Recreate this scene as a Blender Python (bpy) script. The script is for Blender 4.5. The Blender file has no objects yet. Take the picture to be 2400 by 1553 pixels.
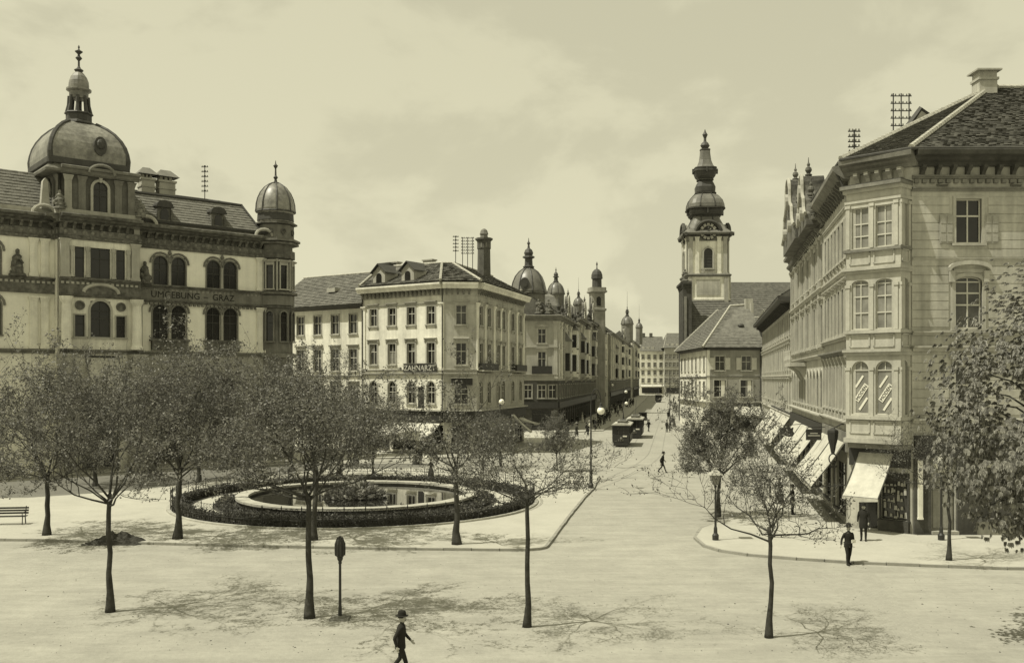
import bpy, bmesh, math, random
from mathutils import Vector, Matrix, noise
R = math.radians
pi = math.pi
rnd = random.Random(7)
scene = bpy.context.scene
col = scene.collection

# ------------------------------------------------------------------ camera, sky, sun, exposure
FPX, HOR, CAMH = 2215.0, 887.0, 8.3           # focal length and horizon row in photo pixels, eye height in metres
cam_data = bpy.data.cameras.new('camera')
cam_data.sensor_width = 36.0
cam_data.lens = 36.0 * FPX / 2400.0
cam_data.shift_y = (HOR - 776.5) / 2400.0
cam_data.clip_start = 0.1
cam_data.clip_end = 6000
cam = bpy.data.objects.new('camera', cam_data)
cam.location = (0, 0, CAMH)
cam.rotation_euler = (R(90), 0, 0)
col.objects.link(cam)
scene.camera = cam

SUN_EL = R(61)
SUN_FROM = Vector((-0.935 * math.cos(SUN_EL), -0.355 * math.cos(SUN_EL), math.sin(SUN_EL)))
world = bpy.data.worlds.new('World')
scene.world = world
world.use_nodes = True
nt = world.node_tree
nt.nodes.clear()
N = nt.nodes.new
L = nt.links.new
sky = N('ShaderNodeTexSky'); sky.sky_type = 'NISHITA'; sky.sun_disc = False
sky.sun_elevation = SUN_EL
sky.sun_rotation = math.atan2(SUN_FROM.x, SUN_FROM.y)
sky.dust_density = 2.0
bw = N('ShaderNodeRGBToBW'); L(sky.outputs[0], bw.inputs[0])
lift = N('ShaderNodeMath'); lift.operation = 'MULTIPLY_ADD'      # thin bright veil over the whole sky
lift.inputs[1].default_value = 0.34; lift.inputs[2].default_value = 4.0
L(bw.outputs[0], lift.inputs[0])
tc = N('ShaderNodeTexCoord')
mp = N('ShaderNodeMapping'); mp.inputs['Scale'].default_value = (1.0, 1.0, 1.7)
mp.inputs['Location'].default_value = (0.33, 0.1, 0.22)
L(tc.outputs['Generated'], mp.inputs[0])
nz = N('ShaderNodeTexNoise'); nz.inputs['Scale'].default_value = 4.6; nz.inputs['Detail'].default_value = 9
nz.inputs['Roughness'].default_value = 0.55; nz.inputs['Distortion'].default_value = 0.25
L(mp.outputs[0], nz.inputs[0])
mr = N('ShaderNodeMapRange'); mr.inputs['From Min'].default_value = 0.44; mr.inputs['From Max'].default_value = 0.56
mr.inputs['To Min'].default_value = 0.955; mr.inputs['To Max'].default_value = 1.09
mr.interpolation_type = 'SMOOTHSTEP'
L(nz.outputs[0], mr.inputs[0])
mul = N('ShaderNodeMath'); mul.operation = 'MULTIPLY'
L(lift.outputs[0], mul.inputs[0]); L(mr.outputs[0], mul.inputs[1])
tint = N('ShaderNodeMixRGB'); tint.blend_type = 'MULTIPLY'; tint.inputs[0].default_value = 1
tint.inputs[2].default_value = (1.0, 0.955, 0.675, 1)
L(mul.outputs[0], tint.inputs[1])
bg = N('ShaderNodeBackground'); bg.inputs['Strength'].default_value = 0.13
L(tint.outputs[0], bg.inputs[0])
wo = N('ShaderNodeOutputWorld'); L(bg.outputs[0], wo.inputs[0])

sun_data = bpy.data.lights.new('sun', 'SUN')
sun_data.energy = 4.8
sun_data.angle = R(0.53)
sun_data.color = (1.0, 0.955, 0.80)
sun = bpy.data.objects.new('sun', sun_data)
sun.rotation_euler = (-SUN_FROM).to_track_quat('-Z', 'Y').to_euler()
sun.location = (0, 0, 80)
col.objects.link(sun)

scene.view_settings.view_transform = 'Standard'
scene.view_settings.look = 'None'
scene.view_settings.exposure = 0.0
scene.view_settings.gamma = 1.0
scene.cycles.max_bounces = 6
scene.cycles.diffuse_bounces = 3
scene.cycles.glossy_bounces = 3
scene.cycles.transmission_bounces = 3

# ------------------------------------------------------------------ helpers
def gp(x, y, z=0.0):
    """world point at height z seen at photo pixel (x, y)"""
    Y = FPX * (CAMH - z) / (y - HOR)
    return Vector(((x - 1200) / FPX * Y, Y, z))

def tag(o, label=None, cat=None, group=None, kind=None):
    if label: o['label'] = label
    if cat: o['category'] = cat
    if group: o['group'] = group
    if kind: o['kind'] = kind
    return o

def thing(name, label, cat, loc=(0, 0, 0), rz=0.0, group=None):
    o = bpy.data.objects.new(name, None)
    o.empty_display_size = 0.2
    o.location = loc; o.rotation_euler = (0, 0, rz)
    col.objects.link(o)
    return tag(o, label, cat, group)

def link(name, mesh, parent=None, loc=(0, 0, 0), rz=0.0, kind=None):
    o = bpy.data.objects.new(name, mesh)
    if parent is not None: o.parent = parent
    o.location = loc; o.rotation_euler = (0, 0, rz)
    col.objects.link(o)
    if kind: o['kind'] = kind
    return o

def copy_tree(o, parent=None):
    c = o.copy(); col.objects.link(c); c.parent = parent
    for ch in list(o.children): copy_tree(ch, c)
    return c

class MB:
    def __init__(s): s.v = []; s.f = []; s.m = []
    def add(s, vs, fs, mi=0):
        b = len(s.v); s.v.extend([tuple(p) for p in vs])
        for f in fs: s.f.append(tuple(b + i for i in f)); s.m.append(mi)
        return s
    def poly(s, pts, mi=0): return s.add(pts, [tuple(range(len(pts)))], mi)
    def box(s, x0, x1, y0, y1, z0, z1, mi=0):
        return s.add([(x0,y0,z0),(x1,y0,z0),(x1,y1,z0),(x0,y1,z0),(x0,y0,z1),(x1,y0,z1),(x1,y1,z1),(x0,y1,z1)],
                     [(0,3,2,1),(4,5,6,7),(0,1,5,4),(1,2,6,5),(2,3,7,6),(3,0,4,7)], mi)
    def taper(s, x0, x1, y0, y1, z0, z1, ix, iy, mi=0):
        return s.add([(x0,y0,z0),(x1,y0,z0),(x1,y1,z0),(x0,y1,z0),(x0+ix,y0+iy,z1),(x1-ix,y0+iy,z1),(x1-ix,y1-iy,z1),(x0+ix,y1-iy,z1)],
                     [(0,3,2,1),(4,5,6,7),(0,1,5,4),(1,2,6,5),(2,3,7,6),(3,0,4,7)], mi)
    def prism(s, pts, z0, z1, mi=0):
        n = len(pts)
        vs = [(p[0], p[1], z0) for p in pts] + [(p[0], p[1], z1) for p in pts]
        fs = [tuple(range(n - 1, -1, -1)), tuple(range(n, 2 * n))] + [(i, (i+1) % n, n + (i+1) % n, n + i) for i in range(n)]
        return s.add(vs, fs, mi)
    def extr(s, prof, x0, x1, mi=0):
        """profile of (y, z) extruded along x"""
        n = len(prof)
        vs = [(x0, p[0], p[1]) for p in prof] + [(x1, p[0], p[1]) for p in prof]
        fs = [tuple(range(n)), tuple(range(2*n-1, n-1, -1))] + [(i, n + i, n + (i+1) % n, (i+1) % n) for i in range(n)]
        return s.add(vs, fs, mi)
    def slab(s, pts, th, mi=0):
        """xz outline extruded in y from th[0] to th[1]"""
        n = len(pts)
        vs = [(p[0], th[0], p[1]) for p in pts] + [(p[0], th[1], p[1]) for p in pts]
        fs = [tuple(range(n)), tuple(range(2*n-1, n-1, -1))] + [(i, n + i, n + (i+1) % n, (i+1) % n) for i in range(n)]
        return s.add(vs, fs, mi)
    def loft(s, rings, cap=True, mi=0):
        n = len(rings[0]); vs = [p for r in rings for p in r]; fs = []
        for k in range(len(rings) - 1):
            for i in range(n):
                a = k * n + i; b = k * n + (i + 1) % n
                fs.append((a, b, b + n, a + n))
        if cap:
            fs.append(tuple(range(n - 1, -1, -1))); fs.append(tuple(range((len(rings)-1)*n, len(rings)*n)))
        return s.add(vs, fs, mi)
    def lathe(s, prof, n=12, c=(0, 0), ph=0.0, mi=0, sx=1, sy=1):
        """profile of (radius, z)"""
        rings = [[(c[0] + sx*r*math.cos(ph + 2*pi*i/n), c[1] + sy*r*math.sin(ph + 2*pi*i/n), z) for i in range(n)] for r, z in prof]
        return s.loft(rings, True, mi)
    def sq(s, prof, rot=0.0, c=(0, 0), rnd_=0.0, mi=0, k=3):
        """square (rounded corner) section loft; profile of (half width, z)"""
        rings = []
        for hw, z in prof:
            ring = []
            for q in range(4):
                a0 = q * pi / 2
                cx, cy = hw * (1 - rnd_), hw * (1 - rnd_)
                for j in range(k):
                    aa = a0 + (pi / 2) * (j / max(1, k - 1))
                    sx = cx * (1 if q in (0, 3) else -1); sy = cy * (1 if q in (0, 1) else -1)
                    x = sx + hw * rnd_ * math.cos(aa); y = sy + hw * rnd_ * math.sin(aa)
                    ring.append((c[0] + x*math.cos(rot) - y*math.sin(rot), c[1] + x*math.sin(rot) + y*math.cos(rot), z))
            rings.append(ring)
        return s.loft(rings, True, mi)
    def tube(s, pts, rad, n=6, mi=0, cap=True):
        rings = []; P = [Vector(p) for p in pts]; up = Vector((0.31, 0.17, 0.93)).normalized(); px = None
        for i, p in enumerate(P):
            d = (P[min(i+1, len(P)-1)] - P[max(i-1, 0)])
            if d.length < 1e-9: d = Vector((0, 0, 1))
            d.normalize()
            if px is None:
                px = d.cross(up)
                if px.length < 1e-3: px = d.cross(Vector((1, 0, 0)))
            px = (px - d * px.dot(d)).normalized(); py = d.cross(px)
            r = rad[i] if hasattr(rad, '__len__') else rad
            rings.append([p + (px*math.cos(2*pi*j/n) + py*math.sin(2*pi*j/n)) * r for j in range(n)])
        return s.loft(rings, cap, mi)
    def ball(s, c, r, n=10, m=6, sx=1, sy=1, sz=1, mi=0):
        rings = []
        for k in range(m + 1):
            t = pi * k / m; rr = max(0.02, math.sin(t)) * r
            rings.append([(c[0] + sx*rr*math.cos(2*pi*i/n), c[1] + sy*rr*math.sin(2*pi*i/n), c[2] - sz*r*math.cos(t)) for i in range(n)])
        return s.loft(rings, True, mi)
    def mesh(s, name, mats, smooth=False):
        me = bpy.data.meshes.new(name)
        me.from_pydata(s.v, [], s.f)
        if not isinstance(mats, (list, tuple)): mats = [mats]
        for m in mats: me.materials.append(m)
        if len(mats) > 1: me.polygons.foreach_set('material_index', s.m)
        if smooth: me.polygons.foreach_set('use_smooth', [True] * len(me.polygons))
        me.update()
        return me
    def build(s, name, mats, parent=None, loc=(0, 0, 0), rz=0.0, smooth=False, kind=None):
        bm_fix = s.mesh(name, mats, smooth)
        return link(name, bm_fix, parent, loc, rz, kind)

def T(v, warm=0.0):
    """print-toned grey: the picture is a toned monochrome"""
    return (v, v * (0.982 - warm * 0.02), v * (0.85 - warm * 0.08), 1)

MATS = {}
def mat(name, v, rough=0.9, var=0.15, scale=0.7, bump=0.15, bscale=18.0, spec=0.2, streak=0.0, metal=0.0, coat=0.0, big=0.0, ruts=0.0):
    m = bpy.data.materials.new(name); m.use_nodes = True
    t = m.node_tree; b = t.nodes['Principled BSDF']
    b.inputs['Roughness'].default_value = rough; b.inputs['Specular IOR Level'].default_value = spec
    b.inputs['Metallic'].default_value = metal
    if coat: b.inputs['Coat Weight'].default_value = coat; b.inputs['Coat Roughness'].default_value = 0.05
    g = t.nodes.new('ShaderNodeNewGeometry')
    def nz(sc, det=5, stretch=None, rgh=0.6):
        n = t.nodes.new('ShaderNodeTexNoise'); n.inputs['Scale'].default_value = sc; n.inputs['Detail'].default_value = det
        n.inputs['Roughness'].default_value = rgh
        if stretch:
            mp = t.nodes.new('ShaderNodeMapping'); mp.inputs['Scale'].default_value = stretch
            t.links.new(g.outputs['Position'], mp.inputs[0]); t.links.new(mp.outputs[0], n.inputs[0])
        else: t.links.new(g.outputs['Position'], n.inputs[0])
        return n
    def rng(src, lo, hi, f0=0.3, f1=0.7):
        r = t.nodes.new('ShaderNodeMapRange'); r.inputs['From Min'].default_value = f0; r.inputs['From Max'].default_value = f1
        r.inputs['To Min'].default_value = lo; r.inputs['To Max'].default_value = hi
        t.links.new(src.outputs[0], r.inputs[0]); return r
    def mul(a, c):
        x = t.nodes.new('ShaderNodeMath'); x.operation = 'MULTIPLY'
        t.links.new(a.outputs[0], x.inputs[0]); t.links.new(c.outputs[0], x.inputs[1]); return x
    f = rng(nz(scale), 1 - var, 1 + var * 0.6)
    f = mul(f, rng(nz(bscale * 0.6, 3), 1 - var * 0.5, 1 + var * 0.4))
    if streak: f = mul(f, rng(nz(1.0, 4, (2.2, 2.2, 0.10)), 1 - streak, 1.0, 0.32, 0.62)); f = mul(f, rng(nz(0.45, 6, None, .7), 1 - streak*.8, 1.05, 0.36, 0.6))
    if ruts: f = mul(f, rng(nz(1.0, 6, (.22, 1.5, 1), .7), 1 - ruts*.75, 1 + ruts*.3, .34, .6)); f = mul(f, rng(nz(3.2, 2, None, .5), 1 - ruts*1.2, 1.0, .26, .36))
    if big: f = mul(f, rng(nz(0.06, 3), 1 - big, 1 + big * 0.5))
    mx = t.nodes.new('ShaderNodeMixRGB'); mx.blend_type = 'MULTIPLY'; mx.inputs[0].default_value = 1
    mx.inputs[1].default_value = T(v)
    t.links.new(f.outputs[0], mx.inputs[2]); t.links.new(mx.outputs[0], b.inputs['Base Color'])
    if bump:
        bp = t.nodes.new('ShaderNodeBump'); bp.inputs['Strength'].default_value = bump; bp.inputs['Distance'].default_value = 0.03
        n2 = nz(bscale, 4); t.links.new(n2.outputs[0], bp.inputs['Height']); t.links.new(bp.outputs[0], b.inputs['Normal'])
    MATS[name] = m
    return m

m_ground = mat('ground_gravel', 0.325, 0.95, 0.12, 0.6, 0.9, 6.0, 0.1, big=0.08, ruts=0.13)
m_rail = mat('worn_steel_rail', 0.19, 0.5, 0.15, 2, 0.05, 10, 0.4)
m_pave   = mat('pavement_grit', 0.40, 0.95, 0.10, 0.5, 0.35, 12.0, 0.1, big=0.06)
m_road   = mat('road_shade_grey', 0.16, 0.9, 0.14, 0.6, 0.4, 14.0, 0.15)  # road grey, darkened in the colour for the shade lying on it
m_kerb   = mat('kerb_granite', 0.27, 0.9, 0.15, 2.0, 0.3, 30)
m_white  = mat('white_plaster', 0.80, 0.92, 0.09, 0.6, 0.12, 10, streak=0.22)
m_cream  = mat('cream_plaster', 0.46, 0.92, 0.12, 0.6, 0.15, 10, streak=0.26)
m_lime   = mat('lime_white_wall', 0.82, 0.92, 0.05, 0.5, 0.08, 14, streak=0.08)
m_mid    = mat('grimy_carved_stone', 0.17, 0.92, 0.45, 2.2, 0.8, 5.0, streak=0.3)
m_dome   = mat('dome_lead_sheet', 0.24, 0.42, 0.3, 0.9, 0.12, 6, 0.5, streak=0.25)
m_oriel  = mat('oriel_paint', 0.46, 0.8, 0.09, 0.8, 0.1, 12, streak=0.2)
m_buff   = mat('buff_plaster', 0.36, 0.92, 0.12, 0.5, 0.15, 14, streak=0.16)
m_grey   = mat('grey_plaster_and_shade', 0.30, 0.92, 0.15, 0.6, 0.2, 12, streak=0.18)
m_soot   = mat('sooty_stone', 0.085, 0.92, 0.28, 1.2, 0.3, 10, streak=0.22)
m_stone  = mat('pale_stone', 0.42, 0.9, 0.12, 1.1, 0.2, 16, streak=0.18)
m_mstone = mat('weathered_stone', 0.21, 0.9, 0.22, 1.2, 0.25, 14, streak=0.22)
m_tile   = mat('roof_tile', 0.12, 0.9, 0.35, 1.4, 0.3, 12, 0.25)
m_tile2  = mat('roof_tile_pale', 0.15, 0.9, 0.35, 1.4, 0.3, 12, 0.25)
m_slate  = mat('roof_slate', 0.17, 0.75, 0.25, 1.2, 0.3, 10, 0.3)
m_ridge  = mat('ridge_mortar', 0.42, 0.9, 0.25, 3, 0.3, 16)
m_copper = mat('dome_sheet_metal', 0.15, 0.42, 0.3, 0.8, 0.1, 8, 0.5, streak=0.15)
m_dark   = mat('dark_sheet_metal', 0.055, 0.6, 0.3, 1.2, 0.15, 10, 0.4)
m_iron   = mat('black_iron', 0.03, 0.55, 0.2, 2, 0.1, 30, 0.4)
m_brick  = mat('sooty_brick', 0.11, 0.9, 0.3, 2.0, 0.4, 12)
m_wood   = mat('dark_wood', 0.05, 0.65, 0.25, 1.5, 0.2, 20, 0.35)
m_sash   = mat('painted_sash', 0.50, 0.6, 0.1, 2, 0.05, 30, 0.3)
m_canvas = mat('awning_canvas', 0.53, 0.95, 0.12, 1.2, 0.25, 7, streak=0.16)
m_bark   = mat('tree_bark', 0.06, 0.95, 0.3, 3.0, 0.6, 14, 0.1)
m_soil   = mat('dark_soil', 0.06, 1.0, 0.3, 4.0, 0.8, 12, 0.05)
m_lawn   = mat('bed_turf', 0.085, 1.0, 0.35, 2.5, 0.8, 16, 0.05)
m_cloth  = mat('dark_cloth', 0.028, 0.95, 0.2, 4, 0.2, 30, 0.1)
m_cloth2 = mat('grey_cloth', 0.07, 0.95, 0.2, 4, 0.2, 30, 0.1)
m_linen  = mat('pale_linen', 0.66, 0.9, 0.08, 4, 0.1, 30, 0.1)
m_skin   = mat('skin', 0.36, 0.6, 0.05, 4, 0.05, 30, 0.3)
m_hair   = mat('hair', 0.03, 0.7, 0.2, 10, 0.2, 60, 0.3)
m_globe  = mat('opal_glass', 0.82, 0.25, 0.03, 4, 0.0, 10, 0.5)
m_letter = mat('sign_lettering_pale', 0.50, 0.7, 0.1, 3, 0.0, 10)
m_lettrd = mat('sign_lettering_dark', 0.035, 0.7, 0.1, 3, 0.0, 10)
m_sign   = mat('sign_board_dark', 0.035, 0.6, 0.2, 2, 0.05, 10, 0.3)
m_glass  = mat('window_glass_dark', 0.022, 0.12, 0.5, 0.5, 0.03, 1.2, 0.5)
m_glass2 = mat('window_glass_curtained', 0.26, 0.25, 0.25, 1.6, 0.03, 1.5, 0.5, streak=0.3)
m_glass3 = mat('window_glass_dim', 0.07, 0.16, 0.45, 0.9, 0.03, 1.3, 0.5, streak=0.2)
m_shutter = mat('louvred_shutter', 0.33, 0.8, 0.15, 3, 0.1, 20)

def leaf_mat(name, lo, hi, rough=0.5):
    m = bpy.data.materials.new(name); m.use_nodes = True
    t = m.node_tree; b = t.nodes['Principled BSDF']
    b.inputs['Roughness'].default_value = rough; b.inputs['Specular IOR Level'].default_value = 0.35
    g = t.nodes.new('ShaderNodeNewGeometry')
    mr = t.nodes.new('ShaderNodeMapRange'); mr.inputs['To Min'].default_value = lo; mr.inputs['To Max'].default_value = hi
    t.links.new(g.outputs['Random Per Island'], mr.inputs[0])
    mx = t.nodes.new('ShaderNodeMixRGB'); mx.blend_type = 'MULTIPLY'; mx.inputs[0].default_value = 1; mx.inputs[1].default_value = T(1.0)
    t.links.new(mr.outputs[0], mx.inputs[2]); t.links.new(mx.outputs[0], b.inputs['Base Color'])
    tr = t.nodes.new('ShaderNodeBsdfTranslucent'); t.links.new(mx.outputs[0], tr.inputs[0])
    ms = t.nodes.new('ShaderNodeMixShader'); ms.inputs[0].default_value = 0.35
    t.links.new(b.outputs[0], ms.inputs[1]); t.links.new(tr.outputs[0], ms.inputs[2]); t.links.new(ms.outputs[0], t.nodes['Material Output'].inputs['Surface'])
    return m
m_leaf = leaf_mat('spring_leaves', 0.05, 0.25)
m_leafd = leaf_mat('hedge_leaves', 0.03, 0.12)
m_chest = leaf_mat('chestnut_leaves', 0.08, 0.34)

# ------------------------------------------------------------------ architectural toolkit
class Frame:
    """a facade line: origin, direction (outward side is to the right of the direction)"""
    def __init__(s, o, p):
        s.o = Vector((o[0], o[1], 0)); d = Vector((p[0]-o[0], p[1]-o[1], 0)); s.W = d.length
        s.d = d.normalized(); s.a = math.atan2(s.d.y, s.d.x); s.n = Vector((s.d.y, -s.d.x, 0))
    def P(s, u, w, z): return s.o + s.d * u + s.n * w + Vector((0, 0, z))

def at(fr, root, u=0.0, w=0.0, z=0.0):
    return fr.P(u, w, z) - Vector(root.location)

def wall(root, fr, z0, z1, openings, m, u0=0.0, u1=None, rev=0.24, name='wall', w=0.0):
    u1 = fr.W if u1 is None else u1
    us = sorted({u0, u1} | {c for o in openings for c in o[:2]}); zs = sorted({z0, z1} | {c for o in openings for c in o[2:4]})
    mb = MB()
    for i in range(len(us) - 1):
        for j in range(len(zs) - 1):
            cu, cz = (us[i]+us[i+1])/2, (zs[j]+zs[j+1])/2
            if cu < u0 or cu > u1 or cz < z0 or cz > z1: continue
            if any(o[0] < cu < o[1] and o[2] < cz < o[3] for o in openings): continue
            mb.poly([(us[i],0,zs[j]),(us[i+1],0,zs[j]),(us[i+1],0,zs[j+1]),(us[i],0,zs[j+1])])
    for a, b, c, d in openings:
        mb.poly([(a,0,c),(a,0,d),(a,rev,d),(a,rev,c)]); mb.poly([(b,0,c),(b,rev,c),(b,rev,d),(b,0,d)])
        mb.poly([(a,0,c),(a,rev,c),(b,rev,c),(b,0,c)]); mb.poly([(a,0,d),(b,0,d),(b,rev,d),(a,rev,d)])
        mb.poly([(a,rev+.06,c),(b,rev+.06,c),(b,rev+.06,d),(a,rev+.06,d)])
    mb.poly([(u0,0.5,z0),(u0,0.5,z1),(u1,0.5,z1),(u1,0.5,z0)])
    mb.poly([(u0,0,z0),(u0,0,z1),(u0,.5,z1),(u0,.5,z0)]); mb.poly([(u1,0,z0),(u1,.5,z0),(u1,.5,z1),(u1,0,z1)])
    return mb.build(name, m, root, at(fr, root, 0, w), fr.a)

WIN = {}
def outline(hw, h, rise, n=10):
    sp = h - rise
    if rise <= 0: return [(-hw, 0), (-hw, h), (hw, h), (hw, 0)]
    return [(-hw, 0)] + [(-hw*math.cos(pi*i/n), sp + rise*math.sin(pi*i/n)) for i in range(n + 1)] + [(hw, 0)]

def win_parts(st, w, h):
    key = (id(st), round(w, 3), round(h, 3))
    if key in WIN: return WIN[key]
    hw = w / 2; arch = st.get('arch', 0); rise = hw * arch; s = st.get('sur', 0.14); pr = st.get('proj', 0.07)
    mt = st.get('trim', m_stone); mw = st.get('wallm', m_white)
    mb = MB()
    inn = outline(hw, h, rise); out = outline(hw + s, h + s, rise + s if rise > 0 else 0)
    if s > 0:
        for i in range(len(inn) - 1):
            a, b, c, d = inn[i], inn[i+1], out[i+1], out[i]
            mb.poly([(d[0],-pr,d[1]),(c[0],-pr,c[1]),(b[0],-pr,b[1]),(a[0],-pr,a[1])])
            mb.poly([(d[0],.01,d[1]),(c[0],.01,c[1]),(c[0],-pr,c[1]),(d[0],-pr,d[1])])
            mb.poly([(a[0],-pr,a[1]),(b[0],-pr,b[1]),(b[0],.2,b[1]),(a[0],.2,a[1])])
        for sg in (-1, 1): mb.poly([(sg*hw,-pr,0),(sg*(hw+s),-pr,0),(sg*(hw+s),.01,0),(sg*hw,.01,0)])
    if rise > 0:
        for i in range(1, len(inn) - 2):
            a, b = inn[i], inn[i+1]
            mb.poly([(a[0],0.003,a[1]),(a[0],0.003,h),(b[0],0.003,h),(b[0],0.003,b[1])], 1)
            mb.poly([(a[0],0.003,a[1]),(b[0],0.003,b[1]),(b[0],.2,b[1]),(a[0],.2,a[1])], 1)
    if st.get('sill', True): mb.box(-hw-s-.06, hw+s+.06, -.17, .12, -.13, -.002)
    hd = st.get('hood')
    zt = h + s
    if hd in ('cornice', 'brackets'):
        mb.box(-hw-s, hw+s, -pr*.7, .0, zt+.003, zt+.22)
        mb.extr([(0,zt+.22),(-.14,zt+.22),(-.26,zt+.32),(-.26,zt+.38),(0,zt+.42)], -hw-s-.14, hw+s+.14)
        if hd == 'brackets':
            for sg in (-1, 1):
                x = sg * (hw + s + .05)
                mb.extr([(0,zt+.219),(-.2,zt+.219),(-.18,zt+.05),(-.08,zt-.18),(0,zt-.2)], x-.07, x+.07)
    elif hd == 'segment':
        n = 10; W2 = hw + s + .2; rz = .34
        top = [(-W2*math.cos(pi*i/n), zt + .28 + rz*math.sin(pi*i/n)) for i in range(n+1)]
        bot = [(x*0.96, z - .2) for x, z in top]
        for i in range(n):
            a, b, c, d = bot[i], bot[i+1], top[i+1], top[i]
            mb.add([(p[0],-.3,p[1]) for p in (a,b,c,d)] + [(p[0],0,p[1]) for p in (a,b,c,d)], [(0,1,2,3),(3,2,6,7),(1,0,4,5),(0,3,7,4),(2,1,5,6)])
        for sg in (-1, 1): mb.box(sg*(hw+s)-.14, sg*(hw+s)+.14, -.16, 0, zt-.5, zt+.1)
        mb.box(-hw-s+.1, hw+s-.1, -.05, 0, zt+.003, zt+.2)
    elif hd == 'pediment':
        W2 = hw + s + .16
        mb.box(-W2, W2, -.22, 0, zt+.08, zt+.2)
        mb.slab([(-W2, zt+.203), (0, zt+.6), (W2, zt+.203)], (-.2, 0))
        mb.slab([(-W2-.05, zt+.21), (0, zt+.66), (W2+.05, zt+.21), (W2+.05, zt+.3), (0, zt+.76), (-W2-.05, zt+.3)], (-.27, -.01))
    elif hd == 'arch':
        n = 12; o2 = outline(hw + s + .12, h + s + .12, rise + s + .12, 10); o1 = outline(hw + s, h + s, rise + s, 10)
        for i in range(1, len(o1) - 2):
            a, b, c, d = o1[i], o1[i+1], o2[i+1], o2[i]
            mb.add([(p[0],-.16,p[1]) for p in (a,b,c,d)] + [(p[0],0,p[1]) for p in (a,b,c,d)], [(3,2,1,0),(2,3,7,6),(0,1,5,4)])
    if st.get('key'):
        mb.add([(-.1,-.16,zt-.3),(.1,-.16,zt-.3),(.14,-.16,zt+.12),(-.14,-.16,zt+.12),(-.1,0,zt-.3),(.1,0,zt-.3),(.14,0,zt+.12),(-.14,0,zt+.12)],
               [(0,1,2,3),(0,3,7,4),(1,5,6,2),(3,2,6,7),(0,4,5,1)])
    if st.get('consoles'):
        for sg in (-1, 1):
            x = sg * (hw + s - .06); mb.extr([(0,-.131),(-.14,-.131),(-.12,-.28),(-.03,-.42),(0,-.42)], x-.07, x+.07)
    surround = mb.mesh('window', [mt, mw])
    # sash bars and panes
    sp = h - rise; fr = MB(); b = st.get('bar', .05); y0, y1 = .13, .20
    cols = st.get('cols', 2); rows = st.get('rows', (0, .62, 1)); panes = []
    rz = [sp * r for r in rows]
    fr.box(-hw, -hw+b, y0, y1, 0, sp); fr.box(hw-b, hw, y0, y1, 0, sp)
    for i, z in enumerate(rz):
        t = b * (1.25 if 0 < i < len(rz)-1 else 1.0)
        za = z if i == 0 else (z - t if i == len(rz)-1 else z - t/2)
        fr.box(-hw+b, hw-b, y0-.012, y1, za, za + t)
    for c in range(1, cols):
        x = -hw + w * c / cols; fr.box(x-b*.5, x+b*.5, y0-.006, y1, b, sp-b)
    if st.get('glaz'):
        for c in range(cols):
            for k in range(len(rz)-1):
                nn = st['glaz'][k] if k < len(st['glaz']) else 0
                for q in range(1, nn):
                    z = rz[k] + (rz[k+1]-rz[k]) * q / nn
                    fr.box(-hw+w*c/cols+.02, -hw+w*(c+1)/cols-.02, y0+.012, y1-.01, z-.018, z+.018)
    if rise > 0:
        n = 10; o1 = outline(hw, h, rise, n)[1:-1]; o2 = [(x*(1-b/hw), sp + (z-sp)*(1-b/rise)) for x, z in o1]
        for i in range(n):
            a, bb, c, d = o2[i], o2[i+1], o1[i+1], o1[i]
            fr.add([(p[0],y0,p[1]) for p in (a,bb,c,d)] + [(p[0],y1,p[1]) for p in (a,bb,c,d)], [(3,2,1,0),(0,1,5,4)])
        fr.box(-b*.4, b*.4, y0+.005, y1, sp+.001, h-b)
    frame = fr.mesh('frame', st.get('sash', m_sash))
    yp = .175
    if st.get('one'):
        o = outline(hw*.99, h*.995, rise*.99)
        panes.append((MB().slab(o, (yp, yp+.03)), 0, 0))
    else:
        for c in range(cols):
            for k in range(len(rz)-1):
                x0 = -hw + w*c/cols + b*.45; x1 = -hw + w*(c+1)/cols - b*.45
                panes.append((MB().slab([(x0, rz[k]+b*.5), (x0, rz[k+1]-b*.5), (x1, rz[k+1]-b*.5), (x1, rz[k]+b*.5)], (yp, yp+.03)), c, k))
        if rise > 0:
            o = [(x*.97, sp + (z-sp)*.97 + .01) for x, z in outline(hw, h, rise)[1:-1]]
            panes.append((MB().slab(o, (yp, yp+.03)), 0, 9))
    WIN[key] = (surround, frame, panes, {})
    return WIN[key]

def window(root, fr, u, z, w, h, st, w_off=0.0, glass=None, name='window'):
    sur, frm, panes, cache = win_parts(st, w, h)
    o = link(name, sur, root, at(fr, root, u, w_off, z), fr.a)
    link('frame', frm, o)
    gl = glass or st.get('glass')
    for i, (mb, c, k) in enumerate(panes):
        g = gl
        if g is None:
            q = rnd.random(); g = m_glass if q < .5 else (m_glass3 if q < .75 else m_glass2)
        kk = (i, g.name)
        if kk not in cache: cache[kk] = mb.mesh('pane', g)
        link('pane', cache[kk], o)
    return o

def grid(root, fr, us, zs, w, h, st, ops, **kw):
    """windows in a row: adds openings to ops and places the windows"""
    for u in us:
        ops.append((u - w/2, u + w/2, zs, zs + h))
        window(root, fr, u, zs, w, h, st, **kw)

def band(root, fr, prof, m, u0=None, u1=None, name='ledge'):
    """moulding: profile of (outward, z) extruded along the facade"""
    u0 = 0 if u0 is None else u0; u1 = fr.W if u1 is None else u1
    return MB().extr([(-p[0], p[1]) for p in prof], u0, u1).build(name, m, root, at(fr, root), fr.a)

def ledge(root, fr, z, m, d=.22, t=.2, u0=None, u1=None, name='ledge'):
    return band(root, fr, [(-.05, z), (d*.45, z), (d*.6, z+t*.45), (d, z+t*.6), (d, z+t*.9), (-.05, z+t)], m, u0, u1, name)

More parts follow.
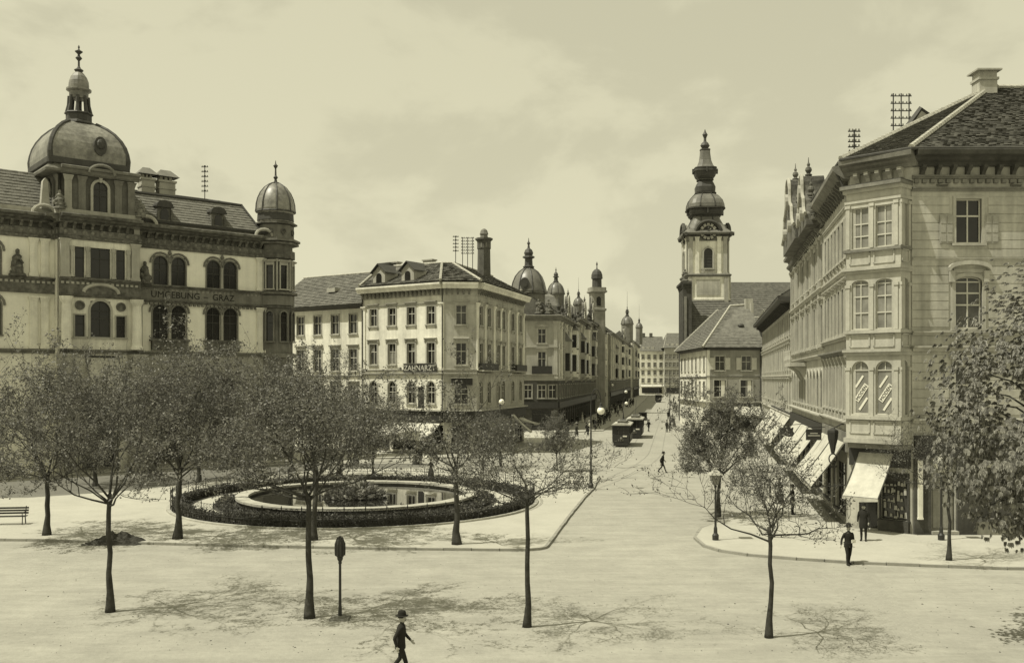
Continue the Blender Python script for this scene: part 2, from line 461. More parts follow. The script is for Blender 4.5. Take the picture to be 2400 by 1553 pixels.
def cornice(root, fr, z, m, d=.7, t=.9, u0=None, u1=None, name='cornice'):
    return band(root, fr, [(-.1, z), (d*.15, z), (d*.2, z+t*.25), (d*.45, z+t*.4), (d*.5, z+t*.55), (d*.95, z+t*.62), (d, z+t*.9), (d*.9, z+t), (-.1, z+t)], m, u0, u1, name)

def brackets(root, fr, us, z, m, d=.5, h=.6, w=.18, name='bracket'):
    me = MB().extr([(.02, z+h), (-d, z+h), (-d, z+h*.75), (-d*.55, z+h*.45), (-d*.35, z+h*.1), (.02, z)], -w/2, w/2).mesh(name, m)
    for u in us: link(name, me, root, at(fr, root, u), fr.a)

def dentils(root, fr, z, m, u0=0.1, u1=None, step=.42, h=.2, d=.16):
    u1 = fr.W - .1 if u1 is None else u1; mb = MB(); u = u0
    while u < u1: mb.box(u, u + step*.55, -d, .02, z, z + h); u += step
    return mb.build('dentils', m, root, at(fr, root), fr.a, kind='stuff')

def pilaster(root, fr, u, z0, z1, w, m, d=.16, cap=True, name='pilaster'):
    mb = MB()
    mb.box(-w/2, w/2, -d, .02, z0+.35, z1-.5)
    mb.box(-w/2-.08, w/2+.08, -d-.07, .02, z0, z0+.22); mb.box(-w/2-.04, w/2+.04, -d-.035, .02, z0+.22, z0+.35)
    if cap:
        mb.add([(-w/2,-d,z1-.5),(w/2,-d,z1-.5),(w/2,.02,z1-.5),(-w/2,.02,z1-.5),(-w/2-.1,-d-.12,z1-.12),(w/2+.1,-d-.12,z1-.12),(w/2+.1,.02,z1-.12),(-w/2-.1,.02,z1-.12)],
               [(0,1,5,4),(1,2,6,5),(2,3,7,6),(3,0,4,7)])
        mb.box(-w/2-.13, w/2+.13, -d-.15, .02, z1-.12, z1)
    else: mb.box(-w/2-.05, w/2+.05, -d-.05, .02, z1-.5, z1)
    return mb.build(name, m, root, at(fr, root, u), fr.a)

def clip(poly, ax, val, keep_gt):
    out = []
    for i in range(len(poly)):
        a, b = poly[i], poly[(i+1) % len(poly)]
        ia = (a[ax] >= val) if keep_gt else (a[ax] <= val); ib = (b[ax] >= val) if keep_gt else (b[ax] <= val)
        if ia: out.append(a)
        if ia != ib:
            t = (val - a[ax]) / (b[ax] - a[ax]); out.append((a[0]+(b[0]-a[0])*t, a[1]+(b[1]-a[1])*t))
    return out

def tiles(mb, pts, e, cw, ch, lift=.035, seed=1, jit=.4):
    """overlapping tiles over a planar convex roof face; e is the eave direction; first point lies on the eave"""
    rr = random.Random(seed)
    P = [Vector(p) for p in pts]; o = P[0]; e = Vector(e).normalized()
    nrm = Vector((0, 0, 0))
    for i in range(1, len(P) - 1):
        nrm += (P[i] - o).cross(P[i+1] - o)
    nrm.normalize()
    if nrm.z < 0: nrm = -nrm
    up = nrm.cross(e).normalized()
    if up.z < 0: up = -up
    q = [((p - o).dot(e), (p - o).dot(up)) for p in P]
    a0, a1 = min(p[0] for p in q), max(p[0] for p in q); b1 = max(p[1] for p in q)
    k = 0; b = 0.0
    while b < b1 - .01:
        strip = clip(clip(q, 1, b, True), 1, b + ch, False)
        if len(strip) >= 3:
            s0, s1 = min(p[0] for p in strip), max(p[0] for p in strip)
            x = a0 + (cw * .5 if k % 2 else 0) - cw
            while x < s1:
                c = clip(clip(strip, 0, x + .006, True), 0, x + cw - .006, False)
                if len(c) >= 3:
                    j = rr.uniform(-jit, jit) * lift
                    top = [o + e*u + up*v + nrm*((lift + j) * (1 - (v - b)/ch) + .006) for u, v in c]
                    n = len(top); lo = [p - nrm * .03 for p in top]
                    vs = top + lo; fs = [tuple(range(n))] + [(i, n+i, n+(i+1) % n, (i+1) % n) for i in range(n)]
                    mb.add(vs, fs)
                x += cw
        b += ch; k += 1
    return mb

def text_mesh(s, size, m, ext=.012, name='lettering'):
    cu = bpy.data.curves.new('txt', 'FONT'); cu.body = s; cu.size = size; cu.extrude = ext
    cu.align_x = 'CENTER'; cu.resolution_u = 3
    o = bpy.data.objects.new('txt', cu); col.objects.link(o)
    dg = bpy.context.evaluated_depsgraph_get()
    me = bpy.data.meshes.new_from_object(o.evaluated_get(dg)); me.name = name
    bpy.data.objects.remove(o); bpy.data.curves.remove(cu)
    me.transform(Matrix.Rotation(pi/2, 4, 'X')); me.materials.clear(); me.materials.append(m)
    return me

def ridge_tiles(mb, a, b, r=.14, step=.38):
    a, b = Vector(a), Vector(b); L_ = (b - a).length; n = max(2, int(L_/step)); d = (b - a)/n
    for i in range(n):
        p = a + d*i; mb.tube([p, p + d*1.06], [r*1.1, r*.9], 6)
    return mb
# ------------------------------------------------------------------ ground, pavements, road
def sheet(name, pts, z, m, label=None):
    o = MB().poly([(p[0], p[1], z) for p in pts]).build(name, m); tag(o, label, None, None, 'structure'); return o

def raised(name, pts, h, m, kerb=True, label=None):
    """pavement sheet with a granite kerb all round"""
    cx = sum(p[0] for p in pts)/len(pts); cy = sum(p[1] for p in pts)/len(pts)
    n = len(pts); inn = []
    for i in range(n):
        a, b, c = Vector(pts[i-1][:2]), Vector(pts[i][:2]), Vector(pts[(i+1) % n][:2])
        d1 = (b-a).normalized(); d2 = (c-b).normalized(); t = (d1+d2).normalized(); nn = Vector((-t.y, t.x))
        inn.append(b + nn * .16 / max(.4, nn.dot(Vector((-d1.y, d1.x)))))
    o = MB().poly([(p[0], p[1], h - .004) for p in inn]).build(name, m); tag(o, label, None, None, 'structure')
    k = MB(); rk = random.Random(n)
    for i in range(n):
        j = (i+1) % n; a, b, c, d = pts[i], pts[j], inn[j], inn[i]
        a, b, c, d = Vector(a), Vector(b), Vector(c), Vector(d); nst = max(1, int((b-a).length/1.1))
        for q in range(nst):
            f0, f1 = (q + .012)/nst, (q + .988)/nst; hh = h + rk.uniform(-.006, .012); e = rk.uniform(-.012, .012)
            p = [a.lerp(b, f0), a.lerp(b, f1), d.lerp(c, f1), d.lerp(c, f0)]; n2 = (p[0]-p[3]).normalized()*e; p[0] = p[0]+n2; p[1] = p[1]+n2
            k.add([(v.x, v.y, -.02) for v in p] + [(v.x, v.y, hh) for v in p], [(4,5,6,7),(0,1,5,4),(1,2,6,5),(2,3,7,6),(3,0,4,7)])
    k.build('kerb_stones', m_kerb, o, kind='stuff')
    return o

def smooth_pts(pts, it=2):
    for _ in range(it):
        q = []
        for i in range(len(pts)):
            a, b = Vector(pts[i]), Vector(pts[(i+1) % len(pts)]); q += [a*.75 + b*.25, a*.25 + b*.75]
        pts = q
    return [tuple(p) for p in pts]

g = MB().poly([(-1500, -60, 0), (1500, -60, 0), (1500, 3000, 0), (-1500, 3000, 0)]).build('ground', m_ground)
tag(g, None, None, None, 'structure')
# plaza island round the fountain
isl = [(-75, 50.3), (-24.8, 48.25), (-12.2, 46.4), (-6, 45.8), (-0.6, 45.5)]
isl += [(0.5 + 1.3*math.sin(a), 46.6 - 1.1*math.cos(a)) for a in (R(15), R(40), R(65), R(85))]
isl += [(3.6, 57.2), (5.2, 66.1), (6.2, 71), (7.4, 79), (6.6, 83.5), (3, 86), (-8, 87.5), (-17, 85.4), (-22.7, 78.6), (-25.9, 72.4), (-29.1, 68.3), (-33.4, 65.2), (-75, 40+18)]
raised('plaza_pavement', isl, .12, m_pave)
# right-hand pavement in front of the corner house
rp = [(9.4, 46.6), (9.9, 45.3), (11.0, 44.2), (13, 43.2), (15.3, 42.35), (18, 41.7), (21.5, 41.0), (60, 39.5), (60, 49.6), (21.3, 49.6), (18.3, 52.4),
      (20.8, 64), (26, 89), (37.5, 144.5), (34, 146), (24, 95), (18, 66), (13.6, 57), (10.3, 52), (9.4, 49)]
raised('corner_pavement', rp, .12, m_pave)
# pavement along the civic building and the white corner house
lp = [(-60, 67.5), (-42, 77), (-21.5, 94.2), (-21, 96.2), (-9.5, 98.6), (-2.6, 98.6), (-0.6, 103), (5, 121), (6.8, 143), (14.5, 150), (26, 210), (66, 455), (60, 470), (-80, 470), (-80, 68)]
raised('house_pavement', lp, .12, m_pave)
sheet('road', [(-90, 47), (-33.6, 64.9), (-29.2, 68.0), (-26, 72.1), (-22.9, 78.4), (-17.1, 85.5), (-8, 87.8), (-8, 92.5), (-21, 92.8), (-41.5, 75.5), (-90, 50)], .004, m_road)
# tram rails: two tracks coming down the street and swinging across the square
def rail_path(o, off):
    pts = []
    for Y in range(62, 470, 6):
        X = 13.6 + .1716*(Y - 113)*1.0 + off
        if Y < 108: X -= ((108 - Y)/46.0)**2 * 7.0
        pts.append((X, Y))
    return pts
for k, off in enumerate((-.72, .72, 3.0, 4.44)):
    mb = MB(); p = rail_path(0, off)
    for i in range(len(p)-1):
        (x0, y0), (x1, y1) = p[i], p[i+1]
        mb.poly([(x0-.032,y0,.008),(x0+.032,y0,.008),(x1+.032,y1,.008),(x1-.032,y1,.008)])
    tag(mb.build('tram_rail', m_rail), ['left rail of the tram track nearest the plaza', 'right rail of the tram track under the front tram', 'left rail of the second tram track', 'rightmost tram rail, on the open side of the street'][k], 'rail')
# stone-sett crossing towards the corner house (setts too small to pick apart)
mb = MB(); rr = random.Random(3)
A, B = gp(2115, 1500), gp(1985, 1338)
d = (B - A); L_ = d.length; d.normalize(); s_ = Vector((d.y, -d.x, 0))
for i in range(int(L_/.2)):
    for j in range(11):
        c = A + d*(i*.2) + s_*(j*.2 - 1.1 + (.1 if i % 2 else 0)); hgt = rr.uniform(.004, .013)
        if rr.random() < .08: continue
        mb.taper(c.x-.092, c.x+.092, c.y-.092, c.y+.092, 0.0, hgt, .02, .02)
tag(mb.build('sett_crossing', mat('worn_setts', .30, .9, .12, 2.0, .3, 20)), None, None, None, 'stuff')

# ------------------------------------------------------------------ corner house on the right
C1 = (21.15, 50.0); C2 = (18.75, 52.4); CE = (21.16, 64.0)
ch = thing('corner_house', 'tall pale corner house with glazed oriel and tiled hip roof behind the chestnut tree', 'house', (21.0, 52.0, 0))
FF = Frame(C1, (36.0, 50.0)); FC = Frame(C2, C1); FS = Frame(CE, C2)
st_ch = dict(sur=.16, trim=m_stone, wallm=m_cream, cols=2, rows=(0, .62, 1), bar=.07, sash=m_sash)
st_chs = dict(sur=.2, trim=m_stone, wallm=m_cream, arch=.35, hood='segment', cols=2, rows=(0, .5, .75, 1), bar=.07)
st_ch1 = dict(sur=.2, trim=m_stone, wallm=m_cream, hood='cornice', cols=2, rows=(0, .62, 1), bar=.07)
ops = []
for u in (3.0, 8.0, 12.6):
    for z, w, h, st in ((15.45, 1.35, 2.35, st_ch), (10.95, 1.4, 2.75, st_chs), (6.35, 1.4, 2.6, st_ch1)):
        ops.append((u-w/2, u+w/2, z, z+h)); wn = window(ch, FF, u, z, w, h, st, glass=m_glass if z > 15 else m_glass3)
        if z > 15:
            for sg in (-1, 1):
                mb = MB(); x = sg*(w/2 + .52)
                mb.box(x-.36, x+.36, -.10, -.05, .0, 1.5); 
                for q in range(3):
                    for c in (-1, 1): mb.box(x+c*.17-.13, x+c*.17+.13, -.125, -.1, .08+q*.48, .48+q*.48)
                mb.build('shutter', m_shutter, wn)
# ground floor openings of the front
ops += [(1.0, 2.3, .15, 3.4), (3.4, 5.6, .9, 3.6), (7, 9.2, .9, 3.6)]
wall(ch, FF, 0, 20.3, ops, m_cream)
# rusticated courses, proud of the wall with open joints between
def courses(root, fr, z0, z1, h, ops, m, pr=.035, u0=0, u1=None, pad=.36):
    u1 = fr.W if u1 is None else u1; z = z0
    while z + h <= z1 + .01:
        segs = [(u0, u1)]
        for a, b, c, d in ops:
            if c - .2 < z + h and d + .5 > z:
                ns = []
                for s0, s1 in segs:
                    if b + pad <= s0 or a - pad >= s1: ns.append((s0, s1)); continue
                    if a - pad > s0 + .15: ns.append((s0, a - pad))
                    if b + pad < s1 - .15: ns.append((b + pad, s1))
                segs = ns
        for s0, s1 in segs:
            MB().add([(s0,-pr,z+.045),(s1,-pr,z+.045),(s1,-pr,z+h-.02),(s0,-pr,z+h-.02),(s0,0,z+.02),(s1,0,z+.02),(s1,0,z+h),(s0,0,z+h)],
                     [(0,1,2,3),(4,5,1,0),(3,2,6,7),(0,3,7,4),(2,1,5,6)]).build('stone_course', m, root, at(fr, root), fr.a)
        z += h
courses(ch, FF, 10.95+.05, 18.1, .46, [o for o in ops if o[2] > 10], m_cream)
courses(ch, FF, 6.35, 9.6, .46, [o for o in ops if 5 < o[2] < 10], m_cream)
ledge(ch, FF, 18.2, m_mstone, .16, .22); ledge(ch, FF, 18.85, m_mstone, .2, .2)
cornice(ch, FF, 19.5, m_soot, .85, .8)
dentils(ch, FF, 18.62, m_mstone); brackets(ch, FF, [.5 + .8*i for i in range(18)], 18.95, m_soot, .5, .55, .2)
for u in (1.6, 5.5, 9.5): MB().lathe([(.3, 0), (.3, .06), (.2, .06), (.2, .02)], 16).build('roundel', m_mstone, ch, at(FF, ch, u, .02, 18.5), FF.a)
ledge(ch, FF, 14.55, m_stone, .12, .14); ledge(ch, FF, 10.6, m_stone, .25, .22); ledge(ch, FF, 9.75, m_stone, .34, .3); ledge(ch, FF, 5.95, m_stone, .3, .25)
# shop front, front side
sf = MB(); sf.box(.1, 14, -.18, .02, 4.15, 5.3); sf.build('shop_fascia', m_sign, ch, at(FF, ch), FF.a)
for a, b in ((.08, .95), (2.35, 3.35), (5.65, 6.95)): MB().box(a, b, -.2, .02, .003, 4.1).build('shop_pier', m_soot, ch, at(FF, ch), FF.a)
MB().box(.22, .46, -.32, -.2, .9, 4.0).box(.2, .48, -.34, -.2, .9, 1.0).build('pale_pilaster', m_white, ch, at(FF, ch), FF.a)
d_ = MB(); d_.box(1.05, 2.25, .1, .16, .2, 2.9); d_.box(1.15, 1.6, .06, .1, .4, 2.7); d_.box(1.7, 2.15, .06, .1, .4, 2.7); d_.build('door', m_grey, ch, at(FF, ch), FF.a)
MB().box(.95, 2.35, -.35, .1, .12, .28).build('door_step', m_stone, ch, at(FF, ch), FF.a)
for u in (4.5, 8.1):
    window(ch, FF, u, .9, 2.2, 2.7, dict(sur=.0, sill=True, trim=m_wood, cols=2, rows=(0, .72, 1), bar=.08, sash=m_wood), glass=m_glass3, name='shop_window')
# chamfer wall (behind and under the oriel)
opc = [(.5, 1.55, .15, 3.1), (1.75, 3.2, .75, 3.2)]
wall(ch, FC, 0, 20.3, opc, m_cream)
MB().box(.55, 1.5, .1, .16, .2, 2.6).box(.62, 1.43, .05, .1, .9, 2.4).build('door', m_glass, ch, at(FC, ch), FC.a)
window(ch, FC, 2.475, .75, 1.45, 2.45, dict(sur=.08, proj=.1, trim=m_wood, cols=2, rows=(0, 1), bar=.05, sash=m_wood), glass=m_glass3, name='shop_window')
mb = MB(); rr = random.Random(5)
for i in range(7):
    for j in range(5):
        if rr.random() < .8:
            x = 1.85 + i*.18 + rr.uniform(-.04, .04); z = .85 + j*.42 + rr.uniform(-.03, .06); mb.taper(x, x+rr.uniform(.07, .17), .08, .13, z, z+rr.uniform(.08, .36), rr.uniform(0, .03), .01)
mb.build('shop_display', m_stone, ch, at(FC, ch), FC.a, kind='stuff')
MB().box(1.68, 3.3, -.24, .0, .003, .72).build('shop_plinth', m_soot, ch, at(FC, ch), FC.a)
MB().box(.0, 3.35, -.14, .02, 3.55, 4.75).build('shop_fascia', m_sign, ch, at(FC, ch), FC.a)
cornice(ch, FC, 19.5, m_mstone, .85, .8, -.3, FC.W + .3)
brackets(ch, FC, [.5 + .6*i for i in range(5)], 18.95, m_stone, .5, .55, .22)
# street side wall
st_s3 = dict(sur=.1, trim=m_stone, wallm=m_cream, cols=2, rows=(0, .6, 1), consoles=True, bar=.06)
st_s2 = dict(sur=.12, trim=m_stone, wallm=m_cream, cols=2, rows=(0, .6, 1), hood='cornice', bar=.06)
st_s1 = dict(sur=.12, trim=m_stone, wallm=m_cream, cols=2, rows=(0, .6, 1), bar=.06)
ops = []; us = [1.0 + 1.62*i for i in range(7)]
grid(ch, FS, us, 15.2, .85, 2.2, st_s3, ops, glass=m_glass3); grid(ch, FS, us, 10.9, .85, 2.6, st_s2, ops, glass=m_glass3); grid(ch, FS, us, 6.5, .9, 2.5, st_s1, ops, glass=m_glass)
ops += [(.6, 3.4, .6, 3.4), (4.2, 5.6, .15, 3.2), (6.3, 10.2, .6, 3.4)]
wall(ch, FS, 0, 20.0, ops, m_cream)
for u, w in ((2.0, 2.8), (8.25, 3.9)): window(ch, FS, u, .6, w, 2.8, dict(sur=.0, sill=True, trim=m_wood, cols=3, rows=(0, .75, 1), bar=.07, sash=m_wood), glass=m_glass, name='shop_window')
MB().box(4.3, 5.5, .08, .14, .2, 3.1).build('door', m_wood, ch, at(FS, ch), FS.a)
ledge(ch, FS, 14.3, m_stone, .2, .2); ledge(ch, FS, 10.5, m_stone, .3, .25); ledge(ch, FS, 9.65, m_mstone, .45, .3); ledge(ch, FS, 5.7, m_stone, .35, .25); ledge(ch, FS, 17.9, m_stone, .15, .2)
for i in range(8): pilaster(ch, FS, .19 + 1.62*i, 6.0, 9.6, .3, m_stone, .14)
MB().box(0, FS.W-.4, -.16, .0, 4.2, 5.3).build('shop_fascia', m_mstone, ch, at(FS, ch), FS.a)
band(ch, FS, [(-.1, 19.35), (.35, 19.4), (.75, 19.7), (.92, 19.85), (.92, 20.1), (-.1, 20.2)], m_mstone, name='eaves')
brackets(ch, FS, [.4 + .81*i for i in range(14)], 18.7, m_mid, .62, .68, .2)
# oriel bay on the chamfer
OL, OR_ = (18.22, 51.52), (20.30, 49.34)
oF = Frame(OL, OR_); oR = Frame(OR_, (21.1, 50.02)); oL = Frame((18.74, 52.44), OL)
ml = (m_cream)
orr = MB()
def oriel_band(z0, z1, grow, m, name):
    c = Vector((19.95, 51.2)); pts = []
    n = Vector((-.707, -.707)); d = Vector((.707, -.707))
    for a, b in ((-1.74, -.05), (-1.50 - grow*.4, 1.0 + grow), (1.56 + grow*.4, 1.08 + grow), (1.74, -.05)):
        p = c + d*a + n*b; pts.append((p.x - 21.0, p.y - 52.0))
    MB().prism(pts, z0, z1).build(name, m, ch)
st_o1 = dict(arch=1.0, sur=.0, sill=False, trim=m_oriel, wallm=m_oriel, cols=1, rows=(0, 1), bar=.05, key=False)
st_o2 = dict(arch=.45, sur=.0, sill=False, trim=m_oriel, wallm=m_oriel, cols=2, rows=(0, .36, .72, 1), bar=.05)
st_o3 = dict(arch=0, sur=.0, sill=False, trim=m_oriel, wallm=m_oriel, cols=2, rows=(0, .3, .6, 1), bar=.05)
for fr, us, w, gl in ((oF, (.78, 2.12), .95, m_glass2), (oR, (.46,), .56, m_glass), (oL, (.46,), .56, m_glass)):
    ops = []
    grid(ch, fr, us, 6.4, w, 2.85, st_o1, ops, glass=gl); grid(ch, fr, us, 10.95, w, 2.65, st_o2, ops, glass=gl); grid(ch, fr, us, 15.3, w, 2.2, st_o3, ops, glass=gl)
    wall(ch, fr, 5.1, 18.3, ops, m_oriel, rev=.3)
    for z in (5.35, 9.98, 14.42):
        for u in us:
            mb = MB(); hw = w/2 + .1
            for a, b, c, d in ((-hw, hw, z, z+.07), (-hw, hw, z+.62, z+.69), (-hw, -hw+.07, z, z+.69), (hw-.07, hw, z, z+.69)): mb.box(a, b, -.05, .0, c, d)
            mb.build('parapet_panel', m_oriel, ch, at(fr, ch, u), fr.a)
    for u in ([.12, 1.45, 2.78] if fr is oF else [.07, .86]):
        for z0, z1 in ((6.3, 8.75), (10.9, 13.2), (15.3, 17.5)):
            MB().box(-.1, .1, -.06, 0, z0, z1).box(-.14, .14, -.1, 0, z1, z1+.16).build('pilaster', m_oriel, ch, at(fr, ch, u), fr.a)
for z0, z1, gr, m, nm in ((4.85, 5.1, .12, m_stone, 'oriel_base'), (4.55, 4.85, -.15, m_mstone, 'oriel_base'), (6.12, 6.3, .14, m_stone, 'ledge'), (9.55, 9.72, .12, m_stone, 'ledge'), (9.72, 9.86, .22, m_stone, 'ledge'),
                          (10.72, 10.88, .16, m_stone, 'ledge'), (13.95, 14.1, .12, m_stone, 'ledge'), (14.1, 14.25, .24, m_stone, 'ledge'), (15.1, 15.24, .16, m_mstone, 'ledge'), (17.75, 17.9, .06, m_stone, 'ledge'),
                          (18.3, 18.5, .18, m_stone, 'oriel_cornice'), (18.5, 18.68, .38, m_mstone, 'oriel_cornice'), (18.68, 18.74, .3, m_dark, 'oriel_roof')):
    oriel_band(z0, z1, gr, m, nm)
# paper banners with lettering behind the oriel glass
for u in (.78, 2.12):
    root = Vector(ch.location)
    for k, (x, z, w_, h_) in enumerate(((-.1, 8.15, .75, .11), (.02, 7.55, 1.05, .30), (.12, 6.95, .8, .12))):
        mb = MB(); mb.box(-w_/2, w_/2, .0, .01, -h_/2, h_/2)
        o = mb.build('window_banner', m_linen, ch, at(oF, ch, u + x, -.14, z), oF.a); o.rotation_euler = (0, R(-56), oF.a)
        if k == 1:
            tm = link('lettering', text_mesh('MODEN', .26, m_lettrd, .004), o, (0, -.012, -.09))
    
o = link('lettering', text_mesh('HUBER', .40, m_letter, .004), ch, at(oR, ch, .40, -.13, 7.4)); o.rotation_euler = (0, R(-62), oR.a)
# hip roof with single tiles
ez = 20.3; ov = .75
A1 = Vector((21.0 - .2, 50 - ov, ez)); A2 = Vector((18.05, 51.9, ez)); A3 = Vector((20.25, 64.0, ez)); A4 = Vector((37, 50 - ov, ez))
AP = Vector((30.2, 59.6, 26.6)); AP2 = Vector((37, 59.6, 26.6)); AP3 = Vector((31.1, 64.0, 26.6))
def rel(p): return Vector(p) - Vector(ch.location)
rb = MB()
for f in ([A1, A4, AP2, AP], [A2, A1, AP], [A3, A2, AP, AP3]): rb.poly([rel(p) - Vector((0, 0, .04)) for p in f])
rb.poly([rel(A4), rel(A1), rel(A2), rel(A3), rel((37, 64, ez))])
rb.poly([rel(A3), rel(AP3), rel((37, 64, 26.6)), rel((37, 64, ez))])
rb.build('roof', m_dark, ch)
tb = MB()
tiles(tb, [rel(p) for p in (A1, A4, AP2, AP)], (1, 0, 0), .2, .2, .045, 1)
tiles(tb, [rel(p) for p in (A2, A1, AP)], A1 - A2, .2, .2, .045, 2)
tiles(tb, [rel(p) for p in (A3, A2, AP, AP3)], A2 - A3, .26, .3, .05, 3)
tb.build('roof_tiles', m_tile, ch, kind='stuff')
hb = MB(); up = Vector((0, 0, .08))
for a, b in ((A1, AP), (A2, AP), (AP, AP2)): ridge_tiles(hb, rel(a) + up, rel(b) + up, .15, .36)
hb.build('ridge_tiles', m_ridge, ch, kind='stuff')
gb = MB(); gb.tube([rel(A2), rel(A1), rel(A4)], .09, 6); gb.tube([rel(A3), rel(A2)], .09, 6); gb.build('gutter', m_dark, ch)
MB().tube([at(FS, ch, FS.W-.2, .9, 20.1), at(FS, ch, FS.W-.15, .5, 19.3), at(FS, ch, FS.W-.12, .16, 18.5), at(FS, ch, FS.W-.12, .14, 5)], .06, 6).build('downpipe', m_dark, ch)
cb = MB(); cx, cy = .494*59.2 + .2 - 21, 59.0 - 52
cb.box(cx-.5, cx+.6, cy-.5, cy+.5, 25, 26.8); cb.box(cx-.58, cx+.68, cy-.58, cy+.58, 26.8, 26.95); cb.box(cx-.5, cx+.6, cy-.45, cy+.45, 26.95, 27.35); cb.box(cx-.72, cx+.82, cy-.7, cy+.7, 27.35, 27.45)
cb.build('chimney', m_cream, ch)

# awnings of the shops on the right
def awning(name, label, fr, u0, u1, ztop, zlow, dep, nseam, group, valance=.25, scallop=False, side=False):
    t = thing(name, label, 'awning', fr.P((u0+u1)/2, 0, 0), fr.a, group)
    hw = (u1-u0)/2; c = MB(); nx, ny = max(4, nseam*3), 6
    for i in range(nx):
        for j in range(ny):
            q = []
            for a, b in ((i, j), (i+1, j), (i+1, j+1), (i, j+1)):
                x = -hw + 2*hw*a/nx; f = b/ny; sag = -.17*math.sin(pi*f) - .07*math.sin(pi*((a*nseam/nx) % 1))*f + .03*math.sin(a*2.3 + u0)*f
                q.append((x, -dep*f - .02, ztop + (zlow-ztop)*f + sag))
            c.poly(q)
    c.build('canvas', m_canvas, t, smooth=True)
    v = MB()
    n = max(4, int(2*hw/.3)) if scallop else 1
    for i in range(n):
        x0 = -hw + 2*hw*i/n; x1 = -hw + 2*hw*(i+1)/n
        v.poly([(x0, -dep-.03, zlow), (x1, -dep-.03, zlow), (x1, -dep-.02, zlow-valance*.6), ((x0+x1)/2, -dep-.015, zlow-valance), (x0, -dep-.02, zlow-valance*.6)])
    v.build('valance', m_canvas, t)
    for k in range(nseam + 1):
        x = -hw + 2*hw*k/nseam
        MB().tube([(x, -.0, ztop+.01), (x, -dep*.5, (ztop+zlow)/2 - .07), (x, -dep, zlow+.01)], .03, 5).build('seam', m_soot, t)
    for sg in (-1, 1):
        MB().tube([(sg*hw*.97, .05, zlow+.15), (sg*hw*.97, -dep, zlow+.0)], .03, 6).build('arm', m_iron, t)
    MB().tube([(-hw, -dep, zlow), (hw, -dep, zlow)], .03, 6).build('front_bar', m_wood, t)
    MB().tube([(-hw, -.06, ztop+.06), (hw, -.06, ztop+.06)], .09, 6).build('roller', m_wood, t)
    return t
ga = 'canvas shop awnings lowered over the pavements'
awning('shop_awning', 'steep plain canvas awning on the chamfered corner under the oriel', FC, .55, 2.5, 4.45, 2.05, 2.1, 1, ga)
RW0 = Vector((18.75, 52.4)); RD = Vector((.208, 1.0))
def rw(Y): return (RW0.x + RD.x*(Y-52.4), Y)
def rowframe(Ya, Yb): return Frame(rw(Yb), rw(Ya))
fa = rowframe(53.2, 63.9); awning('shop_awning', 'long pale canvas awning nearest the oriel, with hanging lantern before it', fa, 0, fa.W, 4.9, 2.15, 2.0, 2, ga)
fa = rowframe(66.4, 83.5); awning('shop_awning', 'pale canvas awning in the middle of the right-hand shop row', fa, 0, fa.W, 4.9, 2.15, 2.0, 3, ga)
fa = rowframe(89.0, 117); awning('shop_awning', 'farthest pale canvas awning of the right-hand shop row', fa, 0, fa.W, 4.9, 2.15, 2.0, 3, ga)

# ------------------------------------------------------------------ ornate gabled house, next along the right side
gh = thing('gabled_house', 'pale ornate house with scrolled spiked gable beside the corner house', 'house', (rw(76)[0]+3, 76, 0))
FG = rowframe(64.02, 88.8)
st_g3 = dict(sur=.12, trim=m_stone, wallm=m_cream, cols=2, rows=(0, .6, 1), hood='cornice', bar=.06)
st_g1 = dict(sur=.12, trim=m_stone, wallm=m_cream, cols=2, rows=(0, .6, 1), arch=1.0, bar=.06)
ops = []; us = [1.4 + 2.25*i for i in range(11)]
grid(gh, FG, us, 15.2, 1.1, 2.4, st_g3, ops, glass=m_glass3); grid(gh, FG, us, 10.7, 1.15, 2.7, st_g3, ops, glass=m_glass3); grid(gh, FG, us, 6.3, 1.2, 2.6, st_g1, ops, glass=m_glass)
for i in range(6): ops.append((1.0+4*i, 4.2+4*i, .6, 3.5))
wall(gh, FG, 0, 19.4, ops, m_cream)
for i in range(6): window(gh, FG, 2.6+4*i, .6, 3.2, 2.9, dict(sur=0, trim=m_wood, cols=3, rows=(0, .75, 1), bar=.07, sash=m_wood), glass=m_glass, name='shop_window')
for z, d in ((5.6, .4), (9.7, .35), (10.3, .2), (14.3, .3), (18.2, .25)): ledge(gh, FG, z, m_stone, d, .28)
cornice(gh, FG, 18.7, m_mstone, .8, .8)
brackets(gh, FG, [.5 + .9*i for i in range(27)], 18.1, m_mstone, .55, .6, .2)
for u in [.3 + 4.5*i for i in range(6)]: pilaster(gh, FG, u, 10.4, 18.2, .5, m_stone, .16)
MB().box(0, FG.W, -.2, 0, 4.1, 5.2).build('shop_fascia', m_sign, gh, at(FG, gh), FG.a)
# balcony
bl = MB(); bl.box(8, 13.5, -1.3, 0, 9.3, 9.6); 
for x in (8.4, 10.75, 13.1): bl.extr([(0,9.3),(-1.1,9.3),(-.5,8.9),(-.1,8.2),(0,8.2)], x-.14, x+.14)
bl.build('balcony', m_stone, gh, at(FG, gh), FG.a)
rl = MB(); rl.box(8, 13.5, -1.3, -1.2, 10.45, 10.6)
for i in range(23): rl.lathe([(.05, 9.6), (.1, 9.85), (.05, 10.2), (.06, 10.45)], 6, (8.1 + i*.24, -1.25))
rl.build('balustrade', m_stone, gh, at(FG, gh), FG.a, kind='stuff')
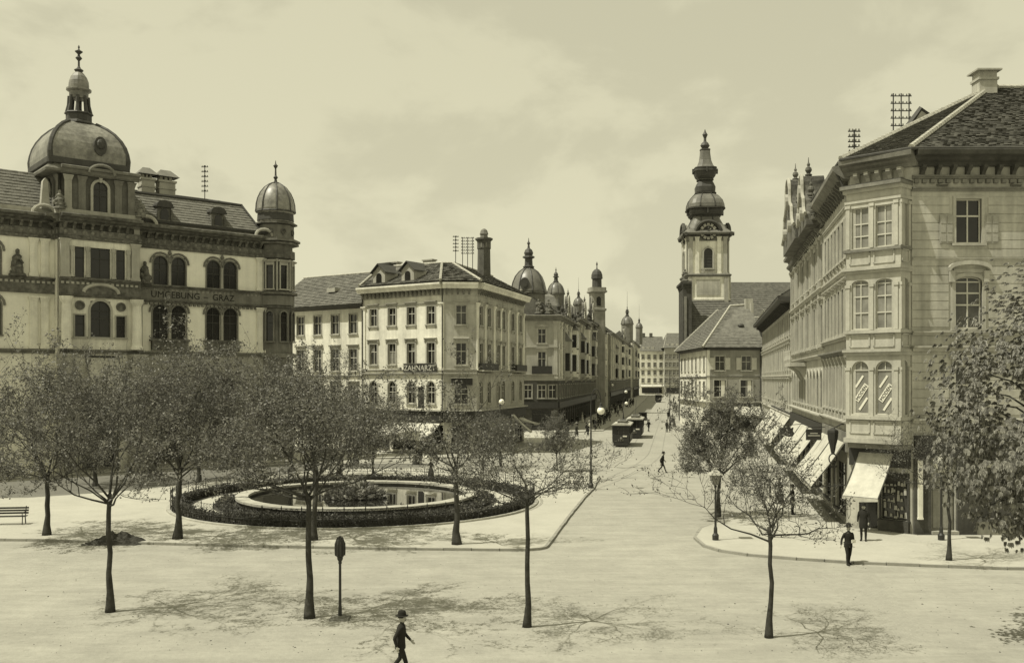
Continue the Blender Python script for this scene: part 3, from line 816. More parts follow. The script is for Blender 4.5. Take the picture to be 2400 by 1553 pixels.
# scrolled gable
def gable(root, fr, u, z, w, h, m, pr=.25):
    pts = [(-w/2, 0), (-w/2, h*.18)]
    for i in range(7): a = i/6*pi/2; pts.append((-w/2 + w*.2*math.sin(a), h*.18 + h*.3*(1-math.cos(a))))
    pts += [(-w*.27, h*.52)]
    for i in range(7): a = i/6*pi/2; pts.append((-w*.27 + w*.12*math.sin(a), h*.52 + h*.22*(1-math.cos(a))))
    for i in range(9): a = pi - pi*i/8; pts.append((w*.15*math.cos(a), h*.78 + h*.2*math.sin(a)))
    full = pts + [(-x, zz) for x, zz in reversed(pts) if x < -w*.001]
    MB().slab(full, (-pr, .35)).build('gable', m, root, at(fr, root, u, 0, z), fr.a)
    rim = [(x*1.0, -pr-.07, zz+.05) for x, zz in full[1:-1]]
    MB().tube(rim, .13, 6).build('gable_coping', m_stone, root, at(fr, root, u, 0, z), fr.a)
    for x, zz in ((-w*.5, h*.2), (-w*.27, h*.55), (0, h*.98), (w*.27, h*.55), (w*.5, h*.2)):
        MB().lathe([(.22, 0), (.26, .12), (.12, .2), (.24, .42), (.2, .6), (.08, .7), (.12, .85), (.04, 1.0), (.02, 1.35)], 8).build('finial', m_mid, root, at(fr, root, u+x, pr*.6, z+zz), fr.a)
    for x, zz, r in ((0, h*.66, .55), (-w*.2, h*.25, .4), (w*.2, h*.25, .4)):
        MB().slab([(r*math.cos(2*pi*i/12), r*1.2*math.sin(2*pi*i/12)) for i in range(12)], (-pr-.3, -pr)).build('gable_ornament', m_stone, root, at(fr, root, u+x, 0, z+zz), fr.a)
gable(gh, FG, 12.5, 18.9, 11.5, 5.6, m_mid, 1.3)
gable(gh, FG, 21.5, 18.9, 6.0, 4.0, m_mid, 1.1)
def simple_roof(root, fr, z, u0, u1, dep, rise, m, ov=.6, seed=5, hip0=0, hip1=0, cw=.5, chh=.45, name='roof'):
    """gable or hipped roof over a range whose front is on fr"""
    e0 = [fr.P(u0, ov, z), fr.P(u1, ov, z)]; r0 = [fr.P(u0+hip0, -dep/2, z+rise), fr.P(u1-hip1, -dep/2, z+rise)]; k0 = [fr.P(u0, -dep, z), fr.P(u1, -dep, z)]
    L0 = Vector(root.location)
    P = [[q - L0 for q in s] for s in (e0, r0, k0)]
    b = MB(); dn = Vector((0, 0, .05))
    b.poly([P[0][0]-dn, P[0][1]-dn, P[1][1]-dn, P[1][0]-dn]); b.poly([P[2][1]-dn, P[2][0]-dn, P[1][0]-dn, P[1][1]-dn])
    b.poly([P[0][0]-dn, P[1][0]-dn, P[2][0]-dn]); b.poly([P[0][1]-dn, P[2][1]-dn, P[1][1]-dn]); b.poly([P[0][0]-dn, P[2][0]-dn, P[2][1]-dn, P[0][1]-dn])
    b.build(name, m, root)
    t = MB(); tiles(t, [P[0][0], P[0][1], P[1][1], P[1][0]], fr.d, cw, chh, .06, seed)
    if hip0: tiles(t, [P[0][0], P[1][0], P[2][0]], P[2][0]-P[0][0], cw, chh, .06, seed+1)
    if hip1: tiles(t, [P[0][1], P[2][1], P[1][1]], P[2][1]-P[0][1], cw, chh, .06, seed+2)
    t.build('roof_tiles', m, root, kind='stuff')
    h = MB(); up = Vector((0, 0, .06)); ridge_tiles(h, P[1][0]+up, P[1][1]+up, .13, .5)
    if hip0: ridge_tiles(h, P[0][0]+up, P[1][0]+up, .13, .5)
    if hip1: ridge_tiles(h, P[0][1]+up, P[1][1]+up, .13, .5)
    h.build('ridge_tiles', m_ridge, root, kind='stuff')
    return P
simple_roof(gh, FG, 19.5, 0, FG.W, 13, 5.0, m_tile)
# dark party wall gable and lit chimney wall between the two roofs
pw = MB(); pw.slab([(0.0, 19.2), (6.2, 25.4), (7.0, 26.6), (8.4, 25.6), (12.5, 21.0), (12.5, 19.2)], (0, .45))
o = pw.build('party_wall', m_cream, gh, Vector((21.0, 64.6, 0)) - Vector(gh.location), 0)
pc = MB(); pc.tube([(0, .2, 19.3), (6.2, .2, 25.5), (7.0, .2, 26.7), (8.4, .2, 25.7), (12.5, .2, 21.1)], .3, 4)
pc.build('party_wall_coping', m_dark, gh, Vector((21.0, 64.6, 0)) - Vector(gh.location), 0)

# ------------------------------------------------------------------ low-eaved house farther along the right side
lh = thing('eaved_house', 'pale shaded house with wide overhanging eaves beyond the gabled house', 'house', (rw(110)[0]+3, 110, 0))
FE = rowframe(88.82, 138)
ops = []; us = [1.6 + 2.9*i for i in range(17)]
st_e = dict(sur=.12, trim=m_stone, wallm=m_cream, one=True, cols=2, rows=(0, .6, 1), hood='cornice', bar=.07)
st_e2 = dict(sur=.12, trim=m_stone, wallm=m_cream, one=True, cols=2, rows=(0, .6, 1), bar=.07)
grid(lh, FE, us, 12.6, 1.1, 2.0, st_e2, ops, glass=m_glass); grid(lh, FE, us, 9.2, 1.1, 2.1, st_e, ops, glass=m_glass); grid(lh, FE, us, 5.8, 1.1, 2.1, st_e, ops, glass=m_glass)
for i in range(10): ops.append((1.0+4.9*i, 4.6+4.9*i, .6, 3.4))
wall(lh, FE, 0, 15.9, ops, m_cream)
for i in range(10): window(lh, FE, 2.8+4.9*i, .6, 3.6, 2.8, dict(sur=0, trim=m_wood, one=True, cols=3, rows=(0, .75, 1), bar=.08, sash=m_wood), glass=m_glass, name='shop_window')
for z in (4.6, 8.4, 11.9): ledge(lh, FE, z, m_stone, .25, .25)
band(lh, FE, [(-.1, 15.6), (1.3, 15.75), (1.3, 16.0), (-.1, 16.0)], m_wood, name='eaves')
brackets(lh, FE, [1.0 + 1.6*i for i in range(30)], 15.0, m_wood, .9, .6, .18)
simple_roof(lh, FE, 16.0, 0, FE.W, 12, 4.5, m_tile, 1.3, 21)
sb = MB(); sb.box(-.6, .6, -.6, .6, 17, 21.5); sb.box(-.75, .75, -.75, .75, 21.5, 21.8); sb.build('chimney', m_cream, lh, at(FE, lh, 44, -2.5, 0), FE.a)
# ------------------------------------------------------------------ civic building on the left
LD = Vector((.761, .648)).normalized()
def lpnt(t, w=0.0):
    return (-24.6 - LD.x*t + LD.y*w, 96.5 - LD.y*t - LD.x*w)
cv = thing('civic_building', 'palatial civic building with dark dome, mansard roof and corner turret', 'building', (lpnt(10)[0]-3, lpnt(10)[1]+4, 0))
FW = Frame(lpnt(13.7), lpnt(.2))                 # wing
FP = Frame(lpnt(20.6, 1.5), lpnt(13.7, 1.5))       # domed pavilion, main face
pl = Vector(lpnt(20.6, 1.5)); pn = Vector((-LD.y, LD.x))
FPL = Frame(tuple(pl + pn*7.0), tuple(pl))       # pavilion attic, left face
FPR = Frame(lpnt(13.7, 1.5), lpnt(13.7, 0))
FL2 = Frame(lpnt(44), lpnt(20.6))                # wing to the left of the pavilion
st_a2 = dict(arch=1.0, sur=.13, trim=m_mstone, wallm=m_mstone, one=False, cols=2, rows=(0, .68, 1), bar=.07, sash=m_wood, sill=True, key=False)
def paired(root, fr, u, z, w, h, ops, st, head=.55, m=m_mstone, gap=.36):
    for sg in (-1, 1):
        uu = u + sg*(w/2 + gap/2); ops.append((uu-w/2, uu+w/2, z, z+h)); window(root, fr, uu, z, w, h, st, glass=m_glass)
    W2 = w + gap/2 + .32
    MB().lathe([(.15, z), (.11, z+.15), (.1, z+h-w/2-.25), (.16, z+h-w/2-.05), (.16, z+h-w/2)], 8, (0, -.06)).build('colonnette', m_stone, root, at(fr, root, u), fr.a)
    mb = MB()
    for i in range(13):   # moulded head over the pair
        pass
    pts = [(-W2, h-w*.5)]
    for c in (-1, 1):
        pts += [(c*(w/2+gap/2) - (w/2+.3)*math.cos(pi*i/8), h-w*.5 + (w/2+.32)*math.sin(pi*i/8)) for i in range(9)]
    mb.tube([(p[0], -.08, z+p[1]) for p in pts[1:]], .1, 6)
    mb.lathe([(.05, z+h+.1), (.22, z+h+.3), (.1, z+h+.55), (.04, z+h+.65)], 8, (0, -.12))
    mb.build('window_head', m, root, at(fr, root, u), fr.a)
ops = []
b1, b2 = 13.7 - 10.42, 13.7 - 5.24
for u in (b1, b2):
    paired(cv, FW, u, 17.15, 1.35, 2.7, ops, st_a2)
    paired(cv, FW, u, 12.05, 1.4, 3.2, ops, st_a2)
    MB().box(-1.75, 1.75, -.28, 0, 11.0, 11.85).box(-1.9, 1.9, -.36, 0, 11.85, 12.0).build('parapet', m_mid, cv, at(FW, cv, u), FW.a)
    ops.append((u-1.3, u+1.3, .6, 8.6)); window(cv, FW, u, .6, 2.6, 8.0, dict(arch=1.0, sur=.3, trim=m_mstone, wallm=m_mstone, cols=3, rows=(0, .3, .34, .62, 1), bar=.1, sash=m_wood), glass=m_glass)
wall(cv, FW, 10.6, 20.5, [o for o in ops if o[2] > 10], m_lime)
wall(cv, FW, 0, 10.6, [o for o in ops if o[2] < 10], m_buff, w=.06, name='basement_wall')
band(cv, FW, [(0, 15.72), (.16, 15.72), (.16, 16.8), (0, 16.8)], m_mstone, name='frieze')
ledge(cv, FW, 15.45, m_mid, .3, .27); ledge(cv, FW, 16.8, m_mid, .45, .32); ledge(cv, FW, 10.5, m_mstone, .35, .4)
m_cut = mat('cut_lettering', .03, .9, .2, 3, .0, 10)
t1 = text_mesh('UMGEBUNG', .86, m_cut, .01); t2 = text_mesh('GRAZ', .86, m_cut, .01); t3 = text_mesh('\u2013', .86, m_cut, .01)
for me, u in ((t1, b1 + .55), (t3, (b1+b2)/2 + .9), (t2, b2 + .1)): link('lettering', me, cv, at(FW, cv, u, .185, 15.95), FW.a)
# great entablature
def entab(root, fr, u0=None, u1=None, z=20.5, k=1.0):
    rl = MB(); q_ = .5
    while q_ < fr.W - .3: rl.ball((q_, -.2, z+.62), .17, 7, 4, 1, .5, 1); rl.ball((q_+.37, -.18, z+.18), .09, 6, 4, 1.6, .5, .8); q_ += .75
    rl.build('relief_rosettes', m_mstone, root, at(fr, root), fr.a, kind='stuff')
    band(root, fr, [(0, z), (.12, z), (.14, z+.35), (.2, z+.35), (.2, z+.9), (0, z+.9)], m_mid, u0, u1, 'architrave')
    a = fr.W if u1 is None else u1; b = 0 if u0 is None else u0
    brackets(root, fr, [b + .45 + .75*i for i in range(int((a-b-.3)/.75))], z+.9, m_mid, .55, .55, .22)
    cornice(root, fr, z+1.4, m_mid, 1.05, .75, u0, u1)
    band(root, fr, [(-.2, z+2.15), (.25, z+2.15), (.25, z+2.6), (-.2, z+2.6)], m_stone, u0, u1, 'blocking_course')
entab(cv, FW)
dentils(cv, FW, 16.58, m_stone); dentils(cv, FW, 15.25, m_mstone, d=.22); dentils(cv, FP, 16.58, m_stone, d=.3); dentils(cv, FL2, 16.58, m_stone, d=.3)
for fr_ in (FW, FL2):
    for u in ((.9, 12.6) if fr_ is FW else (22.4,)): MB().tube([(u-.9*math.cos(pi*i/8), -.75, 22.6 + .75*math.sin(pi*i/8)) for i in range(9)], .17, 6).build('cornice_arch', m_stone, cv, at(fr_, cv), fr_.a)
for u in (12.4, 13.25):
    pilaster(cv, FW, u, 10.9, 15.45, .62, m_white, .22); pilaster(cv, FW, u, 17.15, 20.5, .6, m_white, .2)
for u in (.4,):
    pilaster(cv, FW, u, 10.9, 15.45, .62, m_stone, .22)
# mansard roof of the wing
L0 = Vector(cv.location)
def cvp(fr, u, w, z): return fr.P(u, w, z) - L0
e0, e1 = cvp(FW, -1, -.2, 23.0), cvp(FW, 12.9, -.2, 23.0); k0, k1 = cvp(FW, -1, -2.4, 26.0), cvp(FW, 11.6, -2.4, 26.0); r0, r1 = cvp(FW, -1, -7, 27.0), cvp(FW, 10.0, -7, 27.0)
x1 = cvp(FW, 12.9, -12, 23.0); kx = cvp(FW, 11.6, -12, 26.0); rx = cvp(FW, 10, -12, 27.0)
mb = MB(); mb.poly([e0, e1, k1, k0]); mb.poly([k0, k1, r1, r0]); mb.poly([e1, x1, kx, k1]); mb.poly([k1, kx, rx, r1]); mb.poly([r0, r1, rx, cvp(FW, -1, -12, 27)])
mb.build('roof', m_slate, cv)
tb = MB(); tiles(tb, [e0, e1, k1, k0], FW.d, .4, .34, .04, 31); tiles(tb, [e1, x1, kx, k1], x1-e1, .4, .34, .04, 32); tb.build('roof_slates', m_slate, cv, kind='stuff')
mb = MB(); up = Vector((0, 0, .05)); mb.tube([k0+up, k1+up, kx+up], .16, 6); mb.tube([e1+up, k1+up, r1+up], .14, 6); mb.tube([r0+up, r1+up], .14, 6); mb.build('roof_flashing', m_dark, cv)
mb = MB(); tiles(mb, [k0, k1, r1, r0], FW.d, .6, .5, .04, 33); mb.build('upper_roof_slates', m_dark, cv, kind='stuff')
band(cv, FW, [(-.6, 22.9), (.55, 22.9), (.62, 23.15), (-.6, 23.2)], m_dark, name='gutter')
def dormer(root, p, a, w, h, m, mr_, z):
    d = thing_part = MB(); d.box(-w/2, w/2, 0, 1.8, 0, h); o = d.build('dormer', m, root, p, a)
    rf = MB(); n = 8
    ring = [(-(w/2+.14)*math.cos(pi*i/n), h + (w*.42)*math.sin(pi*i/n)) for i in range(n+1)]
    rf.slab(ring, (-.22, 1.9)); rf.box(-w/2-.18, w/2+.18, -.26, .0, h-.14, h+.003); rf.build('dormer_roof', mr_, o)
    MB().slab(outline(w*.28, h*.72, w*.28), (-.06, .0)).build('pane', m_glass, o, (0, 0, h*.12))
    for sg in (-1, 1): MB().extr([(0, 0), (-.2, 0), (-.16, h*.5), (-.05, h*.8), (0, h*.8)], sg*w*.5-.09, sg*w*.5+.09).build('dormer_scroll', m, o)
for u in (3.0, 8.3): dormer(cv, cvp(FW, u, -.5, 23.2), FW.a, 1.3, 1.5, m_mid, m_dark, 0)
for u, w in ((3.0, 1.3), (4.9, 1.6)):
    c = MB(); c.box(-w/2, w/2, -.55, .55, 26, 28.1); c.box(-w/2-.08, w/2+.08, -.62, .62, 27.2, 27.35); c.box(-w/2-.12, w/2+.12, -.66, .66, 27.9, 28.1)
    for k in range(3): c.box(-w/2+.1+k*(w-.2)/3, -w/2+.1+(k+.6)*(w-.2)/3, -.4, .4, 28.1, 28.5)
    o = c.build('chimney', m_stone, cv, cvp(FW, u, -5.4, 0), FW.a)
    MB().add([(-w/2-.35,-.85,28.45),(w/2+.35,-.85,28.45),(w/2+.35,.85,28.45),(-w/2-.35,.85,28.45),(-w/2+.3,0,29.2),(w/2-.3,0,29.2)], [(0,1,5,4),(1,2,5),(2,3,4,5),(3,0,4),(0,3,2,1)]).build('chimney_cap', m_slate, o)
# domed pavilion
for fr, main in ((FP, True), (FPL, False)):
    ops = []; c = fr.W/2
    if main:
      # second floor: wide opening flanked by two narrow ones
      for u, w in ((c, 1.7), (c-1.75, .8), (c+1.75, .8)):
          ops.append((u-w/2, u+w/2, 17.2, 19.9)); window(cv, fr, u, 17.2, w, 2.7, dict(sur=.0, trim=m_mstone, cols=2 if w > 1 else 1, rows=(0, .65, 1), bar=.07, sash=m_wood), glass=m_glass)
      for u in (c-1.1, c+1.1, c-2.4, c+2.4):
          MB().lathe([(.24, 17.2), (.24, 17.35), (.17, 17.45), (.15, 19.4), (.22, 19.6), (.25, 19.9)], 10, (0, -.12)).build('column', m_stone, cv, at(fr, cv, u), fr.a)
      ops.append((c-.85, c+.85, 12.0, 15.2)); window(cv, fr, c, 12.0, 1.7, 3.2, dict(arch=1.0, sur=.2, trim=m_stone, wallm=m_mstone, cols=2, rows=(0, .7, 1), bar=.07, sash=m_wood), glass=m_glass)
      for sg in (-1, 1):
          u = c + sg*1.75; ops.append((u-.4, u+.4, 12.0, 13.9)); window(cv, fr, u, 12.0, .8, 1.9, dict(sur=.12, trim=m_stone, cols=1, rows=(0, .6, 1), bar=.06, sash=m_wood), glass=m_glass)
          MB().lathe([(.42, 0), (.42, .12), (.3, .16), (.3, .04)], 16).build('roundel', m_mid, cv, at(fr, cv, u, .03, 14.75), fr.a).rotation_euler = (R(90), 0, fr.a)
      ops.append((c-1.2, c+1.2, .4, 7.6)); window(cv, fr, c, .4, 2.4, 7.2, dict(arch=1.0, sur=.35, trim=m_mstone, wallm=m_mstone, cols=2, rows=(0, .5, .54, 1), bar=.12, sash=m_wood), glass=m_glass, name='portal')
      wall(cv, fr, 0, 20.5, ops, m_white)
      ledge(cv, fr, 10.5, m_mstone, .4, .4); ledge(cv, fr, 16.8, m_mid, .5, .32); ledge(cv, fr, 15.45, m_mid, .35, .27)
      band(cv, fr, [(0, 15.72), (.22, 15.72), (.22, 16.8), (0, 16.8)], m_mid, name='frieze')
      # segmental hood over the middle window
      mb = MB(); mb.tube([(c-1.5*math.cos(pi*i/10), -.3, 15.9 + .75*math.sin(pi*i/10)) for i in range(11)], .16, 6); mb.build('window_hood', m_stone, cv, at(fr, cv), fr.a)
      for u in (.45, fr.W-.45):
          MB().lathe([(.55, 10.9), (.55, 11.1), (.42, 11.3), (.44, 12.5), (.37, 14.8), (.52, 15.1), (.6, 15.45)], 14, (0, -.55)).build('column', m_white, cv, at(fr, cv, u), fr.a)
          pilaster(cv, fr, u, 17.15, 20.5, .7, m_stone, .25)
          MB().box(-.65, .65, -1.15, 0, 0, 10.5).build('column_pedestal', m_buff, cv, at(fr, cv, u), fr.a)
          # sculpted group beside the upper windows
      entab(cv, fr)
    # attic storey
    a0 = 22.9
    ops = [(c-.62, c+.62, a0+.2, a0+2.9)]; window(cv, fr, c, a0+.2, 1.24, 2.7, dict(arch=1.0, sur=.22, trim=m_stone, wallm=m_mstone, cols=2, rows=(0, .7, 1), bar=.06, sash=m_wood, key=True), glass=m_glass)
    wall(cv, fr, a0-.3, a0+3.5, ops, m_mstone, u0=.35, u1=fr.W-.35, w=-.35, name='attic_wall')
    for u in (.75, 1.9, fr.W-1.9, fr.W-.75): pilaster(cv, fr, u, a0, a0+3.2, .6, m_mstone if u > 1 else m_stone, .0+.02)
    cornice(cv, fr, a0+3.3, m_mstone, .55, .7, .1, fr.W-.1)
    mb = MB(); mb.tube([(c-1.1*math.cos(pi*i/10), -.5, a0+3.5 + .8*math.sin(pi*i/10)) for i in range(11)], .14, 6); mb.build('attic_hood', m_mstone, cv, at(fr, cv), fr.a)
def statue(root, p, a, h, m, seed, name='statue'):
    rr = random.Random(seed); mb = MB()
    mb.lathe([(.30*h, 0), (.28*h, .08*h), (.2*h, .12*h), (.2*h, .3*h), (.16*h, .5*h), (.13*h, .6*h), (.15*h, .7*h), (.06*h, .79*h), (.075*h, .85*h), (.07*h, .93*h), (.02*h, .97*h)], 9)
    for k in range(13):
        a = rr.uniform(0, 2*pi); z = rr.uniform(.08, .66); q = (.26 - .2*z)*h; mb.ball((q*math.cos(a)*1.15, q*math.sin(a)*.8, z*h), h*rr.uniform(.06, .12), 7, 5, rr.uniform(.8, 1.5), 1, rr.uniform(.7, 1.4))
    for sg in (-1, 1): mb.tube([(sg*.12*h, 0, .68*h), (sg*.2*h, -.06*h, .56*h), (sg*.1*h, -.16*h, rr.uniform(.44, .6)*h)], [.05*h, .04*h, .035*h], 6)
    return mb.build(name, m, root, p, a)
statue(cv, cvp(FW, .9, .25, 17.1), FW.a, 2.2, m_mid, 3); statue(cv, cvp(FL2, 20.4, .35, 17.1), FL2.a, 2.4, m_mid, 4)
for u in (0, 6.9): statue(cv, cvp(FP, u, .2, 23.0), FP.a, 1.7, m_mstone, int(u)+9)
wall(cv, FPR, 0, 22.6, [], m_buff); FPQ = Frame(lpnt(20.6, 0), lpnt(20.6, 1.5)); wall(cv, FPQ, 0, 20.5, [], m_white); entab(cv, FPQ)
MB().prism([tuple((FL2.P(u, w, 0) - L0)[:2]) for u, w in ((0, -.5), (23.3, -.5), (23.3, -9), (0, -9))], .1, 22.95).build('inner_block', m_buff, cv)
MB().prism([tuple((FP.P(u, w, 0) - L0)[:2]) for u, w in ((.3, -.5), (6.6, -.5), (6.6, -6), (.3, -6))], .1, 22.8).build('inner_block', m_buff, cv)
# body behind so that no sky shows through
MB().prism([tuple((FP.P(u, w, 0) - L0)[:2]) for u, w in ((.4, -.36), (6.5, -.36), (6.5, -6.6), (.4, -6.6))], 20.6, 26.4).build('attic_block', m_mstone, cv)
MB().prism([tuple((FW.P(u, w, 0) - L0)[:2]) for u, w in ((0, -.5), (13.4, -.5), (13.4, -12), (0, -12))], .1, 22.9).build('inner_block', m_buff, cv)
# dome: square plan with four sail faces and corner ribs
DC = FP.P(2.62, -3.5, 0) - L0; hw0 = 3.25
prof = [(3.5, 26.55), (3.5, 26.8), (3.3, 26.95), (3.38, 27.4), (3.42, 28.0), (3.36, 28.6), (3.2, 29.2), (2.92, 29.8), (2.5, 30.4), (1.98, 30.9), (1.45, 31.25), (1.2, 31.4)]
MB().sq(prof, FP.a, (DC.x, DC.y), .12, k=4).build('dome', m_dome, cv)
for q in range(4):
    pts = []
    for hw, z in prof[2:]:
        x, y = hw*.965*(1 if q in (0, 3) else -1), hw*.965*(1 if q in (0, 1) else -1)
        pts.append((DC.x + x*math.cos(FP.a) - y*math.sin(FP.a), DC.y + x*math.sin(FP.a) + y*math.cos(FP.a), z))
    MB().tube(pts, [.24]*3 + [.2]*(len(pts)-3), 6).build('dome_rib', m_dark, cv)
MB().sq([(3.7, 26.3), (3.75, 26.5), (3.6, 26.7), (3.5, 26.72)], FP.a, (DC.x, DC.y), .05).build('dome_base', m_mstone, cv)
MB().sq([(3.42, 27.0), (3.52, 27.05), (3.52, 27.5), (3.42, 27.6)], FP.a, (DC.x, DC.y), .1).build('dome_band', m_dark, cv)
for fr in (FP, FPL):
    p = fr.P(fr.W/2, -.12, 29.0) - L0
    MB().slab([(.55*math.cos(2*pi*i/14), .85*math.sin(2*pi*i/14)) for i in range(14)], (-.2, .2)).ball((0, -.25, .15), .35, 8, 5, 1, .6, 1.3).build('dome_crest', m_dark, cv, p, fr.a)
# lantern
ln = [(1.35, 31.3), (1.5, 31.45), (1.45, 31.6), (1.1, 31.75), (1.1, 32.3), (1.25, 32.4), (1.2, 32.5)]
MB().lathe(ln, 8, (DC.x, DC.y), FP.a + pi/8).build('lantern_base', m_dark, cv)
for i in range(8):
    a = FP.a + i*pi/4 + pi/8
    MB().tube([(DC.x+1.0*math.cos(a), DC.y+1.0*math.sin(a), 32.45), (DC.x+.86*math.cos(a), DC.y+.86*math.sin(a), 33.2), (DC.x+.8*math.cos(a), DC.y+.8*math.sin(a), 34.0)], [.2, .15, .16], 6).build('lantern_post', m_dark, cv)
MB().lathe([(.75, 33.75), (.95, 33.8), (.95, 34.4), (1.25, 34.55), (1.25, 34.7), (1.0, 34.75), (1.02, 35.0), (.97, 35.4), (.8, 35.8), (.5, 36.15), (.2, 36.35)], 16, (DC.x, DC.y), FP.a, sx=.86, sy=.86).build('lantern_cap', m_dome, cv, smooth=False)
MB().lathe([(.3, 36.3), (.42, 36.45), (.2, 36.6), (.1, 36.8), (.09, 37.3), (.3, 37.55), (.12, 37.75), (.1, 37.9), (.36, 38.15), (.1, 38.3), (.05, 38.45), (.1, 38.55), (.02, 38.75)], 8, (DC.x, DC.y)).build('finial', m_dark, cv)
# corner turret
tcx, tcy = lpnt(-.75, -.5); tp = Vector((tcx, tcy, 0)) - L0; ph = FW.a + pi/8
MB().lathe([(1.75, 0), (1.75, 10.4), (1.72, 10.4), (1.72, 15.5), (1.7, 15.5), (1.7, 23.0)], 8, (tp.x, tp.y), ph).build('turret_wall', m_mstone, cv)
tr = 1.75*math.cos(pi/8)
def tband(z0, z1, r, m, nm='turret_ledge'): MB().lathe([(1.6, z0), (r, z0+.05), (r, z1-.05), (1.6, z1)], 8, (tp.x, tp.y), ph).build(nm, m, cv)
for z0, z1, r, m in ((10.4, 10.9, 2.1, m_mstone), (15.45, 15.7, 2.0, m_mid), (15.7, 16.8, 1.9, m_mstone), (16.8, 17.15, 2.2, m_mid), (20.5, 21.4, 1.95, m_mid), (21.9, 22.2, 2.35, m_mid), (22.2, 22.5, 2.5, m_mstone), (22.5, 24.0, 1.85, m_mstone), (24.0, 24.25, 2.2, m_mid)): tband(z0, z1, r, m)
for k in range(8):
    a = ph + pi/8 + k*pi/4; n = Vector((math.cos(a), math.sin(a)))
    if n.y > .35: continue
    d = Vector((-n.y, n.x)); o0 = Vector((tcx, tcy)) + n*(tr + .01) - d*.6; fr = Frame(tuple(o0), tuple(o0 + d*1.2))
    if (fr.n.x*n.x + fr.n.y*n.y) < 0: fr = Frame(tuple(o0 + d*1.2), tuple(o0))
    for z, h, st in ((17.4, 2.4, dict(sur=.12, trim=m_stone, cols=1, rows=(0, .66, 1), bar=.06, sash=m_wood, hood='cornice')), (12.1, 3.0, dict(arch=1.0, sur=.14, trim=m_mstone, wallm=m_mstone, cols=1, rows=(0, .7, 1), bar=.06, sash=m_wood))):
        window(cv, fr, .6, z, .72, h, st, w_off=.19, glass=m_glass)
    MB().lathe([(.3, 0), (.3, .1), (.2, .12), (.2, .02)], 14).build('round_window', m_mid, cv, fr.P(.6, .14, 23.25) - L0).rotation_euler = (R(90), 0, fr.a)
    MB().lathe([(.14, 17.2), (.1, 17.4), (.09, 20.1), (.16, 20.4)], 8).build('colonnette', m_stone, cv, fr.P(-.1, .1, 0) - L0)
dp = [(1.75, 24.2), (1.8, 24.4), (1.68, 24.7), (1.75, 25.1), (1.9, 25.35), (1.98, 25.4), (1.93, 25.7), (1.9, 26.2), (1.76, 26.8), (1.5, 27.4), (1.08, 27.95), (.6, 28.3), (.3, 28.42)]
MB().lathe(dp, 24, (tp.x, tp.y), ph).build('turret_dome', m_dome, cv, smooth=True)
for i in range(8):
    a = ph + i*pi/4; MB().tube([(tp.x+r*1.01*math.cos(a), tp.y+r*1.01*math.sin(a), z) for r, z in dp[5:]], .08, 5).build('dome_rib', m_dark, cv)
MB().lathe([(1.7, 24.35), (1.86, 24.45), (1.8, 25.3), (2.05, 25.36), (2.0, 25.46), (1.9, 25.48)], 16, (tp.x, tp.y), ph).build('dome_band', m_dark, cv)
MB().lathe([(.5, 28.3), (.55, 28.4), (.2, 28.5), (.12, 28.8), (.25, 29.0), (.1, 29.2), (.08, 29.9), (.25, 30.2), (.07, 30.4), (.02, 30.75)], 8, (tp.x, tp.y)).build('finial', m_dark, cv)
# wing going off to the left beyond the pavilion
ops = []
for u in (5.5, 11.0, 17.6):
    paired(cv, FL2, u, 17.15, 1.35, 2.7, ops, st_a2); paired(cv, FL2, u, 12.05, 1.4, 3.2, ops, st_a2)
wall(cv, FL2, 0, 20.5, ops, m_lime)
ledge(cv, FL2, 10.5, m_mstone, .4, .4); ledge(cv, FL2, 16.8, m_mid, .5, .32); band(cv, FL2, [(0, 15.72), (.22, 15.72), (.22, 16.8), (0, 16.8)], m_mid, name='frieze'); entab(cv, FL2)
LA = [cvp(FL2, -1, -.2, 23), cvp(FL2, 23.6, -.2, 23), cvp(FL2, 23.6, -2.4, 26.6), cvp(FL2, -1, -2.4, 26.6)]
mb = MB(); mb.poly(LA); mb.poly([LA[3], LA[2], cvp(FL2, 23.6, -9, 27.6), cvp(FL2, -1, -9, 27.6)]); mb.build('roof', m_slate, cv)
tb = MB(); tiles(tb, LA, FL2.d, .4, .34, .04, 36); tb.build('roof_slates', m_slate, cv, kind='stuff')
for u in (22.6, 21.7): pilaster(cv, FL2, u, 10.9, 15.45, .62, m_white, .22); pilaster(cv, FL2, u, 17.15, 20.5, .6, m_white, .2)
MB().slab([(-.3, 0), (-.36, .25), (-.2, 2.4), (0, 2.7), (.2, 2.4), (.36, .25), (.3, 0)], (-.3, .3)).build('obelisk', m_stone, cv, cvp(FL2, 22.6, .1, 23.1), FL2.a)
# awning over the doorway
awning('door_awning', 'sloping canvas awning on the domed civic building behind the trees', FP, 2.2, 5.0, 10.2, 6.6, 2.6, 1, ga)

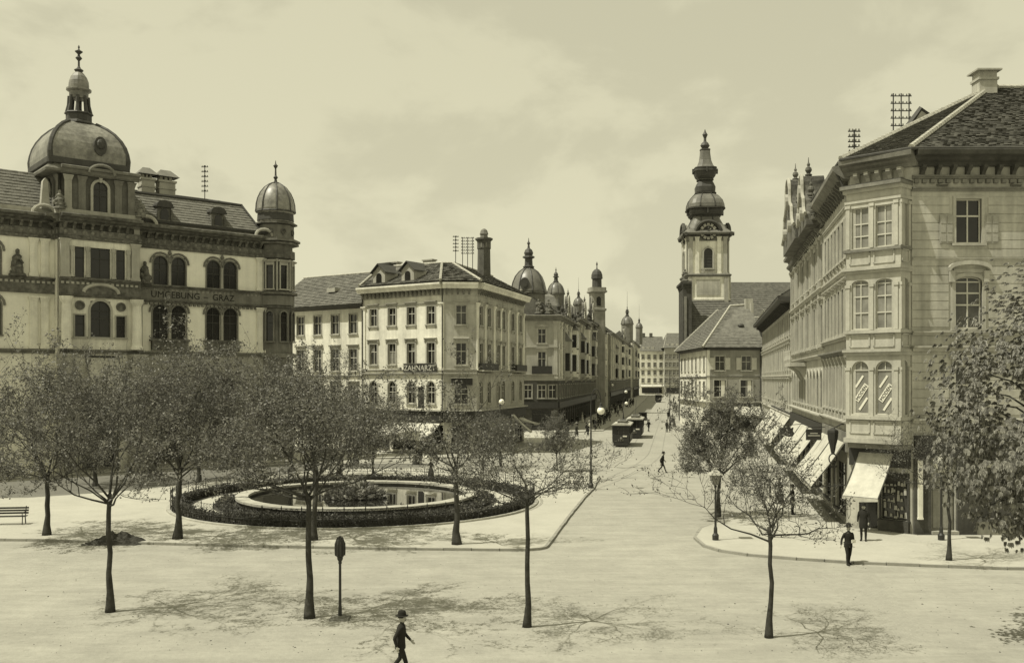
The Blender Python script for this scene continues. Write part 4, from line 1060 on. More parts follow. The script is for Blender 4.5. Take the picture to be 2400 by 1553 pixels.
# ------------------------------------------------------------------ white corner house in the middle
W1 = (-17.4, 109.8); W2 = (-7.44, 103.0); W3 = (-3.86, 103.3); W4 = (1.54, 121.7)
wh = thing('white_corner_house', 'white three-storey corner house with tiled hip roof and shop at street level', 'house', (-8, 110, 0))
F1 = Frame(W1, W2); F2 = Frame(W2, W3); F3 = Frame(W3, W4)
st_w3 = dict(sur=.16, trim=m_stone, wallm=m_white, cols=2, rows=(0, .62, 1), consoles=True, bar=.06, hood='cornice')
st_w2 = dict(sur=.16, trim=m_stone, wallm=m_white, cols=2, rows=(0, .62, 1), hood='brackets', bar=.06)
st_w1 = dict(arch=1.0, sur=.12, trim=m_stone, wallm=m_white, cols=2, rows=(0, .66, 1), bar=.06)
us1 = [F1.W*(i + .62)/4.25 for i in range(4)]
ops = []; grid(wh, F1, us1, 14.3, 1.1, 2.0, st_w3, ops); grid(wh, F1, us1, 9.9, 1.12, 2.35, st_w2, ops); grid(wh, F1, us1, 5.55, 1.15, 2.45, st_w1, ops, glass=m_glass)
du = (us1[2]+us1[3])/2; ops.append((du-.45, du+.45, 5.0, 7.3)); MB().box(-.45, .45, .05, .1, 5.0, 7.3).box(-.52, .52, -.06, .0, 7.3, 7.4).build('blind_panel', m_sign, wh, at(F1, wh, du), F1.a)
for i in range(3): ops.append((.8+3.9*i, 4.2+3.9*i, .5, 3.2))
wall(wh, F1, 0, 17.4, ops, m_white)
st_sh = dict(sur=0, trim=m_wood, cols=3, rows=(0, .75, 1), bar=.08, sash=m_wood)
for i in range(3): window(wh, F1, 2.5+3.9*i, .5, 3.4, 2.7, st_sh, glass=m_glass, name='shop_window')
ops = []; grid(wh, F2, [F2.W*.53], 14.2, 1.15, 2.1, st_w3, ops, glass=m_glass3); grid(wh, F2, [F2.W*.53], 9.8, 1.15, 2.4, st_w2, ops, glass=m_glass); grid(wh, F2, [F2.W*.53], 5.55, 1.5, 2.4, st_w1, ops)
ops.append((.9, 2.7, .15, 3.2)); wall(wh, F2, 0, 17.4, ops, m_cream); MB().box(.95, 2.65, .08, .14, .2, 3.1).build('door', m_wood, wh, at(F2, wh), F2.a)
us3 = [1.5, 4.4, 8.0, 10.0, 14.0, 17.4]
ops = []; grid(wh, F3, us3, 14.2, 1.1, 2.1, st_w3, ops); grid(wh, F3, us3, 9.8, 1.1, 2.4, st_w2, ops, glass=m_glass); grid(wh, F3, us3, 5.55, 1.15, 2.45, st_w1, ops)
for i in range(4): ops.append((1.0+4.6*i, 4.6+4.6*i, .5, 3.2)); window(wh, F3, 2.8+4.6*i, .5, 3.6, 2.7, st_sh, glass=m_glass, name='shop_window')
wall(wh, F3, 0, 17.4, ops, m_cream)
for u in (.25, 3.0, 6.3, 9.0, 12.0, 15.8, 18.9): pilaster(wh, F3, u, 9.2, 16.6, .55, m_white, .1)
for u in (.28, F1.W-.28): pilaster(wh, F1, u, 9.2, 16.6, .5, m_white, .1)
for fr in (F1, F2, F3):
    ledge(wh, fr, 8.7, m_stone, .28, .26); ledge(wh, fr, 9.15, m_stone, .18, .2); ledge(wh, fr, 16.5, m_stone, .14, .18)
    band(wh, fr, [(-.05, 17.4), (.1, 17.4), (.1, 18.1), (-.05, 18.1)], m_stone, name='frieze')
    brackets(wh, fr, [.3 + .62*i for i in range(int((fr.W-.2)/.62))], 17.45, m_mstone, .55, .62, .2)
    band(wh, fr, [(-.3, 18.1), (.75, 18.1), (.8, 18.3), (.95, 18.55), (.95, 18.75), (-.3, 18.9)], m_white, -.15, fr.W+.15, name='cornice')
    MB().box(0.02, fr.W-.02, -.34, .0, 3.55, 4.75).build('shop_fascia', m_sign, wh, at(fr, wh), fr.a)
    MB().box(0.0, fr.W, -.55, .0, 4.75, 4.9).build('fascia_cornice', m_stone, wh, at(fr, wh), fr.a)
for u, m in ((.12, m_dark), (F1.W-.1, m_dark)): MB().tube([at(F1, wh, u, .14, 18.2), at(F1, wh, u, .14, 4.9)], .07, 6).build('downpipe', m, wh)
# flower boxes and name boards
sb = thing('dentist_sign', 'dark board lettered ZAHNARZT under the white house windows', 'sign', F1.P(us1[2]+1.45, .22, 9.0), F1.a)
MB().box(-2.35, 2.35, -.06, .0, 0, .98).build('board', m_sign, sb); MB().box(-2.4, 2.4, -.09, -.06, .94, 1.0).box(-2.4, 2.4, -.09, -.06, -.02, .04).build('board_frame', m_mstone, sb)
link('lettering', text_mesh('ZAHNARZT', .85, m_letter, .01), sb, (0, -.075, .2))
s2 = thing('chamfer_sign', 'dark sign board below the ledge on the white house chamfer', 'sign', F2.P(F2.W*.55, .12, 7.6), F2.a)
MB().box(-1.15, 1.15, -.1, .0, 0, .75).build('board', m_sign, s2); MB().box(-1.2, 1.2, -.2, .0, .75, .83).build('board_cap', m_stone, s2)
for u, w, lab in ((3.0, 5.4, 'dark planted balcony box nearer the corner on the white house street side'), (15.6, 4.6, 'dark planted balcony box at the far end of the white house street side')):
    bb = thing('balcony_box', lab, 'planter', F3.P(u, .0, 9.0), F3.a)
    MB().box(-w/2, w/2, -.75, -.02, .1, .25).build('slab', m_stone, bb); MB().box(-w/2, w/2, -.78, -.7, .25, 1.0).box(-w/2, -w/2+.08, -.7, -.02, .25, 1.0).box(w/2-.08, w/2, -.7, -.02, .25, 1.0).build('railing', m_iron, bb)
# roof
ez = 18.9
E = [Vector((W1[0]-.2, W1[1]-.9, ez)), Vector((W2[0]-.3, W2[1]-1.0, ez)), Vector((W3[0]+.5, W3[1]-.95, ez)), Vector((W4[0]+.9, W4[1], ez))]
RA = Vector((-16.2, 116.2, 21.9)); RB = Vector((-8.28, 111.8, 21.9)); RB2 = Vector((-6.97, 111.8, 21.9)); RC = Vector((-2.6, 126.5, 21.9)); BK = Vector((-13, 128, ez))
H = Vector(wh.location); E = [p-H for p in E]; RA, RB, RB2, RC, BK = RA-H, RB-H, RB2-H, RC-H, BK-H
mb = MB()
for f in ([E[0], E[1], RB, RA], [E[1], E[2], RB2, RB], [E[2], E[3], RC, RB2], [E[0], RA, BK], [RA, RB, RB2, RC, BK], [E[3], BK, RC], [E[0], BK, E[3], E[2], E[1]]): mb.poly([Vector(p)-Vector((0,0,.05)) for p in f])
mb.build('roof', m_tile2, wh)
tb = MB(); tiles(tb, [E[0], E[1], RB, RA], E[1]-E[0], .42, .4, .06, 41); tiles(tb, [E[1], E[2], RB2, RB], E[2]-E[1], .42, .4, .06, 42); tiles(tb, [E[2], E[3], RC, RB2], E[3]-E[2], .42, .4, .06, 43); tb.build('roof_tiles', m_tile2, wh, kind='stuff')
hb = MB(); up = Vector((0, 0, .08))
for a, b in ((E[1], RB), (E[2], RB2), (RA, RB), (RB, RB2), (RB2, RC), (E[0], RA)): ridge_tiles(hb, a+up, b+up, .16, .5)
hb.build('ridge_tiles', m_ridge, wh, kind='stuff')
for k, u in enumerate((2.7, 7.0)):
    p = F1.P(u, .1, 18.95) - H; w, h = 1.8, 1.5
    o = MB().box(-w/2, w/2, 0, 2.2, 0, h).build('dormer', m_stone, wh, p, F1.a)
    MB().slab([(-w/2, h), (0, h+.8), (w/2, h)], (0, .2)).build('dormer_pediment', m_stone, o)
    rf = MB()
    for sg in (-1, 1): rf.add([(sg*(w/2+.28),-.3,h-.12),(0,-.3,h+.92),(0,2.9,h+.92),(sg*(w/2+.28),1.6,h-.12),(sg*(w/2+.28),-.3,h-.02),(0,-.3,h+1.02),(0,2.9,h+1.02),(sg*(w/2+.28),1.6,h-.02)], [(0,1,2,3),(4,5,6,7),(0,1,5,4),(0,4,7,3),(3,7,6,2)])
    rf.build('dormer_roof', m_dark, o)
    MB().slab(outline(.38, 1.25, .38), (-.06, 0)).build('pane', m_glass, o, (0, 0, .15))
for x, y, w in ((-14.6, 117.0, 1.7), (-10.0, 114.5, 1.4)):
    MB().box(-w/2, w/2, -.4, .4, 20, 22.55).box(-w/2-.12, w/2+.12, -.5, .5, 22.55, 22.7).build('chimney', m_cream, wh, Vector((x, y, 0))-H, F1.a)
awning('shop_awning', 'wide scalloped canvas awning over the white corner house shop', F1, 4.0, F1.W-.2, 3.6, 2.0, 2.9, 3, ga, .4, True)
awning('shop_awning', 'narrow steep canvas awning on the street side of the white house', F3, 12.2, 13.6, 4.3, 1.9, 2.6, 1, ga, .2)
awning('shop_awning', 'small flat canvas awning at the far end of the white house', F3, 15.0, 18.2, 3.5, 2.7, 2.4, 1, ga, .2)
awning('shop_awning', 'shaded pale awning over the white house street-side shop', F3, 2.5, 7.5, 3.7, 2.6, 1.6, 2, ga, .2)
# tall chimney stack behind the white house
sk = thing('chimney_stack', 'tall dark octagonal brick chimney rising behind the white house roof', 'chimney', (-3.5, 118, 0))
MB().lathe([(1.0, 12), (.78, 24.4)], 8).build('shaft', m_brick, sk); MB().lathe([(.78, 24.4), (.86, 24.5), (.86, 25.4), (1.1, 25.6), (1.1, 25.8), (.6, 25.85)], 8).build('crown', m_brick, sk)
MB().lathe([(.5, 25.85), (.45, 26.2), (.55, 26.3), (.4, 26.8), (.15, 27.0)], 8).build('cowl', m_mstone, sk)
for a in range(8): MB().box(-.1, .1, -.05, .05, 24.6, 25.2).build('slot', m_mstone, sk, (.82*math.cos(a*pi/4+pi/8)*.95, .82*math.sin(a*pi/4+pi/8)*.95, 0), a*pi/4+pi/8+pi/2)
# lower house to its left
ax = thing('low_white_house', 'lower white house with dark tiled roof between the turret and the white corner house', 'house', (-22, 114, 0))
d1 = (Vector(W1) - Vector(W2)).normalized(); nn = Vector((F1.n.x, F1.n.y))
X0 = Vector(W1) + d1*14 - nn*.5; X1 = Vector(W1) + d1*.02 - nn*.5
FX = Frame(tuple(X0), tuple(X1)); st_x = dict(sur=.12, trim=m_stone, wallm=m_white, cols=2, rows=(0, .6, 1), bar=.07); st_x2 = dict(sur=.14, trim=m_stone, wallm=m_white, cols=2, rows=(0, .6, 1), bar=.07, hood='cornice')
ops = []; us = [FX.W - 1.9 - 2.95*i for i in range(4)]
grid(ax, FX, us, 13.6, 1.25, 2.3, st_x, ops, glass=m_glass); grid(ax, FX, us, 9.2, 1.3, 2.6, st_x2, ops, glass=m_glass); grid(ax, FX, us, 5.0, 1.3, 2.5, st_x2, ops, glass=m_glass)
for u in (us[0], us[2]): ops.append((u-1.4, u+1.4, .4, 3.2)); window(ax, FX, u, .4, 2.8, 2.8, st_sh, glass=m_glass, name='shop_window')
wall(ax, FX, 0, 17.0, ops, m_white); ledge(ax, FX, 8.5, m_stone, .2, .24); ledge(ax, FX, 4.2, m_stone, .2, .24)
band(ax, FX, [(-.1, 16.5), (.6, 16.75), (.75, 16.95), (-.1, 17.0)], m_wood, name='eaves')
simple_roof(ax, FX, 17.0, -2, FX.W+.2, 11, 4.4, m_tile2, .9, 51, cw=.42, chh=.4)
MB().box(-.9, .9, -.5, .5, 19, 22.2).box(-1.0, 1.0, -.6, .6, 22.2, 22.4).build('chimney', m_dark, ax, at(FX, ax, FX.W-1.6, -5.5), FX.a)
MB().add([(-.7,-.2,0),(.7,-.2,0),(.7,1.4,.55),(-.7,1.4,.55),(-.7,-.2,.5),(.7,-.2,.5)], [(0,1,5,4),(4,5,2,3),(0,4,3),(1,2,5)]).build('skylight', m_cream, ax, at(FX, ax, FX.W-7, -1.6, 18.85), FX.a)
# ------------------------------------------------------------------ left side of the long street
def lr(Y, w=0.0): return (7.3 + .1716*(Y-150) + w, Y)
def px_at(px, Y): return (px - 1200)/FPX*Y
def cupola(root, c, z, r, m, n=12, lantern=True, k=1.0, drum=0.0, spire=0.0, names=('dome', 'lantern', 'finial')):
    """dome with optional drum, lantern and finial; c is root-local"""
    if drum: MB().lathe([(r*.96, z-drum), (r*.96, z-.1), (r*1.08, z-.05), (r*1.08, z+.1), (r, z+.12)], n, c).build('drum', m_mstone, root)
    pr = [(r*1.04, z), (r*1.06, z+.12*r*k), (r*1.0, z+.3*r*k), (r*.93, z+.6*r*k), (r*.78, z+.95*r*k), (r*.55, z+1.22*r*k), (r*.28, z+1.4*r*k), (r*.2, z+1.45*r*k)]
    MB().lathe(pr, n*2, c).build(names[0], m, root, smooth=True)
    for i in range(8):
        a = i*pi/4 + .2; MB().tube([(c[0]+q*1.01*math.cos(a), c[1]+q*1.01*math.sin(a), h) for q, h in pr[:-1]], r*.045, 5).build('dome_rib', m_dark, root)
    t = z + 1.42*r*k
    if lantern:
        MB().lathe([(r*.3, t), (r*.34, t+.1*r), (r*.24, t+.16*r), (r*.22, t+.55*r), (r*.36, t+.62*r), (r*.34, t+.7*r), (r*.22, t+.74*r), (r*.27, t+.9*r), (r*.2, t+1.08*r), (r*.05, t+1.2*r)], 8, c).build(names[1], m_dark, root)
        t += 1.18*r
    MB().lathe([(r*.08, t-.1), (r*.05, t+.2*r), (r*.1, t+.28*r), (r*.03, t+.4*r), (r*.012, t+.6*r + spire)], 6, c).build(names[2], m_dark, root)

def street_house(name, label, Y0, Y1, floors, zt, m, roof_rise=4.0, near_face=False, trim=m_stone, pitch=3.2, ww=1.25, setb=0.0, dark_to=8.0, mroof=m_tile, seed=60, bays=True, cor=m_mstone):
    o = thing(name, label, 'house', (lr((Y0+Y1)/2)[0]-4, (Y0+Y1)/2, 0))
    fr = Frame(lr(Y0, setb), lr(Y1, setb)); ops = []; n = max(2, int(fr.W/pitch)); us = [fr.W*(i+.5)/n for i in range(n)]
    st_t = dict(sur=.18, trim=trim, wallm=m, one=True, cols=2, rows=(0, .62, 1), hood='cornice', bar=.08); st_p = dict(sur=.2, trim=trim, wallm=m, one=True, cols=2, rows=(0, .62, 1), hood='pediment', bar=.08)
    for k, (z, h) in enumerate(floors): grid(o, fr, us, z, ww, h, st_p if k == 1 else st_t, ops, glass=m_glass)
    grid(o, fr, us, 5.2, ww, 2.1, dict(sur=.14, trim=m_grey, wallm=m_soot, one=True, cols=2, rows=(0, .62, 1), bar=.08), ops, glass=m_glass)
    for u in us[::1]: ops.append((u-pitch*.38, u+pitch*.38, .5, 3.4)); window(o, fr, u, .5, pitch*.76, 2.9, dict(sur=0, trim=m_wood, one=True, cols=2, rows=(0, .75, 1), bar=.1, sash=m_wood), glass=m_glass, name='shop_window')
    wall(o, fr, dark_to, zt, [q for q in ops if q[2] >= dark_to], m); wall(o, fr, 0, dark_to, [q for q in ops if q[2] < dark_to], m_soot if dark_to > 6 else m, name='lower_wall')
    for z, _ in floors: ledge(o, fr, z-.75, trim, .25, .25)
    cornice(o, fr, zt-.7, cor, .9, .9)
    MB().box(0.02, fr.W-.02, -.3, 0, 3.6, 4.6).build('shop_fascia', m_sign, o, at(fr, o), fr.a)
    for i in range(0, n+1, 1): pilaster(o, fr, min(fr.W-.3, max(.3, fr.W*i/n)), dark_to+.3, zt-.75, .6, m_white if i % 2 else trim, .28)
    if near_face:
        fn = Frame((near_face, Y0), lr(Y0, setb)); ops = []; c = fn.W*.58
        for k, (z, h) in enumerate(floors): grid(o, fn, [c], z, ww, h, st_p if k == 1 else st_t, ops, glass=m_glass)
        grid(o, fn, [c-2.2, c, c+1.7], 5.2, ww, 2.1, dict(sur=.14, trim=m_grey, wallm=m_soot, one=True, cols=2, rows=(0, .62, 1), bar=.08), ops, glass=m_glass)
        ops.append((c-1.6, c+1.6, .5, 3.4)); window(o, fn, c, .5, 3.2, 2.9, dict(sur=0, trim=m_wood, one=True, cols=2, rows=(0, .75, 1), bar=.1, sash=m_wood), glass=m_glass, name='shop_window')
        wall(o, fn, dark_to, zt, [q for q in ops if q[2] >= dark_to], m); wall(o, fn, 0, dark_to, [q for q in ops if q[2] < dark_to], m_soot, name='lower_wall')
        for z, _ in floors: ledge(o, fn, z-.75, trim, .25, .25)
        cornice(o, fn, zt-.7, cor, .9, .9, 0, fn.W+.6)
        MB().box(0, fn.W, -.3, 0, 3.6, 4.6).build('shop_fascia', m_sign, o, at(fn, o), fn.a)
        for u in (.4, fn.W-.4): pilaster(o, fn, u, dark_to+.3, zt-.75, .6, trim, .14)
        MB().box(c-1.6, c+1.6, -.8, 0, floors[0][0]-.5, floors[0][0]-.3).box(c-1.6, c+1.6, -.8, -.7, floors[0][0]-.3, floors[0][0]+.7).build('balcony', m_iron, o, at(fn, o), fn.a)
    else:
        MB().poly([at(fr, o, 0, 0, 0), at(fr, o, 0, -12, 0), at(fr, o, 0, -12, zt), at(fr, o, 0, 0, zt)]).build('side_wall', m_white, o)
    for kb, ub in enumerate((us[len(us)//4] + pitch/2, us[(3*len(us))//4] - pitch/2)):
        bw2 = pitch*.42; z0, z1 = dark_to + .6, zt - (1.2 if kb else 3.6)
        MB().prism([(-bw2, .05), (-bw2*.75, -1.0), (bw2*.75, -1.0), (bw2, .05)], z0, z1).build('bay', m_white if kb else trim, o, at(fr, o, ub), fr.a)
        MB().prism([(-bw2-.15, .05), (-bw2*.75-.15, -1.2), (bw2*.75+.15, -1.2), (bw2+.15, .05)], z1, z1+.3).add([(-bw2, .05, z1+.3), (-bw2*.75, -1.0, z1+.3), (bw2*.75, -1.0, z1+.3), (bw2, .05, z1+.3), (0, .05, z1+1.8)], [(0,1,4),(1,2,4),(2,3,4)]).build('bay_roof', m_copper, o, at(fr, o, ub), fr.a)
        MB().add([(-bw2, .05, z0), (-bw2*.75, -1.0, z0), (bw2*.75, -1.0, z0), (bw2, .05, z0), (0, .05, z0-1.1)], [(1,0,4),(2,1,4),(3,2,4)]).build('bay_corbel', trim, o, at(fr, o, ub), fr.a)
        for z, h in floors:
            if z + h < z1:
                for x in (-.42, .42): MB().box(x*bw2-bw2*.24, x*bw2+bw2*.24, -1.03, -.98, z, z+h).build('pane', m_glass, o, at(fr, o, ub), fr.a)
                MB().box(-bw2*.8, bw2*.8, -1.1, -.9, z-.35, z-.15).build('bay_ledge', m_mstone, o, at(fr, o, ub), fr.a)
                f_ = MB()
                for sg in (-1, 1): f_.add([(sg*bw2*.97, -.12, z), (sg*bw2*.8, -.86, z), (sg*bw2*.8, -.86, z+h), (sg*bw2*.97, -.12, z+h)], [(0,1,2,3)])
                f_.build('side_panes', m_glass, o, at(fr, o, ub), fr.a, kind='stuff')
    if roof_rise: simple_roof(o, fr, zt+.2, 0, fr.W, 12, roof_rise, mroof, .6, seed, cw=.8, chh=.6)
    return o, fr

s1, f1 = street_house('domed_house', 'sooty corner house with ribbed dome and lantern beyond the white house', 150, 178, ((9.6, 3.0), (13.9, 2.3)), 18.2, m_buff, 4.0, near_face=1.2, seed=61, trim=m_stone)
L1 = Vector(s1.location)
cupola(s1, (px_at(1239, 155)-L1.x, 155-L1.y), 22.2, 2.8, m_copper, 12, True, 1.05, 3.6)
mb = MB(); mb.slab([(.75*math.cos(2*pi*i/12), 1.0*math.sin(2*pi*i/12)) for i in range(12)], (-.3, .3)); mb.slab([(.42*math.cos(2*pi*i/12), .6*math.sin(2*pi*i/12)) for i in range(12)], (-.36, -.3)); mb.build('dome_lucarne', m_dark, s1, (px_at(1230, 152)-L1.x, 152.35-L1.y, 23.6))
for k, (x, z) in enumerate(((px_at(1262, 151), 18.6), (px_at(1285, 151), 18.6))): statue(s1, Vector((x-L1.x, 150.3-L1.y, z)), 0, 2.4, m_mid, 20+k)
MB().sq([(1.9, 18.2), (1.8, 20.5), (1.0, 22.2), (.2, 22.6)], 0, (px_at(1285, 160)-L1.x, 160-L1.y), .2).build('pavilion_roof', m_slate, s1)
s2, f2 = street_house('second_domed_house', 'ornate house with small domed corner turret midway along the left side', 178.02, 204, ((9.3, 2.8), (13.4, 2.3), (17.0, 1.5)), 19.6, m_buff, 3.5, seed=63, pitch=2.9, ww=1.1, trim=m_stone)
L2 = Vector(s2.location)
cupola(s2, (px_at(1303, 183)-L2.x, 183-L2.y), 24.6, 1.65, m_copper, 10, True, 1.0, 4.8)
MB().sq([(2.2, 19.6), (2.2, 21.0), (1.2, 23.0), (.3, 24.0)], .17, (px_at(1330, 196)-L2.x, 196-L2.y), .1).build('pavilion_roof', m_slate, s2)
for k, Y in enumerate((181, 186, 191, 197)): MB().lathe([(.3, 0), (.36, .3), (.15, .5), (.3, 1.0), (.1, 1.4), (.03, 2.2)], 8).build('finial', m_soot, s2, Vector((lr(Y)[0], Y, 20.0))-L2)
s3, f3 = street_house('spired_house', 'narrow sooty house with slender spire and pinnacled gable on the left side', 204.02, 217, ((9.0, 2.6), (13.2, 2.3), (17.0, 1.8)), 20.4, m_grey, 3.0, seed=66, pitch=2.8, ww=1.1)
L3 = Vector(s3.location)
cupola(s3, (px_at(1356, 207)-L3.x, 207-L3.y), 24.4, 1.15, m_copper, 8, True, 1.0, 4.4, 2.4)
gable(s3, f3, 8, 20.2, 6.5, 5.0, m_soot)
s4, f4 = street_house('town_hall', 'sooty town hall range with tall balconied clock turret on the left side', 217.02, 252, ((9.0, 2.8), (13.4, 2.5), (17.6, 1.8)), 20.8, m_grey, 4.0, seed=69, pitch=3.2, cor=m_soot)
L4 = Vector(s4.location); tc = (px_at(1399, 224)-L4.x, 224-L4.y)
MB().sq([(1.75, 0), (1.7, 24), (1.7, 24.2), (1.95, 24.4), (1.95, 24.8), (1.65, 24.9), (1.6, 28.4), (2.1, 28.7), (2.1, 29.0), (1.9, 29.0), (1.9, 29.8), (1.4, 29.8)], .17, tc, .25).build('turret', m_grey, s4)
MB().lathe([(1.15, 29.6), (1.1, 31.8), (1.4, 32.0), (1.35, 32.2), (1.3, 32.9), (1.05, 33.6), (.6, 34.1), (.15, 34.3), (.1, 35.0), (.22, 35.4), (.03, 36.0)], 12, tc).build('turret_cap', m_dark, s4)
for a in range(4):
    an = a*pi/2 + .17; MB().slab(outline(.5, 2.2, .5), (-.05, .05)).build('turret_opening', m_glass, s4, (tc[0]+1.66*math.cos(an), tc[1]+1.66*math.sin(an), 25.4), an+pi/2)
s5, f5 = street_house('white_sided_house', 'house with bright white end wall standing proud beyond the town hall', 252.02, 330, ((8.6, 2.6), (12.8, 2.4), (16.8, 2.0)), 20.6, m_cream, 4.5, seed=72, pitch=3.6, setb=1.3)
s6, f6 = street_house('twin_dome_house', 'far ornate house with spired dome on the left side of the street', 330.02, 402, ((9.0, 2.8), (13.6, 2.6), (18.0, 2.2)), 22.0, m_grey, 4.5, seed=75, pitch=4.2, ww=1.5)
L6 = Vector(s6.location)
cupola(s6, (px_at(1470, 372)-L6.x, 372-L6.y), 29.6, 2.4, m_copper, 10, True, .95, 7.2, 5.5)
s7, f7 = street_house('farthest_spired_house', 'farthest house of the left row, with a thin spire', 402.02, 470, ((9.0, 2.8), (13.6, 2.6), (18.0, 2.2)), 24.0, m_grey, 4.5, seed=78, pitch=4.6, ww=1.6, setb=1.0)
L7 = Vector(s7.location)
cupola(s7, (px_at(1498, 432)-L7.x, 432-L7.y), 31.5, 1.6, m_copper, 8, True, 1.0, 7.6, 6.0)

for root, Ys, z in ((s1, (151, 156, 161, 166, 171, 176), 18.6), (s3, (205, 208, 211, 215), 20.9), (s4, (229, 234, 239, 244, 249), 21.2), (s6, (335, 345, 355, 385, 395), 22.4), (s7, (406, 416, 446, 460), 24.4)):
    LL = Vector(root.location)
    for Y in Ys: MB().lathe([(.3, 0), (.4, .3), (.16, .6), (.36, 1.2), (.12, 1.7), (.04, 2.8)], 6).build('finial', m_soot, root, Vector((lr(Y)[0], Y, z))-LL)
for root, fr, us, z in ((s4, f4, (16, 27), 20.6), (s6, f6, (12, 50), 21.8), (s1, f1, (13,), 18.0), (s2, f2, (15,), 19.4)):
    for u in us: gable(root, fr, u, z, 5.5, 4.6, m_mstone)
# house closing the far end of the street
fe = thing('far_end_house', 'tall pale house with steep tiled roof closing the far end of the street', 'house', (81, 510, 0))
FZ = Frame((px_at(1500, 505), 505), (px_at(1556, 505), 505)); FZ2 = Frame((px_at(1557, 497), 497), (px_at(1604, 497), 497))
for fr, hgt, nw in ((FZ, 23.0, 4), (FZ2, 24.5, 5)):
    ops = []; us = [fr.W*(i+.5)/nw for i in range(nw)]; st = dict(sur=.2, trim=m_mstone, wallm=m_white, one=True, cols=2, rows=(0, .6, 1), bar=.14)
    for z in (6.2, 10.4, 14.6, 18.8): grid(fe, fr, us, z, 1.3, 2.2, st, ops, glass=m_glass)
    ops.append((1, fr.W-1, .5, 3.6)); wall(fe, fr, 0, hgt, ops, m_white if fr is FZ else m_buff); MB().box(1, fr.W-1, .15, .2, .5, 3.6).build('shop_window', m_glass, fe, at(fr, fe), fr.a)
    ledge(fe, fr, 4.6, m_stone, .3, .3); ledge(fe, fr, 13.2, m_stone, .3, .3)
    simple_roof(fe, fr, hgt, -.5, fr.W+.5, 16, 8.0, m_tile2, .8, 81, 3, 0, cw=1.2, chh=1.0)
    for u in (2, 4.5, 7): MB().box(-.6, .6, -.4, 1.6, 0, 1.5).build('dormer', m_cream, fe, at(fr, fe, u, -1.0, hgt+.9), fr.a)
for u in (3, 7): MB().box(-.8, .8, -.6, .6, 28, 33).build('chimney', m_brick, fe, at(FZ, fe, u, -8), FZ.a)
awning('far_awning', 'broad white awning on the house closing the street', FZ, 0, FZ.W, 5.2, 4.2, 4.0, 2, ga)

# ------------------------------------------------------------------ small hipped house in front of the church
sh = thing('small_hipped_house', 'small two-storey house with steep tiled hip roof in front of the church tower', 'house', (35.5, 160, 0))
SF = Frame((30.9, 150), (39.6, 150)); SL = Frame((31.1, 175), (30.9, 150))
st_sm = dict(sur=.14, trim=m_stone, wallm=m_grey, cols=2, rows=(0, .6, 1), bar=.07); st_sl = dict(sur=.14, trim=m_stone, wallm=m_white, one=True, cols=2, rows=(0, .6, 1), bar=.07)
ops = []; grid(sh, SF, (2.1, 6.3), 9.6, 1.5, 2.3, st_sm, ops, glass=m_glass3); grid(sh, SF, (2.1, 6.3), 5.4, 1.9, 2.7, st_sm, ops, glass=m_glass)
for u in (2.1, 6.3):
    for sg in (-1, 1):
        mb = MB(); x = sg*1.22; mb.box(x-.4, x+.4, -.14, -.08, 9.7, 11.6)
        for q in range(3): mb.box(x-.3, x+.3, -.16, -.14, 9.8+q*.6, 10.25+q*.6)
        mb.build('shutter', m_sash, sh, at(SF, sh, u), SF.a)
        if sg > 0: MB().box(.2, .8, .1, .125, 5.5, 8.0).build('curtain', m_linen, sh, at(SF, sh, u), SF.a)
ops += [(.6, 3.8, .5, 3.4), (4.6, 8.0, .5, 3.4)]
for u in (2.2, 6.3): window(sh, SF, u, .5, 3.2 if u < 3 else 3.4, 2.9, st_sh, glass=m_glass, name='shop_window')
wall(sh, SF, 0, 13.2, ops, m_grey); ledge(sh, SF, 4.4, m_stone, .4, .3); ledge(sh, SF, 8.6, m_mstone, .1, .15)  # front face grey: its shade is put into the wall colour
ops = []; us = [2 + 3.5*i for i in range(7)]; grid(sh, SL, us, 9.6, 1.2, 2.2, st_sl, ops, glass=m_glass3); grid(sh, SL, us, 5.4, 1.3, 2.4, st_sl, ops, glass=m_glass3)
wall(sh, SL, 0, 13.2, ops, m_white); ledge(sh, SL, 8.4, m_mstone, .2, .25); ledge(sh, SL, 4.4, m_stone, .5, .3)
band(sh, SF, [(-.1, 12.8), (.5, 13.0), (.7, 13.25), (-.1, 13.3)], m_wood, name='eaves'); band(sh, SL, [(-.1, 12.8), (.5, 13.0), (.7, 13.25), (-.1, 13.3)], m_wood, name='eaves')
Hs = Vector(sh.location)
q = [Vector(p)-Hs for p in ((30.1, 149.2, 13.25), (39.9, 149.2, 13.25), (39.9, 158.2, 20.6), (36.6, 158.6, 20.4), (30.2, 175.5, 13.25), (36.6, 168, 20.4), (39.9, 175, 13.25))]
mb = MB(); dn = Vector((0, 0, .05))
for f in ((0, 1, 2, 3), (4, 0, 3, 5), (4, 5, 6), (3, 2, 6, 5), (0, 4, 6, 1)): mb.poly([q[i]-dn for i in f])
mb.build('roof', m_tile2, sh)
tb = MB(); tiles(tb, [q[0], q[1], q[2], q[3]], (1, 0, 0), .5, .42, .06, 91); tiles(tb, [q[4], q[0], q[3], q[5]], q[0]-q[4], .5, .42, .06, 92); tb.build('roof_tiles', m_tile2, sh, kind='stuff')
hb = MB(); up = Vector((0, 0, .1))
for a, b in ((0, 3), (3, 2), (4, 5)): ridge_tiles(hb, q[a]+up, q[b]+up, .2, .55)
hb.build('ridge_tiles', m_ridge, sh, kind='stuff')
MB().prism([(4.1, -10.8), (4.5, -10.8), (4.5, 12), (4.1, 12)], 0, 13.3).slab([(4.1, 13.3), (4.1, 20.8), (4.5, 20.8), (4.5, 13.3)], (-3.5, -1.0)).build('end_wall', m_cream, sh)
MB().box(3.4, 4.6, -2.6, -1.6, 19, 21.6).build('chimney', m_cream, sh)
